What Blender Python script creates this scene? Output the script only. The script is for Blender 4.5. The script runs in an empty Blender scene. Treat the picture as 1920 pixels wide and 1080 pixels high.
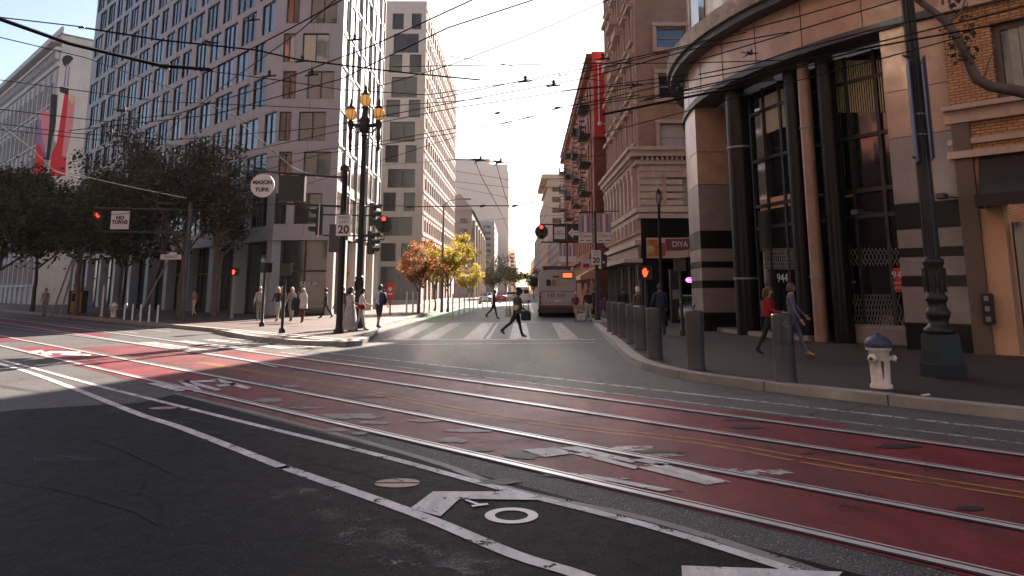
import bpy, bmesh, math, random
from mathutils import Vector, Matrix
R = math.radians
SKY_STR, SUN_STR, EXPOSURE, HAZE = .05, 5.0, 2.3, .00012
rnd = random.Random(7)
scene = bpy.context.scene
col = scene.collection
# ---------------------------------------------------------------- view geometry (metres; X right, Y along the side street, Z up)
FP = 1400.0; PIT = R(10); PY0 = 545 - FP * math.tan(PIT); EYE = 1.7
SP, CP = math.sin(PIT), math.cos(PIT)
def ray(x, y):
    a = (x - 960) / FP; b = (PY0 - y) / FP
    return (a, CP - b * SP, SP + b * CP)
def G(x, y, z=0.0):
    d = ray(x, y); t = (z - EYE) / d[2]
    return (d[0] * t, d[1] * t)
def AT(x, y, Y):
    d = ray(x, y); t = Y / d[1]
    return Vector((d[0] * t, Y, EYE + d[2] * t))
def Zat(y, Y, x=960): return AT(x, y, Y).z
def HIT(x, y, p, d):
    """ray against the vertical plane through p along d -> (u, z)"""
    r = ray(x, y); n = (d[1], -d[0])
    t = (p[0] * n[0] + p[1] * n[1]) / (r[0] * n[0] + r[1] * n[1])
    return ((r[0] * t - p[0]) * d[0] + (r[1] * t - p[1]) * d[1], EYE + r[2] * t)
ANG = R(44)
DM = (-math.sin(ANG), math.cos(ANG))       # along the main street, away to the left
NM = (math.cos(ANG), math.sin(ANG))        # across it, away from the camera
def MK(a, p): return (DM[0] * a + NM[0] * p, DM[1] * a + NM[1] * p)

# ---------------------------------------------------------------- scene tree helpers
def tag(o, label=None, cat=None, group=None, kind=None):
    if label: o['label'] = label
    if cat: o['category'] = cat
    if group: o['group'] = group
    if kind: o['kind'] = kind
    return o
def empty(name, loc, rz=0.0, label=None, cat=None, group=None):
    o = bpy.data.objects.new(name, None); col.objects.link(o)
    o.location = (loc[0], loc[1], loc[2] if len(loc) > 2 else 0); o.rotation_euler = (0, 0, rz)
    o.empty_display_size = .2
    return tag(o, label, cat, group)
KIDS = {}
def adopt(o, parent):
    o.parent = parent; KIDS.setdefault(parent.name, []).append(o)
def copy_tree(o, loc=None, rz=None, label=None, group=None, parent=None, cat=None):
    c = o.copy(); col.objects.link(c)
    if parent: adopt(c, parent)
    if loc: c.location = loc
    if rz is not None: c.rotation_euler = (0, 0, rz)
    tag(c, label, cat, group)
    for ch in KIDS.get(o.name, []): copy_tree(ch, parent=c)
    return c
class MB:
    """collects geometry for one mesh object"""
    def __init__(s, org=(0, 0, 0)):
        s.v = []; s.f = []; s.m = []; s.s = []; s.org = Vector(org if len(org) > 2 else (org[0], org[1], 0)); s.cur = 0; s.sm = False
    def add(s, vs, fs, smooth=None):
        b = len(s.v); s.v += [Vector(v) - s.org for v in vs]
        for f in fs:
            s.f.append([i + b for i in f]); s.m.append(s.cur); s.s.append(s.sm if smooth is None else smooth)
    def quad(s, a, b, c, d): s.add([a, b, c, d], [(0, 1, 2, 3)])
    def box(s, c, sz, rz=0.0, M=None, taper=1.0):
        x, y, z = sz[0] / 2, sz[1] / 2, sz[2] / 2
        vs = [Vector((i * x * (taper if k > 0 else 1), j * y * (taper if k > 0 else 1), k * z)) for k in (-1, 1) for j in (-1, 1) for i in (-1, 1)]
        if M is None: M = Matrix.Rotation(rz, 3, 'Z')
        vs = [M @ v + Vector(c) for v in vs]
        s.add(vs, [(0, 2, 3, 1), (4, 5, 7, 6), (0, 1, 5, 4), (2, 6, 7, 3), (0, 4, 6, 2), (1, 3, 7, 5)])
    def bx(s, a, b): s.box([(a[i] + b[i]) / 2 for i in range(3)], [abs(a[i] - b[i]) for i in range(3)])
    def prism(s, poly, z0, z1, bottom=False):
        n = len(poly)
        vs = [(p[0], p[1], z0) for p in poly] + [(p[0], p[1], z1) for p in poly]
        a = sum(poly[i][0] * poly[(i + 1) % n][1] - poly[(i + 1) % n][0] * poly[i][1] for i in range(n))
        fs = [tuple(range(n, 2 * n))] + ([tuple(range(n - 1, -1, -1))] if bottom else []) + [(i, (i + 1) % n, (i + 1) % n + n, i + n) for i in range(n)]
        if a < 0: fs = [tuple(reversed(f)) for f in fs]
        s.add(vs, fs)
    def sheet(s, poly, z): 
        n = len(poly); a = sum(poly[i][0] * poly[(i + 1) % n][1] - poly[(i + 1) % n][0] * poly[i][1] for i in range(n))
        s.add([(p[0], p[1], z) for p in poly], [tuple(range(n)) if a > 0 else tuple(range(n - 1, -1, -1))])
    def slab(s, p, d, n, u0, u1, z0, z1, t0, t1):
        """box on a wall frame: along d, up z, outward n from t0 to t1"""
        def W(u, z, t): return (p[0] + d[0] * u + n[0] * t, p[1] + d[1] * u + n[1] * t, z)
        vs = [W(u, z, t) for t in (t0, t1) for z in (z0, z1) for u in (u0, u1)]
        s.add(vs, [(0, 2, 3, 1), (4, 5, 7, 6), (0, 1, 5, 4), (2, 6, 7, 3), (0, 4, 6, 2), (1, 3, 7, 5)])
    def tube(s, pts, r, n=8, caps=True):
        pts = [Vector(p) for p in pts]; rs = r if isinstance(r, (list, tuple)) else [r] * len(pts)
        vs = []; up = None
        for i, p in enumerate(pts):
            t = (pts[min(i + 1, len(pts) - 1)] - pts[max(i - 1, 0)]).normalized()
            if up is None:
                up = Vector((0, 0, 1)) if abs(t.z) < .9 else Vector((1, 0, 0))
            u = t.cross(up).normalized(); w = u.cross(t).normalized(); up = w
            for k in range(n):
                a = 2 * math.pi * k / n
                vs.append(p + (u * math.cos(a) + w * math.sin(a)) * rs[i])
        fs = []
        for i in range(len(pts) - 1):
            for k in range(n):
                fs.append((i * n + k, (i + 1) * n + k, (i + 1) * n + (k + 1) % n, i * n + (k + 1) % n))
        s.add(vs, fs, True)
        if caps:
            m = len(pts) - 1
            s.add(vs[:n], [tuple(range(n))]); s.add(vs[m * n:], [tuple(range(n - 1, -1, -1))])
    def lathe(s, prof, c=(0, 0, 0), n=16, M=None, sq=None):
        vs = []; 
        for (r, z) in prof:
            for k in range(n):
                a = 2 * math.pi * (k + .5) / n
                v = Vector((r * math.cos(a), r * math.sin(a), z))
                if M is not None: v = M @ v
                vs.append(v + Vector(c))
        fs = [(i * n + k, i * n + (k + 1) % n, (i + 1) * n + (k + 1) % n, (i + 1) * n + k) for i in range(len(prof) - 1) for k in range(n)]
        s.add(vs, fs, n > 6)
        s.add(vs[:n], [tuple(range(n - 1, -1, -1))]); s.add(vs[-n:], [tuple(range(n))])
    def ball(s, c, r, n=12, sc=(1, 1, 1)):
        prof = [(max(.001, math.sin(math.pi * i / (n // 2))), -math.cos(math.pi * i / (n // 2))) for i in range(n // 2 + 1)]
        b = len(s.v); s.lathe(prof, (0, 0, 0), n)
        for i in range(b, len(s.v)):
            v = s.v[i] + s.org
            s.v[i] = Vector((v.x * r * sc[0] + c[0], v.y * r * sc[1] + c[1], v.z * r * sc[2] + c[2])) - s.org
    def build(s, name, mats, parent=None, loc=None, rot=None, label=None, cat=None, group=None, kind=None):
        me = bpy.data.meshes.new(name); me.from_pydata([tuple(v) for v in s.v], [], s.f)
        for m in (mats if isinstance(mats, (list, tuple)) else [mats]): me.materials.append(m)
        me.polygons.foreach_set('material_index', s.m); me.polygons.foreach_set('use_smooth', s.s)
        me.update()
        o = bpy.data.objects.new(name, me); col.objects.link(o)
        if parent: adopt(o, parent)
        if loc: o.location = loc
        elif parent is None: o.location = s.org
        if rot: o.rotation_euler = rot
        return tag(o, label, cat, group, kind)
def text(name, body, size, mat, parent, loc, rot=(R(90), 0, 0), align='CENTER', depth=.004, bold=0.0, sx=1.0, label=None):
    cu = bpy.data.curves.new(name, 'FONT'); cu.body = body; cu.size = size; cu.align_x = align; cu.align_y = 'CENTER'
    cu.extrude = depth; cu.offset = bold; cu.space_line = .85
    t = bpy.data.objects.new(name + '_tmp', cu); col.objects.link(t)
    dg = bpy.context.evaluated_depsgraph_get()
    me = bpy.data.meshes.new_from_object(t.evaluated_get(dg)); bpy.data.objects.remove(t)
    me.materials.clear(); me.materials.append(mat)
    o = bpy.data.objects.new(name, me); col.objects.link(o); adopt(o, parent)
    o.location = loc; o.rotation_euler = rot; o.scale = (sx, 1, 1)
    return o
# ---------------------------------------------------------------- materials
def newmat(name):
    m = bpy.data.materials.new(name); m.use_nodes = True
    nt = m.node_tree; b = nt.nodes['Principled BSDF']
    return m, nt, b
def nd(nt, t, **k):
    n = nt.nodes.new(t)
    for a, v in k.items(): setattr(n, a, v)
    return n
def mixc(nt, fac, a, b):
    n = nt.nodes.new('ShaderNodeMix'); n.data_type = 'RGBA'
    if isinstance(fac, float): n.inputs[0].default_value = fac
    else: nt.links.new(fac, n.inputs[0])
    for i, x in ((6, a), (7, b)):
        if isinstance(x, (tuple, list)): n.inputs[i].default_value = (*x[:3], 1)
        else: nt.links.new(x, n.inputs[i])
    return n.outputs[2]
def noise(nt, scale, detail=4, rough=.6, vec=None, dist=0.0):
    n = nt.nodes.new('ShaderNodeTexNoise'); n.inputs['Scale'].default_value = scale; n.inputs['Detail'].default_value = detail
    n.inputs['Roughness'].default_value = rough; n.inputs['Distortion'].default_value = dist
    if vec is None:
        g = nt.nodes.get('OBJCO') or nt.nodes.new('ShaderNodeTexCoord'); g.name = 'OBJCO'; vec = g.outputs['Object']
    nt.links.new(vec, n.inputs['Vector'])
    return n.outputs['Fac']
def ramp(nt, fac, a, b, lo=(0, 0, 0), hi=(1, 1, 1)):
    n = nt.nodes.new('ShaderNodeValToRGB'); n.color_ramp.elements[0].position = a; n.color_ramp.elements[1].position = b
    n.color_ramp.elements[0].color = (*lo, 1); n.color_ramp.elements[1].color = (*hi, 1)
    nt.links.new(fac, n.inputs[0]); return n.outputs[0]
def mth(nt, op, a, b=0.0):
    n = nt.nodes.new('ShaderNodeMath'); n.operation = op
    for i, x in enumerate((a, b)):
        if isinstance(x, (int, float)): n.inputs[i].default_value = x
        else: nt.links.new(x, n.inputs[i])
    return n.outputs[0]
def bump(nt, b, h, strength=.3, dist=.02):
    n = nt.nodes.new('ShaderNodeBump'); n.inputs['Strength'].default_value = strength; n.inputs['Distance'].default_value = dist
    nt.links.new(h, n.inputs['Height']); nt.links.new(n.outputs[0], b.inputs['Normal'])
def world_vec(nt, rz=0.0, scale=(1, 1, 1)):
    g = nt.nodes.new('ShaderNodeNewGeometry'); m = nt.nodes.new('ShaderNodeMapping')
    m.inputs['Rotation'].default_value = (0, 0, rz); m.inputs['Scale'].default_value = scale
    nt.links.new(g.outputs['Position'], m.inputs['Vector']); return m.outputs[0]
def mat(name, c, rough=.6, metal=0.0, spec=.5, var=.12, scale=2.5, bmp=0.0, bscale=60, streak=0.0, ior=None, emit=None, estr=0.0):
    m, nt, b = newmat(name)
    b.inputs['Roughness'].default_value = rough; b.inputs['Metallic'].default_value = metal; b.inputs['Specular IOR Level'].default_value = spec
    if ior: b.inputs['IOR'].default_value = ior
    if var:
        f = noise(nt, scale, 5, .65)
        f2 = noise(nt, scale * 11, 3, .6)
        f = mth(nt, 'ADD', mth(nt, 'MULTIPLY', f, .7), mth(nt, 'MULTIPLY', f2, .3))
        f = ramp(nt, f, .3, .7)
        o = mixc(nt, f, [x * (1 - var) for x in c], [min(1, x * (1 + var)) for x in c])
        if streak:
            v = world_vec(nt, 0, (3, 3, .25)); s = ramp(nt, noise(nt, 1.2, 4, .7, v), .5, .75)
            o = mixc(nt, mth(nt, 'MULTIPLY', s, streak), o, [x * .45 for x in c])
        nt.links.new(o, b.inputs['Base Color'])
        nt.links.new(mth(nt, 'ADD', mth(nt, 'MULTIPLY', f2, .16), rough - .08), b.inputs['Roughness'])
    else: b.inputs['Base Color'].default_value = (*c, 1)
    if bmp: bump(nt, b, noise(nt, bscale, 3), bmp, .01)
    if emit:
        b.inputs['Emission Color'].default_value = (*emit, 1); b.inputs['Emission Strength'].default_value = estr
    return m
def brickmat(name, c1, c2, mortar, d, bw=.22, bh=.075, rough=.8, var=.35, floor=False, ms=.012):
    m, nt, b = newmat(name); b.inputs['Roughness'].default_value = rough; b.inputs['Specular IOR Level'].default_value = .35
    g = nt.nodes.new('ShaderNodeNewGeometry'); sx = nt.nodes.new('ShaderNodeSeparateXYZ'); nt.links.new(g.outputs['Position'], sx.inputs[0])
    u = mth(nt, 'ADD', mth(nt, 'MULTIPLY', sx.outputs[0], d[0]), mth(nt, 'MULTIPLY', sx.outputs[1], d[1]))
    v = mth(nt, 'ADD', mth(nt, 'MULTIPLY', sx.outputs[0], -d[1]), mth(nt, 'MULTIPLY', sx.outputs[1], d[0])) if floor else sx.outputs[2]
    cb = nt.nodes.new('ShaderNodeCombineXYZ'); nt.links.new(u, cb.inputs[0]); nt.links.new(v, cb.inputs[1])
    t = nt.nodes.new('ShaderNodeTexBrick'); t.inputs['Scale'].default_value = 1; t.inputs['Mortar Size'].default_value = ms
    t.inputs['Brick Width'].default_value = bw; t.inputs['Row Height'].default_value = bh; t.inputs['Bias'].default_value = 0
    t.inputs['Color1'].default_value = (*c1, 1); t.inputs['Color2'].default_value = (*c2, 1); t.inputs['Mortar'].default_value = (*mortar, 1)
    nt.links.new(cb.outputs[0], t.inputs['Vector'])
    f = ramp(nt, noise(nt, .7, 5, .65), .3, .72); dk = nt.nodes.new('ShaderNodeMix'); dk.data_type = 'RGBA'; dk.blend_type = 'MULTIPLY'
    dk.inputs[0].default_value = var; nt.links.new(t.outputs['Color'], dk.inputs[6]); nt.links.new(f, dk.inputs[7])
    nt.links.new(dk.outputs[2], b.inputs['Base Color'])
    bump(nt, b, mth(nt, 'SUBTRACT', noise(nt, 30, 2), t.outputs['Fac']), .35, .008)
    return m
def glass(name, c=(.015, .018, .02), rough=.04, ior=1.75, wav=.0):
    m, nt, b = newmat(name); b.inputs['Base Color'].default_value = (*c, 1); b.inputs['Roughness'].default_value = rough
    b.inputs['IOR'].default_value = ior
    if wav: bump(nt, b, noise(nt, .9, 2, .4), wav, .05)
    return m
M = {}
def asphalt(name, base, crack=True, ang=ANG, mottled=.5):
    m, nt, b = newmat(name)
    v = world_vec(nt, -ang)
    vl = world_vec(nt, -ang, (1.6, .35, 1))
    big = ramp(nt, noise(nt, .35, 5, .6, v), .32, .68); streak = ramp(nt, noise(nt, .8, 5, .65, vl), .35, .72)
    fine = noise(nt, 55, 2, .6, v); mid = noise(nt, 6, 4, .7, v)
    c = mixc(nt, big, [x * .72 for x in base], [x * 1.18 for x in base])
    c = mixc(nt, mth(nt, 'MULTIPLY', streak, mottled), c, [x * 1.75 for x in base])
    c = mixc(nt, ramp(nt, fine, .52, .66), c, [x * 4.2 for x in base])
    c = mixc(nt, mth(nt, 'MULTIPLY', ramp(nt, noise(nt, 16, 3, .7, v), .62, .7), .55), c, [x * 4 for x in base])
    c = mixc(nt, ramp(nt, noise(nt, 38, 2, .5, v), .655, .7), c, [x * 9 for x in base])
    c = mixc(nt, mth(nt, 'MULTIPLY', ramp(nt, mid, .55, .75), .5), c, [x * .5 for x in base])
    if crack:
        vd = nt.nodes.new('ShaderNodeVectorMath'); vd.operation = 'ADD'; nn = nt.nodes.new('ShaderNodeTexNoise'); nn.inputs['Scale'].default_value = 1.3; nn.inputs['Detail'].default_value = 5
        nt.links.new(v, nn.inputs['Vector']); sc = nt.nodes.new('ShaderNodeVectorMath'); sc.operation = 'SCALE'; sc.inputs['Scale'].default_value = .55
        nt.links.new(nn.outputs['Color'], sc.inputs[0]); nt.links.new(v, vd.inputs[0]); nt.links.new(sc.outputs[0], vd.inputs[1])
        vo = nt.nodes.new('ShaderNodeTexVoronoi'); vo.feature = 'DISTANCE_TO_EDGE'; vo.inputs['Scale'].default_value = .3
        nt.links.new(vd.outputs[0], vo.inputs['Vector'])
        k = ramp(nt, vo.outputs['Distance'], .002, .007, (1, 1, 1), (0, 0, 0))
        k = mth(nt, 'MULTIPLY', k, ramp(nt, noise(nt, .5, 3, .5, v), .48, .56))
        c = mixc(nt, k, c, [x * .25 for x in base])
    nt.links.new(c, b.inputs['Base Color'])
    nt.links.new(mth(nt, 'ADD', mth(nt, 'MULTIPLY', mid, .3), .48), b.inputs['Roughness'])
    b.inputs['Specular IOR Level'].default_value = .2
    bump(nt, b, mth(nt, 'ADD', fine, mth(nt, 'MULTIPLY', mid, .4)), .55, .012)
    return m
def dry(m, s): m.node_tree.nodes['Principled BSDF'].inputs['Specular IOR Level'].default_value = s
def paint(name, c, wear=.5, under=None, ang=ANG, rough=.55, scale=1.0, dark=.55, edge=.04):
    """worn road paint; where it is worn through, the sheet is open"""
    m, nt, b = newmat(name)
    v = world_vec(nt, -ang); vl = world_vec(nt, -ang, (1.5, .3, 1))
    f = noise(nt, 2.2 * scale, 6, .72, v); f2 = noise(nt, 1.1 * scale, 5, .65, vl); g = noise(nt, 45, 2, .6, v)
    blot = ramp(nt, f2, .34, .68)
    cc = mixc(nt, blot, [x * dark for x in c], [x * 1.1 for x in c])
    cc = mixc(nt, mth(nt, 'MULTIPLY', ramp(nt, g, .5, .75), .35), cc, [x * .45 + .02 for x in c])
    k = mth(nt, 'ADD', mth(nt, 'MULTIPLY', f, .75), mth(nt, 'MULTIPLY', g, .25))
    lo = .30 + wear * .28
    hole = ramp(nt, k, lo, lo + edge)
    nt.links.new(cc, b.inputs['Base Color']); b.inputs['Roughness'].default_value = rough; b.inputs['Specular IOR Level'].default_value = .45
    nt.links.new(mth(nt, 'ADD', mth(nt, 'MULTIPLY', f, .35), rough - .18), b.inputs['Roughness'])
    bump(nt, b, g, .35, .008)
    if wear > 0:
        nt.links.new(hole, b.inputs['Alpha'])
    return m
def leafmat(name, c1, c2, trans=.35):
    m, nt, b = newmat(name)
    oi = nt.nodes.new('ShaderNodeNewGeometry')
    c = mixc(nt, oi.outputs['Random Per Island'], c1, c2)
    c = mixc(nt, mth(nt, 'MULTIPLY', ramp(nt, noise(nt, .8, 3), .4, .65), .5), c, [x * .55 for x in c1])
    nt.links.new(c, b.inputs['Base Color']); b.inputs['Roughness'].default_value = .55; b.inputs['Specular IOR Level'].default_value = .3
    t = nt.nodes.new('ShaderNodeBsdfTranslucent'); nt.links.new(c, t.inputs['Color'])
    mx = nt.nodes.new('ShaderNodeMixShader'); mx.inputs[0].default_value = trans
    nt.links.new(b.outputs[0], mx.inputs[1]); nt.links.new(t.outputs[0], mx.inputs[2])
    nt.links.new(mx.outputs[0], nt.nodes['Material Output'].inputs['Surface'])
    return m
M['asphalt'] = asphalt('asphalt', (.046, .0445, .0435))
M['asphaltd'] = asphalt('fresh_dark_asphalt', (.0066, .0064, .0065), mottled=1.1)  # newer asphalt, darkened further to put the foreground shade into its colour
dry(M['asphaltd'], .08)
M['crack'] = mat('road_crack', (.006, .006, .006), .9, var=0)
M['scuff'] = paint('dusty_scuff', (.16, .155, .16), .66, dark=.7, scale=1.6, edge=.3)
M['red'] = paint('red_lane_paint', (.17, .011, .018), .2, scale=1.1, dark=.42)
M['redmid'] = paint('faded_red_paint', (.15, .021, .024), .22, scale=.7, dark=.55)
M['white'] = paint('white_road_paint', (.6, .585, .57), .36, dark=.55, scale=2.2)
M['whitew'] = paint('worn_white_road_paint', (.5, .48, .47), .52, dark=.5, scale=2.5)
M['whitex'] = paint('faded_crosswalk_paint', (.3, .29, .285), .42, dark=.55, scale=1.8)
M['yellow'] = paint('yellow_road_paint', (.44, .2, .04), .34, dark=.6, scale=2.5)
M['green'] = paint('green_lane_paint', (.04, .17, .07), .2, dark=.7)
M['patch'] = paint('grey_concrete_patch', (.2, .19, .185), .3, dark=.7)
M['tar'] = paint('tar_patch', (.012, .012, .013), .25, dark=.7)
M['cover'] = mat('cast_iron_cover', (.28, .2, .16), .5, .2, var=.3, scale=9)
M['steel'] = mat('rail_steel', (.8, .78, .77), .36, .55, var=.12, scale=3)
M['groove'] = mat('rail_groove', (.014, .013, .013), .7)
M['curb'] = mat('granite_kerb', (.23, .215, .2), .75, var=.25, scale=1.2, bmp=.3)
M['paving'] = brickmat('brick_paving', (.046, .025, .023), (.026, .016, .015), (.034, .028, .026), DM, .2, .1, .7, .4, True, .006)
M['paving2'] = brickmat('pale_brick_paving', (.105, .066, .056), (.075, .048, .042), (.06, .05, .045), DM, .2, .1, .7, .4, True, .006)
M['panel'] = mat('pale_facade_panel', (.345, .352, .35), .6, var=.1, scale=.4, streak=.18)
M['panelw'] = mat('warm_facade_panel', (.5, .44, .4), .65, var=.1, scale=.4, streak=.15)
M['stucco'] = mat('white_stucco', (.5, .46, .43), .8, var=.12, scale=.3, streak=.25)
M['stone'] = mat('carved_stone', (.5, .4, .34), .75, var=.18, scale=.8, streak=.3, bmp=.3, bscale=14)
M['terra'] = mat('terracotta_trim', (.46, .33, .26), .7, var=.2, scale=.9, streak=.3)
M['tanbrick'] = brickmat('tan_brick', (.56, .35, .23), (.46, .28, .18), (.16, .11, .085), (1, .02))
M['orbrick'] = brickmat('orange_brick', (.6, .33, .17), (.45, .23, .11), (.17, .1, .06), DM, .24, .08)
M['redbrick'] = brickmat('red_brick', (.36, .11, .065), (.26, .08, .05), (.11, .06, .05), (1, .02))
M['granite'] = mat('polished_tan_granite', (.37, .235, .165), .32, var=.28, scale=1.6, streak=.12)
M['granite2'] = mat('polished_grey_granite', (.2, .17, .165), .35, var=.2, scale=3)
M['column'] = mat('brown_granite_column', (.24, .15, .105), .35, var=.3, scale=2)
M['blackgr'] = mat('black_granite', (.009, .009, .01), .3, spec=.22, var=.2)
M['joint'] = mat('dark_joint', (.03, .025, .022), .8)
M['render'] = mat('orange_tan_render', (.54, .33, .205), .8, var=.08, scale=.8, streak=.1)
M['brown'] = mat('brown_painted_wood', (.11, .075, .055), .6)
M['frame'] = mat('dark_window_frame', (.022, .022, .024), .45, var=.1)
M['pframe'] = mat('painted_window_frame', (.3, .25, .21), .6)
M['gl1'] = glass('dark_window_glass', (.012, .014, .016), .06, 1.9, .06)
M['gl2'] = glass('sky_window_glass', (.03, .034, .038), .05, 2.6, .05)
M['gl3'] = glass('curtained_window_glass', (.17, .155, .14), .12, 1.7, .05)
M['gl4'] = glass('brown_window_glass', (.014, .01, .009), .14, 1.4, .05)
M['gl5'] = glass('coated_window_glass', (.98, .93, .87), .07, 1.8, .015); M['gl5'].node_tree.nodes['Principled BSDF'].inputs['Metallic'].default_value = .95
M['blind'] = mat('pale_window_blind', (.42, .39, .36), .7, var=.06)
M['gblind'] = mat('yellow_green_blind', (.34, .34, .2), .6, var=.2, scale=.7)
M['black'] = mat('black_cast_iron', (.014, .014, .015), .42, .3, var=.25, scale=5)
M['dkgrey'] = mat('dark_grey_metal', (.05, .05, .052), .5, .2, var=.2)
M['bollard'] = mat('bollard_paint', (.045, .044, .044), .5, .1, var=.4, scale=3, streak=.4)
M['bollardtop'] = mat('bollard_dark_wrap', (.028, .03, .032), .4, var=.2)
M['grey'] = mat('grey_galvanised', (.22, .215, .21), .5, .4)
M['whitem'] = mat('white_metal', (.62, .6, .57), .5, var=.1)
M['whitehyd'] = mat('hydrant_white_paint', (.62, .57, .52), .5, var=.2, scale=7, streak=.4)
M['rust'] = mat('rust', (.12, .05, .03), .8)
M['bluecap'] = mat('blue_hydrant_cap', (.03, .035, .075), .5, var=.35, scale=8)
M['signw'] = mat('sign_white', (.6, .58, .56), .5, var=.05)
M['signk'] = mat('sign_black', (.015, .015, .015), .5)
M['signred'] = mat('sign_red', (.48, .02, .02), .5, var=.08)
M['sigbody'] = mat('signal_dark_green', (.02, .026, .022), .5)
M['redlamp'] = mat('red_signal_lens', (.4, .02, .02), .3, var=0, emit=(1, .03, .02), estr=1.1)
M['redhand'] = mat('red_hand_lens', (.4, .03, .02), .3, var=0, emit=(1, .06, .02), estr=.7)
M['led'] = mat('led_destination', (.3, .03, .01), .3, var=0, emit=(1, .12, .03), estr=.5)
M['neonp'] = mat('pink_neon', (.5, .1, .4), .3, var=0, emit=(1, .18, .75), estr=.9)
M['amber'] = None
M['yellowbox'] = mat('yellow_box', (.42, .23, .04), .5, var=.15)
M['banner_b'] = mat('grey_blue_banner', (.3, .29, .33), .7)
M['banner_p'] = mat('mauve_banner', (.3, .13, .2), .7)
M['wirem'] = mat('copper_wire_black', (.012, .011, .011), .9, 0, .1, var=0)
M['wirew'] = mat('pale_span_cable', (.05, .048, .046), .9, 0, .1, var=0)
M['bark'] = mat('plane_bark', (.11, .085, .07), .85, var=.4, scale=5, bmp=.5, bscale=25)
M['leafd'] = leafmat('dark_green_leaves', (.018, .026, .01), (.11, .115, .04), .3)
M['leafb'] = leafmat('brown_green_leaves', (.03, .024, .014), (.13, .09, .045), .35)
M['leafr'] = leafmat('rust_leaves', (.3, .1, .035), (.42, .2, .06), .45)
M['leafy'] = leafmat('yellow_leaves', (.45, .3, .03), (.35, .32, .06), .5)
M['leafg'] = leafmat('street_green_leaves', (.09, .1, .03), (.2, .17, .06), .4)
M['far1'] = mat('pale_pink_concrete', (.72, .54, .44), .85, var=.06, scale=.05)  # pale pink lightened further, so part of the distance haze is in the colour
M['far2'] = mat('brown_stone_far', (.25, .19, .17), .85, var=.1, scale=.1)
M['far3'] = mat('beige_render_far', (.42, .31, .22), .85, var=.08, scale=.1)
M['far4'] = mat('grey_render_far', (.3, .27, .26), .85, var=.1, scale=.1)
def amber_glass():
    m, nt, b = newmat('amber_lamp_glass'); b.inputs['Base Color'].default_value = (.6, .42, .18, 1); b.inputs['Roughness'].default_value = .25
    t = nt.nodes.new('ShaderNodeBsdfTranslucent'); t.inputs['Color'].default_value = (.85, .62, .34, 1)
    mx = nt.nodes.new('ShaderNodeMixShader'); mx.inputs[0].default_value = .6
    nt.links.new(b.outputs[0], mx.inputs[1]); nt.links.new(t.outputs[0], mx.inputs[2]); nt.links.new(mx.outputs[0], nt.nodes['Material Output'].inputs['Surface'])
    return m
M['amber'] = amber_glass()
# ---------------------------------------------------------------- camera, sky, sun
cam = bpy.data.objects.new('camera', bpy.data.cameras.new('camera')); col.objects.link(cam); scene.camera = cam
cam.data.sensor_width = 36; cam.data.lens = 36 * FP / 1920; cam.location = (0, 0, EYE); cam.rotation_euler = (R(90) + PIT, 0, 0)
cam.data.shift_y = (PY0 - 540) / 1920; cam.data.clip_end = 6000; cam.data.clip_start = .05
SUN_AZ, SUN_EL = R(18.5), R(30)
w = bpy.data.worlds.new('World'); scene.world = w; w.use_nodes = True
wn = w.node_tree; sky = wn.nodes.new('ShaderNodeTexSky'); sky.sky_type = 'NISHITA'; sky.sun_disc = False
sky.sun_elevation = SUN_EL; sky.sun_rotation = SUN_AZ; sky.air_density = .75; sky.dust_density = 1.2; sky.ozone_density = 0
wn.links.new(sky.outputs[0], wn.nodes['Background'].inputs[0]); wn.nodes['Background'].inputs[1].default_value = SKY_STR
sd = Vector((math.sin(SUN_AZ) * math.cos(SUN_EL), math.cos(SUN_AZ) * math.cos(SUN_EL), math.sin(SUN_EL)))
sl = bpy.data.lights.new('sun', 'SUN'); sl.energy = SUN_STR; sl.angle = R(.5); sl.color = (1.0, .86, .74)
so = bpy.data.objects.new('sun', sl); col.objects.link(so); so.rotation_euler = sd.to_track_quat('Z', 'Y').to_euler(); so.location = (0, 0, 60)
vs_ = scene.view_settings; scene.display_settings.display_device = 'sRGB'
vs_.view_transform = 'Standard'; vs_.look = 'None'; vs_.exposure = EXPOSURE; vs_.gamma = 1
cy = scene.cycles; cy.max_bounces = 7; cy.diffuse_bounces = 2; cy.glossy_bounces = 4; cy.transmission_bounces = 4; cy.transparent_max_bounces = 10; cy.volume_bounces = 0
cy.use_denoising = True; cy.sample_clamp_indirect = 0; cy.blur_glossy = .2
scene.render.film_transparent = False
# ================================================================= GROUND
def strip_poly(pts, wd):
    L, Rr = [], []
    for i, p in enumerate(pts):
        a = pts[max(i - 1, 0)]; b = pts[min(i + 1, len(pts) - 1)]
        dx, dy = b[0] - a[0], b[1] - a[1]; l = math.hypot(dx, dy); nx, ny = -dy / l, dx / l
        L.append((p[0] + nx * wd / 2, p[1] + ny * wd / 2)); Rr.append((p[0] - nx * wd / 2, p[1] - ny * wd / 2))
    return L, Rr
def add_strip(mb, pts, wd, z):
    L, Rr = strip_poly(pts, wd)
    for i in range(len(pts) - 1):
        mb.add([(*Rr[i], z), (*Rr[i + 1], z), (*L[i + 1], z), (*L[i], z)], [(0, 1, 2, 3)])
def smooth(pts, k=6):
    out = []
    P = [pts[0]] + list(pts) + [pts[-1]]
    for i in range(1, len(P) - 2):
        for j in range(k):
            t = j / k; a, b, c, d = P[i - 1], P[i], P[i + 1], P[i + 2]
            out.append(tuple(.5 * (2 * b[q] + (c[q] - a[q]) * t + (2 * a[q] - 5 * b[q] + 4 * c[q] - d[q]) * t * t + (3 * b[q] - a[q] - 3 * c[q] + d[q]) * t ** 3) for q in range(2)))
    out.append(tuple(pts[-1])); return out
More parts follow.
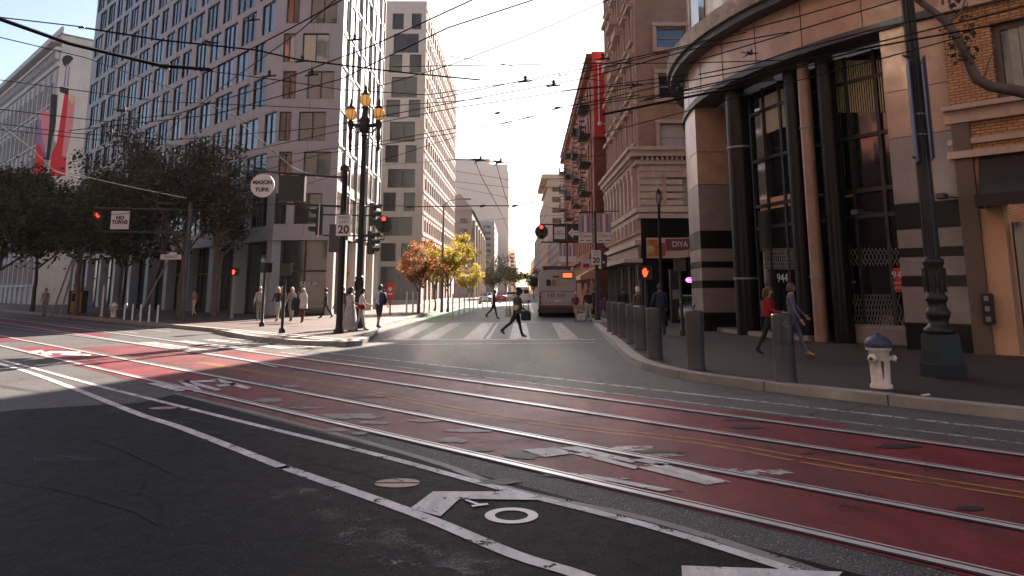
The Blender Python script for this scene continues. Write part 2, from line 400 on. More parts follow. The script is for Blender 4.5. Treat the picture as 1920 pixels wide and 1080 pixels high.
m = MB(); m.quad((-2500, -300, 0), (2500, -300, 0), (2500, 4500, 0), (-2500, 4500, 0)); m.build('road', M['asphalt'], kind='structure')
def band(mb, p0, p1, a0, a1, z):
    mb.sheet([MK(a0, p0), MK(a1, p0), MK(a1, p1), MK(a0, p1)], z)
Z1, Z2, Z3 = .004, .008, .012
m = MB()
band(m, 4.98, 5.36, -30, 1.2, Z1); band(m, 5.36, 6.60, -30, 27.2, Z1); band(m, 5.08, 5.36, 8.2, 27.2, Z1)
band(m, 8.36, 9.44, -30, 25.6, Z1); band(m, 9.56, 10.1, 4.2, 22.5, Z1); band(m, 9.56, 9.75, 1.0, 4.2, Z1)
band(m, 5.3, 6.6, 30.5, 90, Z1); band(m, 8.36, 9.44, 31.5, 90, Z1)
m.build('red_bus_lane', M['red'], kind='structure')
m = MB(); band(m, 6.74, 8.26, -30, 25.8, Z1); m.build('faded_centre_strip', M['redmid'], kind='structure')
m = MB(); m.sheet([MK(-30, 4.93), MK(-30, -4.9), MK(12.2, -4.9), MK(12.9, -2.6), MK(12.3, .4), MK(13.1, 2.7), MK(12.6, 4.2), MK(13.2, 4.93)], .002); m.build('dark_asphalt_lane', M['asphaltd'], kind='structure')  # dark sheet deepens the shade and stops about where the shadow ends
m = MB()
for px in ([(160, 820), (200, 832), (255, 856), (300, 876), (333, 892)], [(380, 895), (470, 890), (530, 882), (640, 868), (700, 858)], [(300, 752), (330, 742), (380, 741)], [(640, 742), (760, 741), (830, 738)], [(820, 760), (900, 752), (950, 748)], [(960, 792), (1080, 784), (1140, 774)], [(900, 832), (990, 824), (1060, 818)], [(700, 728), (760, 722), (820, 724)], [(1280, 770), (1390, 783), (1460, 789)], [(560, 862), (640, 880), (760, 905)], [(1500, 860), (1640, 884), (1760, 912)], [(0, 905), (160, 930), (300, 985)], [(1100, 745), (1200, 742), (1290, 750)], [(420, 668), (560, 655), (640, 648)], [(60, 690), (200, 670), (330, 652)]):
    g = smooth([G(*p) for p in px], 5); g = [(x + rnd.uniform(-.02, .02), y + rnd.uniform(-.03, .03)) for x, y in g]; add_strip(m, g, .013, .0135)
m.build('road_crack', M['crack'], kind='structure')
m = MB()
for (px, py, rx, ry) in ((560, 930, 60, 14), (640, 965, 70, 18), (700, 1010, 80, 20), (790, 1050, 90, 22), (330, 790, 60, 6), (250, 770, 50, 5), (120, 860, 70, 5), (230, 840, 40, 3), (900, 1065, 60, 14)):
    r2 = random.Random(px); m.sheet([G(px + rx * (1 + r2.uniform(-.3, .3)) * math.cos(2 * math.pi * i / 16), py + ry * (1 + r2.uniform(-.3, .3)) * math.sin(2 * math.pi * i / 16)) for i in range(16)], .006)
m.build('dusty_scuff', M['scuff'], kind='structure')
# double yellow line
m = MB()
for px in ([(700, 735), (960, 783), (1300, 824), (1560, 868), (1920, 925)], [(690, 738), (950, 788), (1290, 830), (1550, 876), (1920, 935)]):
    g = [G(*p) for p in px]; add_strip(m, smooth(g), .055, Z2)
for dp in (0, .13): add_strip(m, [MK(11.5, 7.42 + dp), MK(18.5, 7.42 + dp)], .06, Z2)
m.build('yellow_centre_line', M['yellow'], kind='structure')
# white lines of the bicycle lane
L1 = [(-60, 668), (37, 693), (133, 727), (260, 777), (340, 803), (520, 873), (540, 880), (780, 965), (960, 1040), (1100, 1085), (1300, 1180)]
L2 = [(-60, 660), (0, 675), (60, 690), (180, 723), (267, 745), (460, 793), (700, 852), (950, 920), (1219, 988), (1511, 1079), (1800, 1175)]
m = MB(); add_strip(m, smooth([G(*p) for p in L1], 4), .125, Z2); add_strip(m, smooth([G(*p) for p in L2], 4), .105, Z2)
m.build('bicycle_lane_line', M['white'], kind='structure')
m = MB()
P = lambda pts, z=Z3: m.sheet([G(*p) for p in pts], z)
P([(812, 924), (953, 924), (1017, 940), (861, 938), (826, 971), (769, 956)]); P([(1278, 1064), (1420, 1069), (1580, 1076), (1540, 1120), (1280, 1110)])
m.build('bicycle_lane_chevron', M['white'], kind='structure')
m = MB()
c = G(959, 968); ro, ri = .205, .128
N = 32
vs = [(c[0] + r * math.cos(2 * math.pi * i / N), c[1] + r * math.sin(2 * math.pi * i / N), Z2) for r in (ro, ri) for i in range(N)]
m.add(vs, [(i, (i + 1) % N, (i + 1) % N + N, i + N) for i in range(N)])
P([(870, 940), (876, 939), (899, 947), (914, 946), (916, 949), (886, 953), (883, 950), (893, 949)])
m.build('bicycle_symbol', M['signw'], kind='structure')
# worn words and bars painted in the bus lane
m = MB()
for pts in ([(979, 845), (1040, 841), (1078, 852), (1022, 859)], [(1048, 842), (1083, 839), (1195, 866), (1185, 870)], [(1075, 853), (1100, 851), (1200, 878), (1190, 882)],
            [(1180, 864), (1212, 862), (1255, 872), (1240, 876)], [(1206, 873), (1240, 871), (1371, 906), (1345, 908)], [(1192, 878), (1215, 876), (1345, 908), (1325, 912)],
            [(1058, 888), (1110, 893), (1265, 921), (1240, 924)],
            [(333, 715), (352, 714), (380, 733), (365, 737)], [(338, 716), (350, 714), (415, 731), (405, 734)], [(357, 715), (408, 713), (412, 717), (362, 718)], [(395, 713), (412, 711), (472, 728), (462, 731)], [(404, 723), (438, 719), (446, 722), (412, 727)],
            [(275, 720), (300, 718), (350, 733), (330, 735)],
            [(50, 660), (78, 657), (84, 660), (56, 664)], [(76, 662), (92, 660), (99, 666), (82, 668)], [(92, 659), (150, 660), (152, 663), (96, 663)], [(118, 663), (172, 665), (168, 668), (112, 666)]):
    P(pts, .0128)
m.build('bus_lane_lettering', M['white'], kind='structure')
m = MB()
def blob(px, py, rx, ry, z=Z3, seed=0):
    r2 = random.Random(seed * 31 + int(px))
    pts = []
    for i in range(18):
        a = 2 * math.pi * i / 18; k = 1 + r2.uniform(-.3, .25)
        pts.append(G(px + rx * k * math.cos(a), py + ry * k * math.sin(a)))
    m.sheet(pts, z)
for q in ((505, 752, 28, 4), (660, 782, 62, 5), (700, 794, 34, 3), (790, 790, 34, 3), (875, 809, 46, 3.5), (848, 827, 28, 5), (570, 766, 40, 2), (630, 808, 22, 3), (673, 814, 17, 3), (545, 725, 16, 2)): blob(*q, z=.0114)
m.build('grey_patch', M['patch'], kind='structure')
m = MB()
for q in ((985, 856, 40, 7), (900, 845, 30, 3), (1395, 788, 40, 3), (1400, 802, 34, 3), (1690, 838, 45, 4), (1820, 955, 26, 5), (1050, 893, 30, 3), (940, 905, 45, 5)): blob(*q, z=.0105)
for q in ((1240, 850, 48, 3), (690, 745, 40, 2)): blob(*q, z=.0108)
m.build('tar_patch', M['tar'], kind='structure')
m = MB()
for q in ((1190, 842, 38, 5), (1240, 855, 40, 3), (1360, 884, 40, 4), (1430, 887, 62, 5), (1120, 900, 55, 4), (1060, 893, 18, 6), (870, 846, 22, 2)): blob(*q, z=.0095, seed=3)
m.build('rough_white_patch', M['whitew'], kind='structure')
# loose concrete edge beside the outer line
m = MB(); add_strip(m, smooth([G(*p) for p in [(330, 738), (560, 795), (800, 862), (960, 918), (1219, 975), (1500, 1062), (1640, 1110)]], 4), .1, Z1)
m.build('concrete_edge', M['patch'], kind='structure')
m = MB()
c = G(745, 907)
for s_ in (-1, 1):
    pts = [(c[0] + .2 * math.cos(a) , c[1] + s_ * (.018 + .14 * math.sin(a))) for a in [math.pi * i / 12 for i in range(13)]]
    m.sheet(pts, Z2)
c = G(305, 766); m.sheet([(c[0] + .2 * math.cos(2 * math.pi * i / 16), c[1] + .13 * math.sin(2 * math.pi * i / 16)) for i in range(16)], Z2)
m.build('utility_cover', M['cover'], kind='structure')
# crossing of the side street and stop lines
m = MB()
def xb(x0, x1, x2, x3, y0=27.4, y1=40.6): m.sheet([(x0, y0), (x1, y0), (x3, y1), (x2, y1)], Z1)
for q in ((-4.45, -3.75, -4.7, -4.05), (-3.35, -2.65, -3.3, -2.7), (-1.75, -1.05, -1.6, -1.0), (-.95, -.8, -.8, -.7), (-.1, .65, .1, .75), (1.72, 2.4, 2.1, 2.65)): xb(*q)
m.sheet([(-4.6, 26.9), (2.95, 26.9), (2.95, 27.3), (-4.6, 27.3)], Z1); m.sheet([(-5.4, 40.7), (3.7, 40.7), (3.7, 41.1), (-5.4, 41.1)], Z1)
m.sheet([(-3.6, 24.4), (2.75, 25.4), (2.75, 25.6), (-3.6, 24.6)], Z1)
m.build('side_street_crosswalk', M['whitex'], kind='structure')
m = MB()
for p0 in (8.7, 9.75, 10.8, 11.75): band(m, p0, p0 + .5, 21.0, 26.8, .0117)
band(m, 11.1, 11.22, 0, 19, Z1); band(m, 10.25, 10.33, 1, 20, Z1); band(m, 10.3, 10.36, -14, -1.5, Z1)
band(m, 11.9, 12.0, 33, 60, Z1); band(m, 10.6, 10.7, 33, 60, Z1)
m.build('main_street_crosswalk', M['whitew'], kind='structure')
m = MB(); m.sheet([(-5.9, 44), (-3.9, 44), (-2.6, 110), (-4.6, 110)], Z1); m.build('green_bicycle_lane', M['green'], kind='structure')
m = MB()
for x in (-.6, 1.6): m.sheet([(x, 60), (x + .12, 60), (x + 1.6, 150), (x + 1.48, 150)], Z1)
m.build('lane_line', M['whitew'], kind='structure')
# tram rails: four, each its own
def rail(ang, p, a0, a1, label):
    d = (-math.sin(R(ang)), math.cos(R(ang))); n = (d[1], -d[0])
    m = MB()
    f = lambda a, q, z: (d[0] * a + n[0] * q, d[1] * a + n[1] * q, z)
    for (q0, q1, z, k) in ((p - .038, p + .038, .016, 0), (p + .04, p + .07, .013, 1), (p + .072, p + .095, .016, 0), (p - .065, p - .04, .0125, 1)):
        m.cur = k
        m.quad(f(a0, q0, z), f(a0, q1, z), f(a1, q1, z), f(a1, q0, z))
    m.build('tram_rail', [M['steel'], M['groove']], None, label=label, cat='tram rail', group='tram rails along the main street')
rail(44.75, 5.5, -14, 70, 'steel tram rail nearest the bicycle lane, on the near edge of the red lane')
rail(44.76, 6.67, -14, 70, 'second steel tram rail, between the white lane lettering and the yellow line')
rail(43.45, 8.3, -14, 70, 'third steel tram rail, just beyond the double yellow line')
rail(43.35, 9.5, -14, 70, 'far steel tram rail, along the outer edge of the far red lane')
# curved turn-out rails at the left
def curve_rail(px, label):
    g = smooth([G(*p) for p in px], 8); m = MB(); add_strip(m, g, .07, .018); m.cur = 1; add_strip(m, g, .17, .0115)
    m.build('tram_rail', [M['steel'], M['groove']], None, label=label, cat='tram rail', group='tram rails along the main street')
curve_rail([(0, 612), (160, 632), (300, 652), (420, 668), (520, 690)], 'curving tram rail that crosses the sunlit stripe of the far lanes')
# ---------------- pavements
def offs(pts, d):
    out = []
    for i, p in enumerate(pts):
        a = pts[max(i - 1, 0)]; b = pts[min(i + 1, len(pts) - 1)]
        dx, dy = b[0] - a[0], b[1] - a[1]; l = math.hypot(dx, dy)
        out.append((p[0] - dy / l * d, p[1] + dx / l * d))
    return out
def pavement(edge, rest, name, matn, side, kw=.3):
    """edge: kerb line; the pavement lies on its left (side=1) or right (-1)"""
    edge = smooth(edge, 5)
    inner = offs(edge, side * .06)
    m = MB(); m.prism(inner + rest, 0.0, .147); m.build(name, M[matn], kind='structure')
    k = MB(); i2 = offs(edge, side * kw)
    for i in range(len(edge) - 1):
        a, b, c, d = edge[i], edge[i + 1], i2[i + 1], i2[i]
        k.prism([a, b, c, d] if side > 0 else [a, d, c, b], 0.0, .152)
    # joints in the stone
    k.cur = 1
    acc = 0
    for i in range(len(edge) - 1):
        acc += math.hypot(edge[i + 1][0] - edge[i][0], edge[i + 1][1] - edge[i][1])
        if acc > 1.9:
            acc = 0; a, b = Vector((*edge[i], 0)), Vector((*i2[i], 0)); t = (b - a).normalized(); n = Vector((-t.y, t.x, 0)) * .009
            a = a - t * .004
            k.add([(a.x - n.x, a.y - n.y, .0), (a.x + n.x, a.y + n.y, .0), (a.x + n.x, a.y + n.y, .156), (a.x - n.x, a.y - n.y, .156), (b.x - n.x, b.y - n.y, .156), (b.x + n.x, b.y + n.y, .156)], [(0, 1, 2, 3), (3, 2, 5, 4)])
    k.build('kerb', [M['curb'], M['joint']], kind='structure')
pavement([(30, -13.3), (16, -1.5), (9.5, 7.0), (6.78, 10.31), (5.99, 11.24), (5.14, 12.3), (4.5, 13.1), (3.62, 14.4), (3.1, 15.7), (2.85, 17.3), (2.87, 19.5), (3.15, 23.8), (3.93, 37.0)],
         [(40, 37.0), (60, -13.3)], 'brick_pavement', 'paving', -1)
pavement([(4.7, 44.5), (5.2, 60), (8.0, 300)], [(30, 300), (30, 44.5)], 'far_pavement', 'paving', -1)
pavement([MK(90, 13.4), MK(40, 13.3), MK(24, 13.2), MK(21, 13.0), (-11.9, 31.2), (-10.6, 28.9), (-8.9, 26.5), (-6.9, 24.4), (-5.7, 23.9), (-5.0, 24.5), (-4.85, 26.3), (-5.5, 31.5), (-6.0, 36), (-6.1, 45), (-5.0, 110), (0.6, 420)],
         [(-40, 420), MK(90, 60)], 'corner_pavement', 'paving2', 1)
# light leaf litter / paper scraps
for (px, py, z, lab) in ((1735, 742, .15, 'scrap of white paper lying on the pavement below the black ornate lamp'), (1157, 643, 0, 'scrap of pale paper on the road beside the curving kerb'), (1735, 749, .0, None)):
    if not lab: continue
    g = G(px, py, z); m = MB((g[0], g[1], z + .004)); 
    m.add([(g[0] - .07, g[1] - .03, z + .006), (g[0] + .06, g[1] - .05, z + .012), (g[0] + .08, g[1] + .05, z + .03), (g[0] - .04, g[1] + .06, z + .008)], [(0, 1, 2), (0, 2, 3)])
    m.build('paper_scrap', M['signw'], label=lab, cat='litter')
# ================================================================= BUILDINGS
def facade(mb, p0, p1, z0, z1, rows, depth=.3, mi=(0, 0)):
    """wall from p0 to p1 (left to right as seen from outside) with openings; returns (d, n, length)"""
    dx, dy = p1[0] - p0[0], p1[1] - p0[1]; L = math.hypot(dx, dy); d = (dx / L, dy / L); n = (d[1], -d[0])
    def W(u, z, t=0): return (p0[0] + d[0] * u + n[0] * t, p0[1] + d[1] * u + n[1] * t, z)
    def Q(u0, u1, a, b):
        if u1 - u0 > 1e-4 and b - a > 1e-4: mb.quad(W(u0, a), W(u1, a), W(u1, b), W(u0, b))
    mb.cur = mi[0]; z = z0
    for (a, b, ops) in sorted(rows):
        Q(0, L, z, a); u = 0
        for (u0, u1) in sorted(ops):
            u0 = max(u0, 0.0); u1 = min(u1, L)
            Q(u, u0, a, b); u = u1
            mb.cur = mi[1]
            mb.quad(W(u0, a), W(u0, a, -depth), W(u0, b, -depth), W(u0, b)); mb.quad(W(u1, a, -depth), W(u1, a), W(u1, b), W(u1, b, -depth))
            mb.quad(W(u0, a), W(u1, a), W(u1, a, -depth), W(u0, a, -depth)); mb.quad(W(u0, b, -depth), W(u1, b, -depth), W(u1, b), W(u0, b))
            mb.cur = mi[0]
        Q(u, L, a, b); z = b
    Q(0, L, z, z1)
    return d, n, L
def window(parent, org, p0, d, n, u0, u1, a, b, depth, gl, fr, bars=(1, 0), fw=.06, into=None, tilt=True, sub=True, ft=.055):
    """glass with a frame; a part of its own, or collected into the list 'into'"""
    g = MB(org) if into is None else into[0]; f = MB(org) if into is None else into[1]
    t0 = -depth
    W = lambda u, z, t: (p0[0] + d[0] * u + n[0] * t, p0[1] + d[1] * u + n[1] * t, z)
    k = bars[0] + 1
    for i in range(k):
        ua = u0 + (u1 - u0) * i / k; ub = u0 + (u1 - u0) * (i + 1) / k
        wob = .012 if tilt == 2 else .012; e = rnd.uniform(-wob, wob) * (ub - ua) if tilt else 0; e2 = rnd.uniform(-.006, .006) if tilt else 0; e3 = rnd.uniform(-.014, .014) if tilt == 2 else 0
        g.quad(W(ua, a, t0 + e + e2 + e3), W(ub, a, t0 - e + e2 + e3), W(ub, b, t0 - e - e2 - e3), W(ua, b, t0 + e - e2 - e3))
    for u in (u0, u1 - fw): f.slab(p0, d, n, u, u + fw, a, b, t0 + .012, t0 + .015 + ft)
    for z in (a, b - fw): f.slab(p0, d, n, u0 + fw, u1 - fw, z, z + fw, t0 + .012, t0 + .013 + ft)
    for i in range(1, k):
        u = u0 + (u1 - u0) * i / k; f.slab(p0, d, n, u - fw * .5, u + fw * .5, a + fw, b - fw, t0 + .012, t0 + .011 + ft)
    for i in range(1, bars[1] + 1):
        z = a + (b - a) * i / (bars[1] + 1); f.slab(p0, d, n, u0 + fw, u1 - fw, z - fw * .4, z + fw * .4, t0 + .012, t0 + .009 + ft)
    if into is None:
        w_ = g.build('window', gl, parent, loc=(0, 0, 0)); f.build('frame', fr, w_, loc=(0, 0, 0)); return w_
def pick(ws): 
    x = rnd.random() * sum(q for _, q in ws)
    for mname, q in ws:
        x -= q
        if x <= 0: return M[mname]
    return M[ws[-1][0]]
# ---------- left: corner apartment block
C1 = (-15.5, 48.5); C2 = (-11.5, 48.5); PL = (C1[0] + DM[0] * 47, C1[1] + DM[1] * 47)
org = (*C2, 0); blk = empty('apartment_block', org, label='grey panelled apartment block with staggered dark windows, at the corner behind the round street sign', cat='building')
wl = MB(org)
ys = [(362, 420), (284, 331), (209, 264), (133, 185), (62, 116)]
zr = [(Zat(b, 48.5), Zat(a, 48.5)) for a, b in ys]
pitch = (zr[4][0] - zr[0][0]) / 4
while len(zr) < 11: zr.append((zr[-1][0] + pitch, zr[-1][1] + pitch))
TOP = zr[-1][1] + 1.6; ZG = Zat(440, 48.5)
wins = []
rows = []
for i, (a, b) in enumerate(zr):
    ops = []; u = .5 + (i % 2) * 1.3 + rnd.uniform(-.2, .3)
    while u < 46.3:
        wd = rnd.choice((1.7, 2.4, 2.4, 3.0, 2.0)); 
        if u + wd > 46.6: break
        ops.append((u, u + wd)); u += wd + rnd.choice((.6, .75, .95))
    rows.append((a - .08, b + .14, ops))
d, n, L = facade(wl, PL, C1, ZG - .35, TOP, rows, .13)
wins += [(PL, d, n, u0, u1, a, b, .12, L - u1) for a, b, ops in rows for u0, u1 in ops]
rows = []
for i, (a, b) in enumerate(zr):
    rows.append((a, b, [(.1, 1.0), (1.75, 3.55)] if i % 2 else [(.0, .8), (1.3, 3.1)]))
d, n, L = facade(wl, C1, C2, ZG - .35, TOP, rows, .2)
wins += [(C1, d, n, u0, u1, a, b, .18, 0) for a, b, ops in rows for u0, u1 in ops]
# side-street front folded into shallow saw-tooth bays
p = C2; TURK = []
for k in range(8):
    q = (p[0] - .02, p[1] + 1.85); rows = []
    for i, (a, b) in enumerate(zr):
        s_ = .1 if (i + k) % 2 else .2
        rows.append((a - .2, b + .22, [(s_, s_ + 1.55)]))
    d, n, L = facade(wl, p, q, ZG - .1 + .3 * (k % 2), TOP, rows, .035)
    wins += [(p, d, n, u0, u1, a, b, .03, 1 + k) for a, b, ops in rows for u0, u1 in ops]
    p2 = (q[0] + .07 if k % 2 == 0 else q[0] - .01, q[1] + .12)
    # tilted spandrel fins
    for i, (a, b) in enumerate(zr):
        z = b + .45 if (i + k) % 2 else b + .2
        wl.slab(p, d, n, 0, 1.85, z - .05, z + .12, .0, .07 if (i + k) % 2 else .04)
    for u in (0, 1.73): wl.slab(p, d, n, u, u + .12, ZG, TOP - .02, .0, .05 if k % 2 else .03)
    facade(wl, q, p2, ZG - .1, TOP, [], .1); p = p2
TE = p
wl.quad((*PL, TOP), (*C1, TOP), (*C2, TOP), (*TE, TOP))
wl.quad((TE[0] - 1, TE[1], 0), (TE[0], TE[1], 0), (TE[0], TE[1], TOP), (TE[0] - 1, TE[1], TOP))
bk = (PL[0] + NM[0] * 14, PL[1] + NM[1] * 14)
facade(wl, bk, PL, 0, TOP, [], .1); facade(wl, TE, bk, 0, TOP, [], .1)
wl.build('wall', M['panel'], blk, loc=(0, 0, 0))
# slim joints between the panels
jn = MB(org)
d = (1, 0); n = (0, -1)
for z0, z1 in zip([ZG] + [r[1] for r in zr], [r[0] for r in zr]): 
    jn.slab(C1, d, n, 1.98, 2.0, z0, z1, .0, .004)
dd = (-DM[0], -DM[1]); nn = (-NM[0], -NM[1])
for i, (a, b) in enumerate(zr):
    for u in range(3, 46, 3): jn.slab(PL, dd, nn, u + (i % 2), u + (i % 2) + .018, a - .75, a - .02, .0, .004)
jn.build('panel_joint', M['joint'], blk, loc=(0, 0, 0))
def vis(wi):
    x, y, z = wi[0][0] + wi[1][0] * wi[3], wi[0][1] + wi[1][1] * wi[3], wi[5]
    c = y * CP + (z - EYE) * SP; return PY0 - FP * (-y * SP + (z - EYE) * CP) / c > -60
wins = [w_ for w_ in wins if True]
wins.sort(key=lambda q: (not vis(q), q[8]))
far = [(MB(org), MB(org)) for _ in range(3)]
for i, (p0, d, n, u0, u1, a, b, dep, key) in enumerate(wins):
    nb = 2 if u1 - u0 > 2 else 1
    if d[0] == 1: ws = [('gl1', 7), ('gl2', 1), ('gl3', 1)]; nb = 1
    elif abs(n[0]) > .9: mir = rnd.random() < (1, 1, 1, 1, 1, 1, 1, 1)[min(int(key) - 1, 7)]; ws = [('gl5' if mir else 'gl4', 1)]; nb = 1
    else: ws = [('gl2', 4), ('gl1', 3), ('gl3', 1.2)]
    if i < 100: window(blk, org, p0, d, n, u0, u1, a, b, dep, pick(ws), M['frame'], (nb if abs(n[0]) < .95 else 0, 0), ft=.012 if abs(n[0]) > .95 else .055, tilt=2 if abs(n[0]) > .95 else True)
    else:
        j = (1 if mir else 2) if abs(n[0]) > .9 else rnd.choice((0, 0, 2))
        window(None, org, p0, d, n, u0, u1, a, b, dep, None, None, (nb, 0), into=far[j], ft=.012 if abs(n[0]) > .95 else .055, tilt=2 if abs(n[0]) > .95 else True)
for j, gm in enumerate(('gl2', 'gl5', 'gl1')):
    if far[j][0].v:
        o = far[j][0].build('window_rows', M[gm], blk, loc=(0, 0, 0), kind='stuff'); far[j][1].build('frame', M['frame'], o, loc=(0, 0, 0), kind='stuff')
# ground floor: recessed dark shopfront between pale columns
sf = MB(org)
a_ = 0
fp0 = (C1[0] + NM[0] * .9, C1[1] + NM[1] * .9)
def run(p0, p1, zt, mb, bars, dark):
    dx, dy = p1[0] - p0[0], p1[1] - p0[1]; L = math.hypot(dx, dy); d = (dx / L, dy / L); n = (d[1], -d[0])
    mb[0].quad((*p0, .15), (*p1, .15), (*p1, zt), (*p0, zt))
    k = max(1, int(L / bars))
    for i in range(k + 1): mb[1].slab(p0, d, n, L * i / k - .04, L * i / k + .04, .15, zt, .01, .1)
    for z in (.2, 2.9): mb[1].slab(p0, d, n, 0, L, z, z + .12, .01, .09)
sh = (MB(org), MB(org))
ip = (PL[0] + NM[0] * 1.0, PL[1] + NM[1] * 1.0); ic = (C1[0] + .5, C1[1] + .55); ie = (C2[0] - .45, C2[1] + .55)
run(ip, ic, ZG, sh, 1.6, 1); run(ic, ie, ZG, sh, 1.3, 1); run(ie, (TE[0] - .5, TE[1]), ZG, sh, 1.5, 1)
o = sh[0].build('shopfront_glass', M['gl1'], blk, loc=(0, 0, 0)); sh[1].build('frame', M['frame'], o, loc=(0, 0, 0))
for u in [1, 5.5, 10, 14.5, 19, 23.5, 28, 32.5, 37, 41.2, 46.2]:
    c_ = MB(org); c_.slab(PL, dd, nn, u, u + .75, .0, ZG - .36, -.75, -.03); c_.build('column', M['panel'], blk, loc=(0, 0, 0))
for k in range(5):
    c_ = MB(org); y = C2[1] + .3 + k * 3.1; c_.bx((C2[0] - .5, y, 0), (C2[0] - .06 + k * .06, y + .55, ZG - .12)); c_.build('column', M['panelw'], blk, loc=(0, 0, 0))
so_ = MB(org); so_.quad((*PL, ZG - .35), (*C1, ZG - .35), (*ic, ZG - .35), (*ip, ZG - .35)); so_.quad((*C1, ZG - .35), (*C2, ZG - .35), (*ie, ZG - .35), (*ic, ZG - .35)); so_.build('soffit', M['dkgrey'], blk, loc=(0, 0, 0))
text('shop_lettering', 'SERIF', .42, M['signw'], blk, (AT(575, 533, 48.4).x - org[0], 49.0 - org[1] - .12, Zat(533, 48.9)), sx=1.2)
text('shop_lettering', 'THE', .16, M['signw'], blk, (AT(575, 521, 48.4).x - org[0], 49.0 - org[1] - .12, Zat(521, 48.9)))
gd = MB(org); x0, x1 = AT(478, 500, 49.0).x, AT(500, 500, 49.0).x
# ---------- left: pale block down the side street (sunlit side)
org = (-10.8, 90, 0); mb_ = empty('hotel_block', org, label='tall pale pink block down the side street with a plain end wall', cat='building')
wl = MB(org); F0, F1 = (-17.5, 90), (-10.8, 90); F2 = (-10.1, 131)
wr = []
spec = [([(713, 742)], 452, 487), ([(752, 774)], 456, 490), ([(720, 773)], 407, 442), ([(718, 742), (757, 778)], 361, 396), ([(727, 778)], 317, 352), ([(722, 747), (760, 781)], 272, 305), ([(731, 778)], 228, 266), ([(724, 750), (766, 788)], 187, 220), ([(734, 782)], 144, 183), ([(730, 754), (768, 790)], 102, 136), ([(738, 785)], 63, 99), ([(736, 757), (772, 790)], 25, 55)]
rows = {}
for xs, ya, yb in spec:
    a, b = Zat(yb, 90), Zat(ya, 90)
    ops = [(AT(xa, (ya + yb) / 2, 90).x + 17.5, AT(xb, (ya + yb) / 2, 90).x + 17.5) for xa, xb in xs]
    rows[round(a, 2)] = (a, b, ops)
rl = sorted(rows.values()); rl2 = []
for r_ in rl:
    if rl2 and r_[0] < rl2[-1][1]: rl2[-1] = (rl2[-1][0], rl2[-1][1], rl2[-1][2] + r_[2])
    else: rl2.append(r_)
TOPM = Zat(2, 90)
zg = Zat(500, 90); xa = AT(712, 540, 90).x + 17.5
rl2 = [(.6, zg, [(xa, 6.3)])] + rl2
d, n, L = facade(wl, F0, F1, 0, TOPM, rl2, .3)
wl.cur = 1
fl = (TOPM - 7) / 12; rows = []
for i in range(12):
    a = 6.2 + i * fl; ops = [(u + (.3 if i % 2 else 0), u + (.3 if i % 2 else 0) + 1.35) for u in [1.2 + 2.35 * j for j in range(17)]]
    rows.append((a, a + fl * .58, ops))
rows = [(.5, 4.6, [(u, u + 3.2) for u in range(2, 37, 4)])] + rows
d2, n2, L2 = facade(wl, F1, F2, 0, TOPM + .8, rows, .14, (1, 1))
# thin floor ledges and vertical fins that catch the light
for i in range(13): wl.slab(F1, d2, n2, 0, L2, 6.2 + i * fl - .5, 6.2 + i * fl - .32, .0, .12)
for j in range(18): wl.slab(F1, d2, n2, .55 + 2.35 * j, .75 + 2.35 * j, 5.3, TOPM + .7, .0, .08)
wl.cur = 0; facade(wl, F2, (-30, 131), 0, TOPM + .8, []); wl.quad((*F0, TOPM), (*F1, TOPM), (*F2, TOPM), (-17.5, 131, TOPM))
wl.build('wall', [mat('pink_stucco_shaded_end', (.33, .28, .255), .8, var=.06, scale=.2), mat('pink_stucco_front', (.62, .5, .44), .8, var=.06, scale=.2)], mb_, loc=(0, 0, 0))  # one stucco in two tones: shade painted into the end, sun into the front
for a, b, ops in rl2:
    for u0, u1 in ops: window(mb_, org, F0, d, n, u0, u1, a, b, .28, M['gl4'], M['frame'], (1 if u1 - u0 > 2.5 else 0, 0), .05)
cnt = 0; fm = (MB(org), MB(org))
for a, b, ops in rows:
    for u0, u1 in ops:
        if cnt < 80 and u0 < 16: window(mb_, org, F1, d2, n2, u0, u1, a, b, .12, M['gl5'], M['frame'], (0, 0), .05); cnt += 1
        else: window(None, org, F1, d2, n2, u0, u1, a, b, .12, None, None, (0, 0), .05, into=fm)
o = fm[0].build('window_rows', M['gl5'], mb_, loc=(0, 0, 0), kind='stuff'); fm[1].build('frame', M['frame'], o, loc=(0, 0, 0), kind='stuff')
# ---------- far left: ornate white building with a mural on its side wall
pc = (C1[0] + DM[0] * 62, C1[1] + DM[1] * 62)
org = (*pc, 0); wb = empty('ornate_building', org, label='old white building with arched windows and an abstract mural on its blank side', cat='building')
wl = MB(org); HT = AT(80, 62, pc[1]).z
pf = (pc[0] + DM[0] * 45, pc[1] + DM[1] * 45)
rows = []
nz = 6; fh = HT * .8 / nz
for i in range(nz): rows.append((2.5 + i * fh, 2.5 + i * fh + fh * .62, [(u, u + 1.7) for u in [44.6 - 2.9 - 2.9 * j for j in range(14)]]))
d, n, L = facade(wl, pf, pc, 0, HT, rows, .45)
for i in range(nz): wl.slab(pf, d, n, 0, L, 2.5 + i * fh - .35, 2.5 + i * fh - .1, 0, .25)
for j in range(15): wl.slab(pf, d, n, 44.0 - 2.9 * j, 44.5 - 2.9 * j, 0, HT * .86, 0, .22)
for (z, t, h) in ((HT * .87, .3, .5), (HT * .93, .7, .4), (HT * .96, 1.2, .35), (HT, .2, .9)): wl.slab(pf, d, n, -.2, L + (.3 if z < HT else 0), z, z + h, -.05, t)
for j in range(40): wl.slab(pf, d, n, 44.4 - 1.1 * j, 44.7 - 1.1 * j, HT * .9, HT * .93, 0, .55)
wl.cur = 1
pb = (pc[0] + NM[0] * 26, pc[1] + NM[1] * 26)
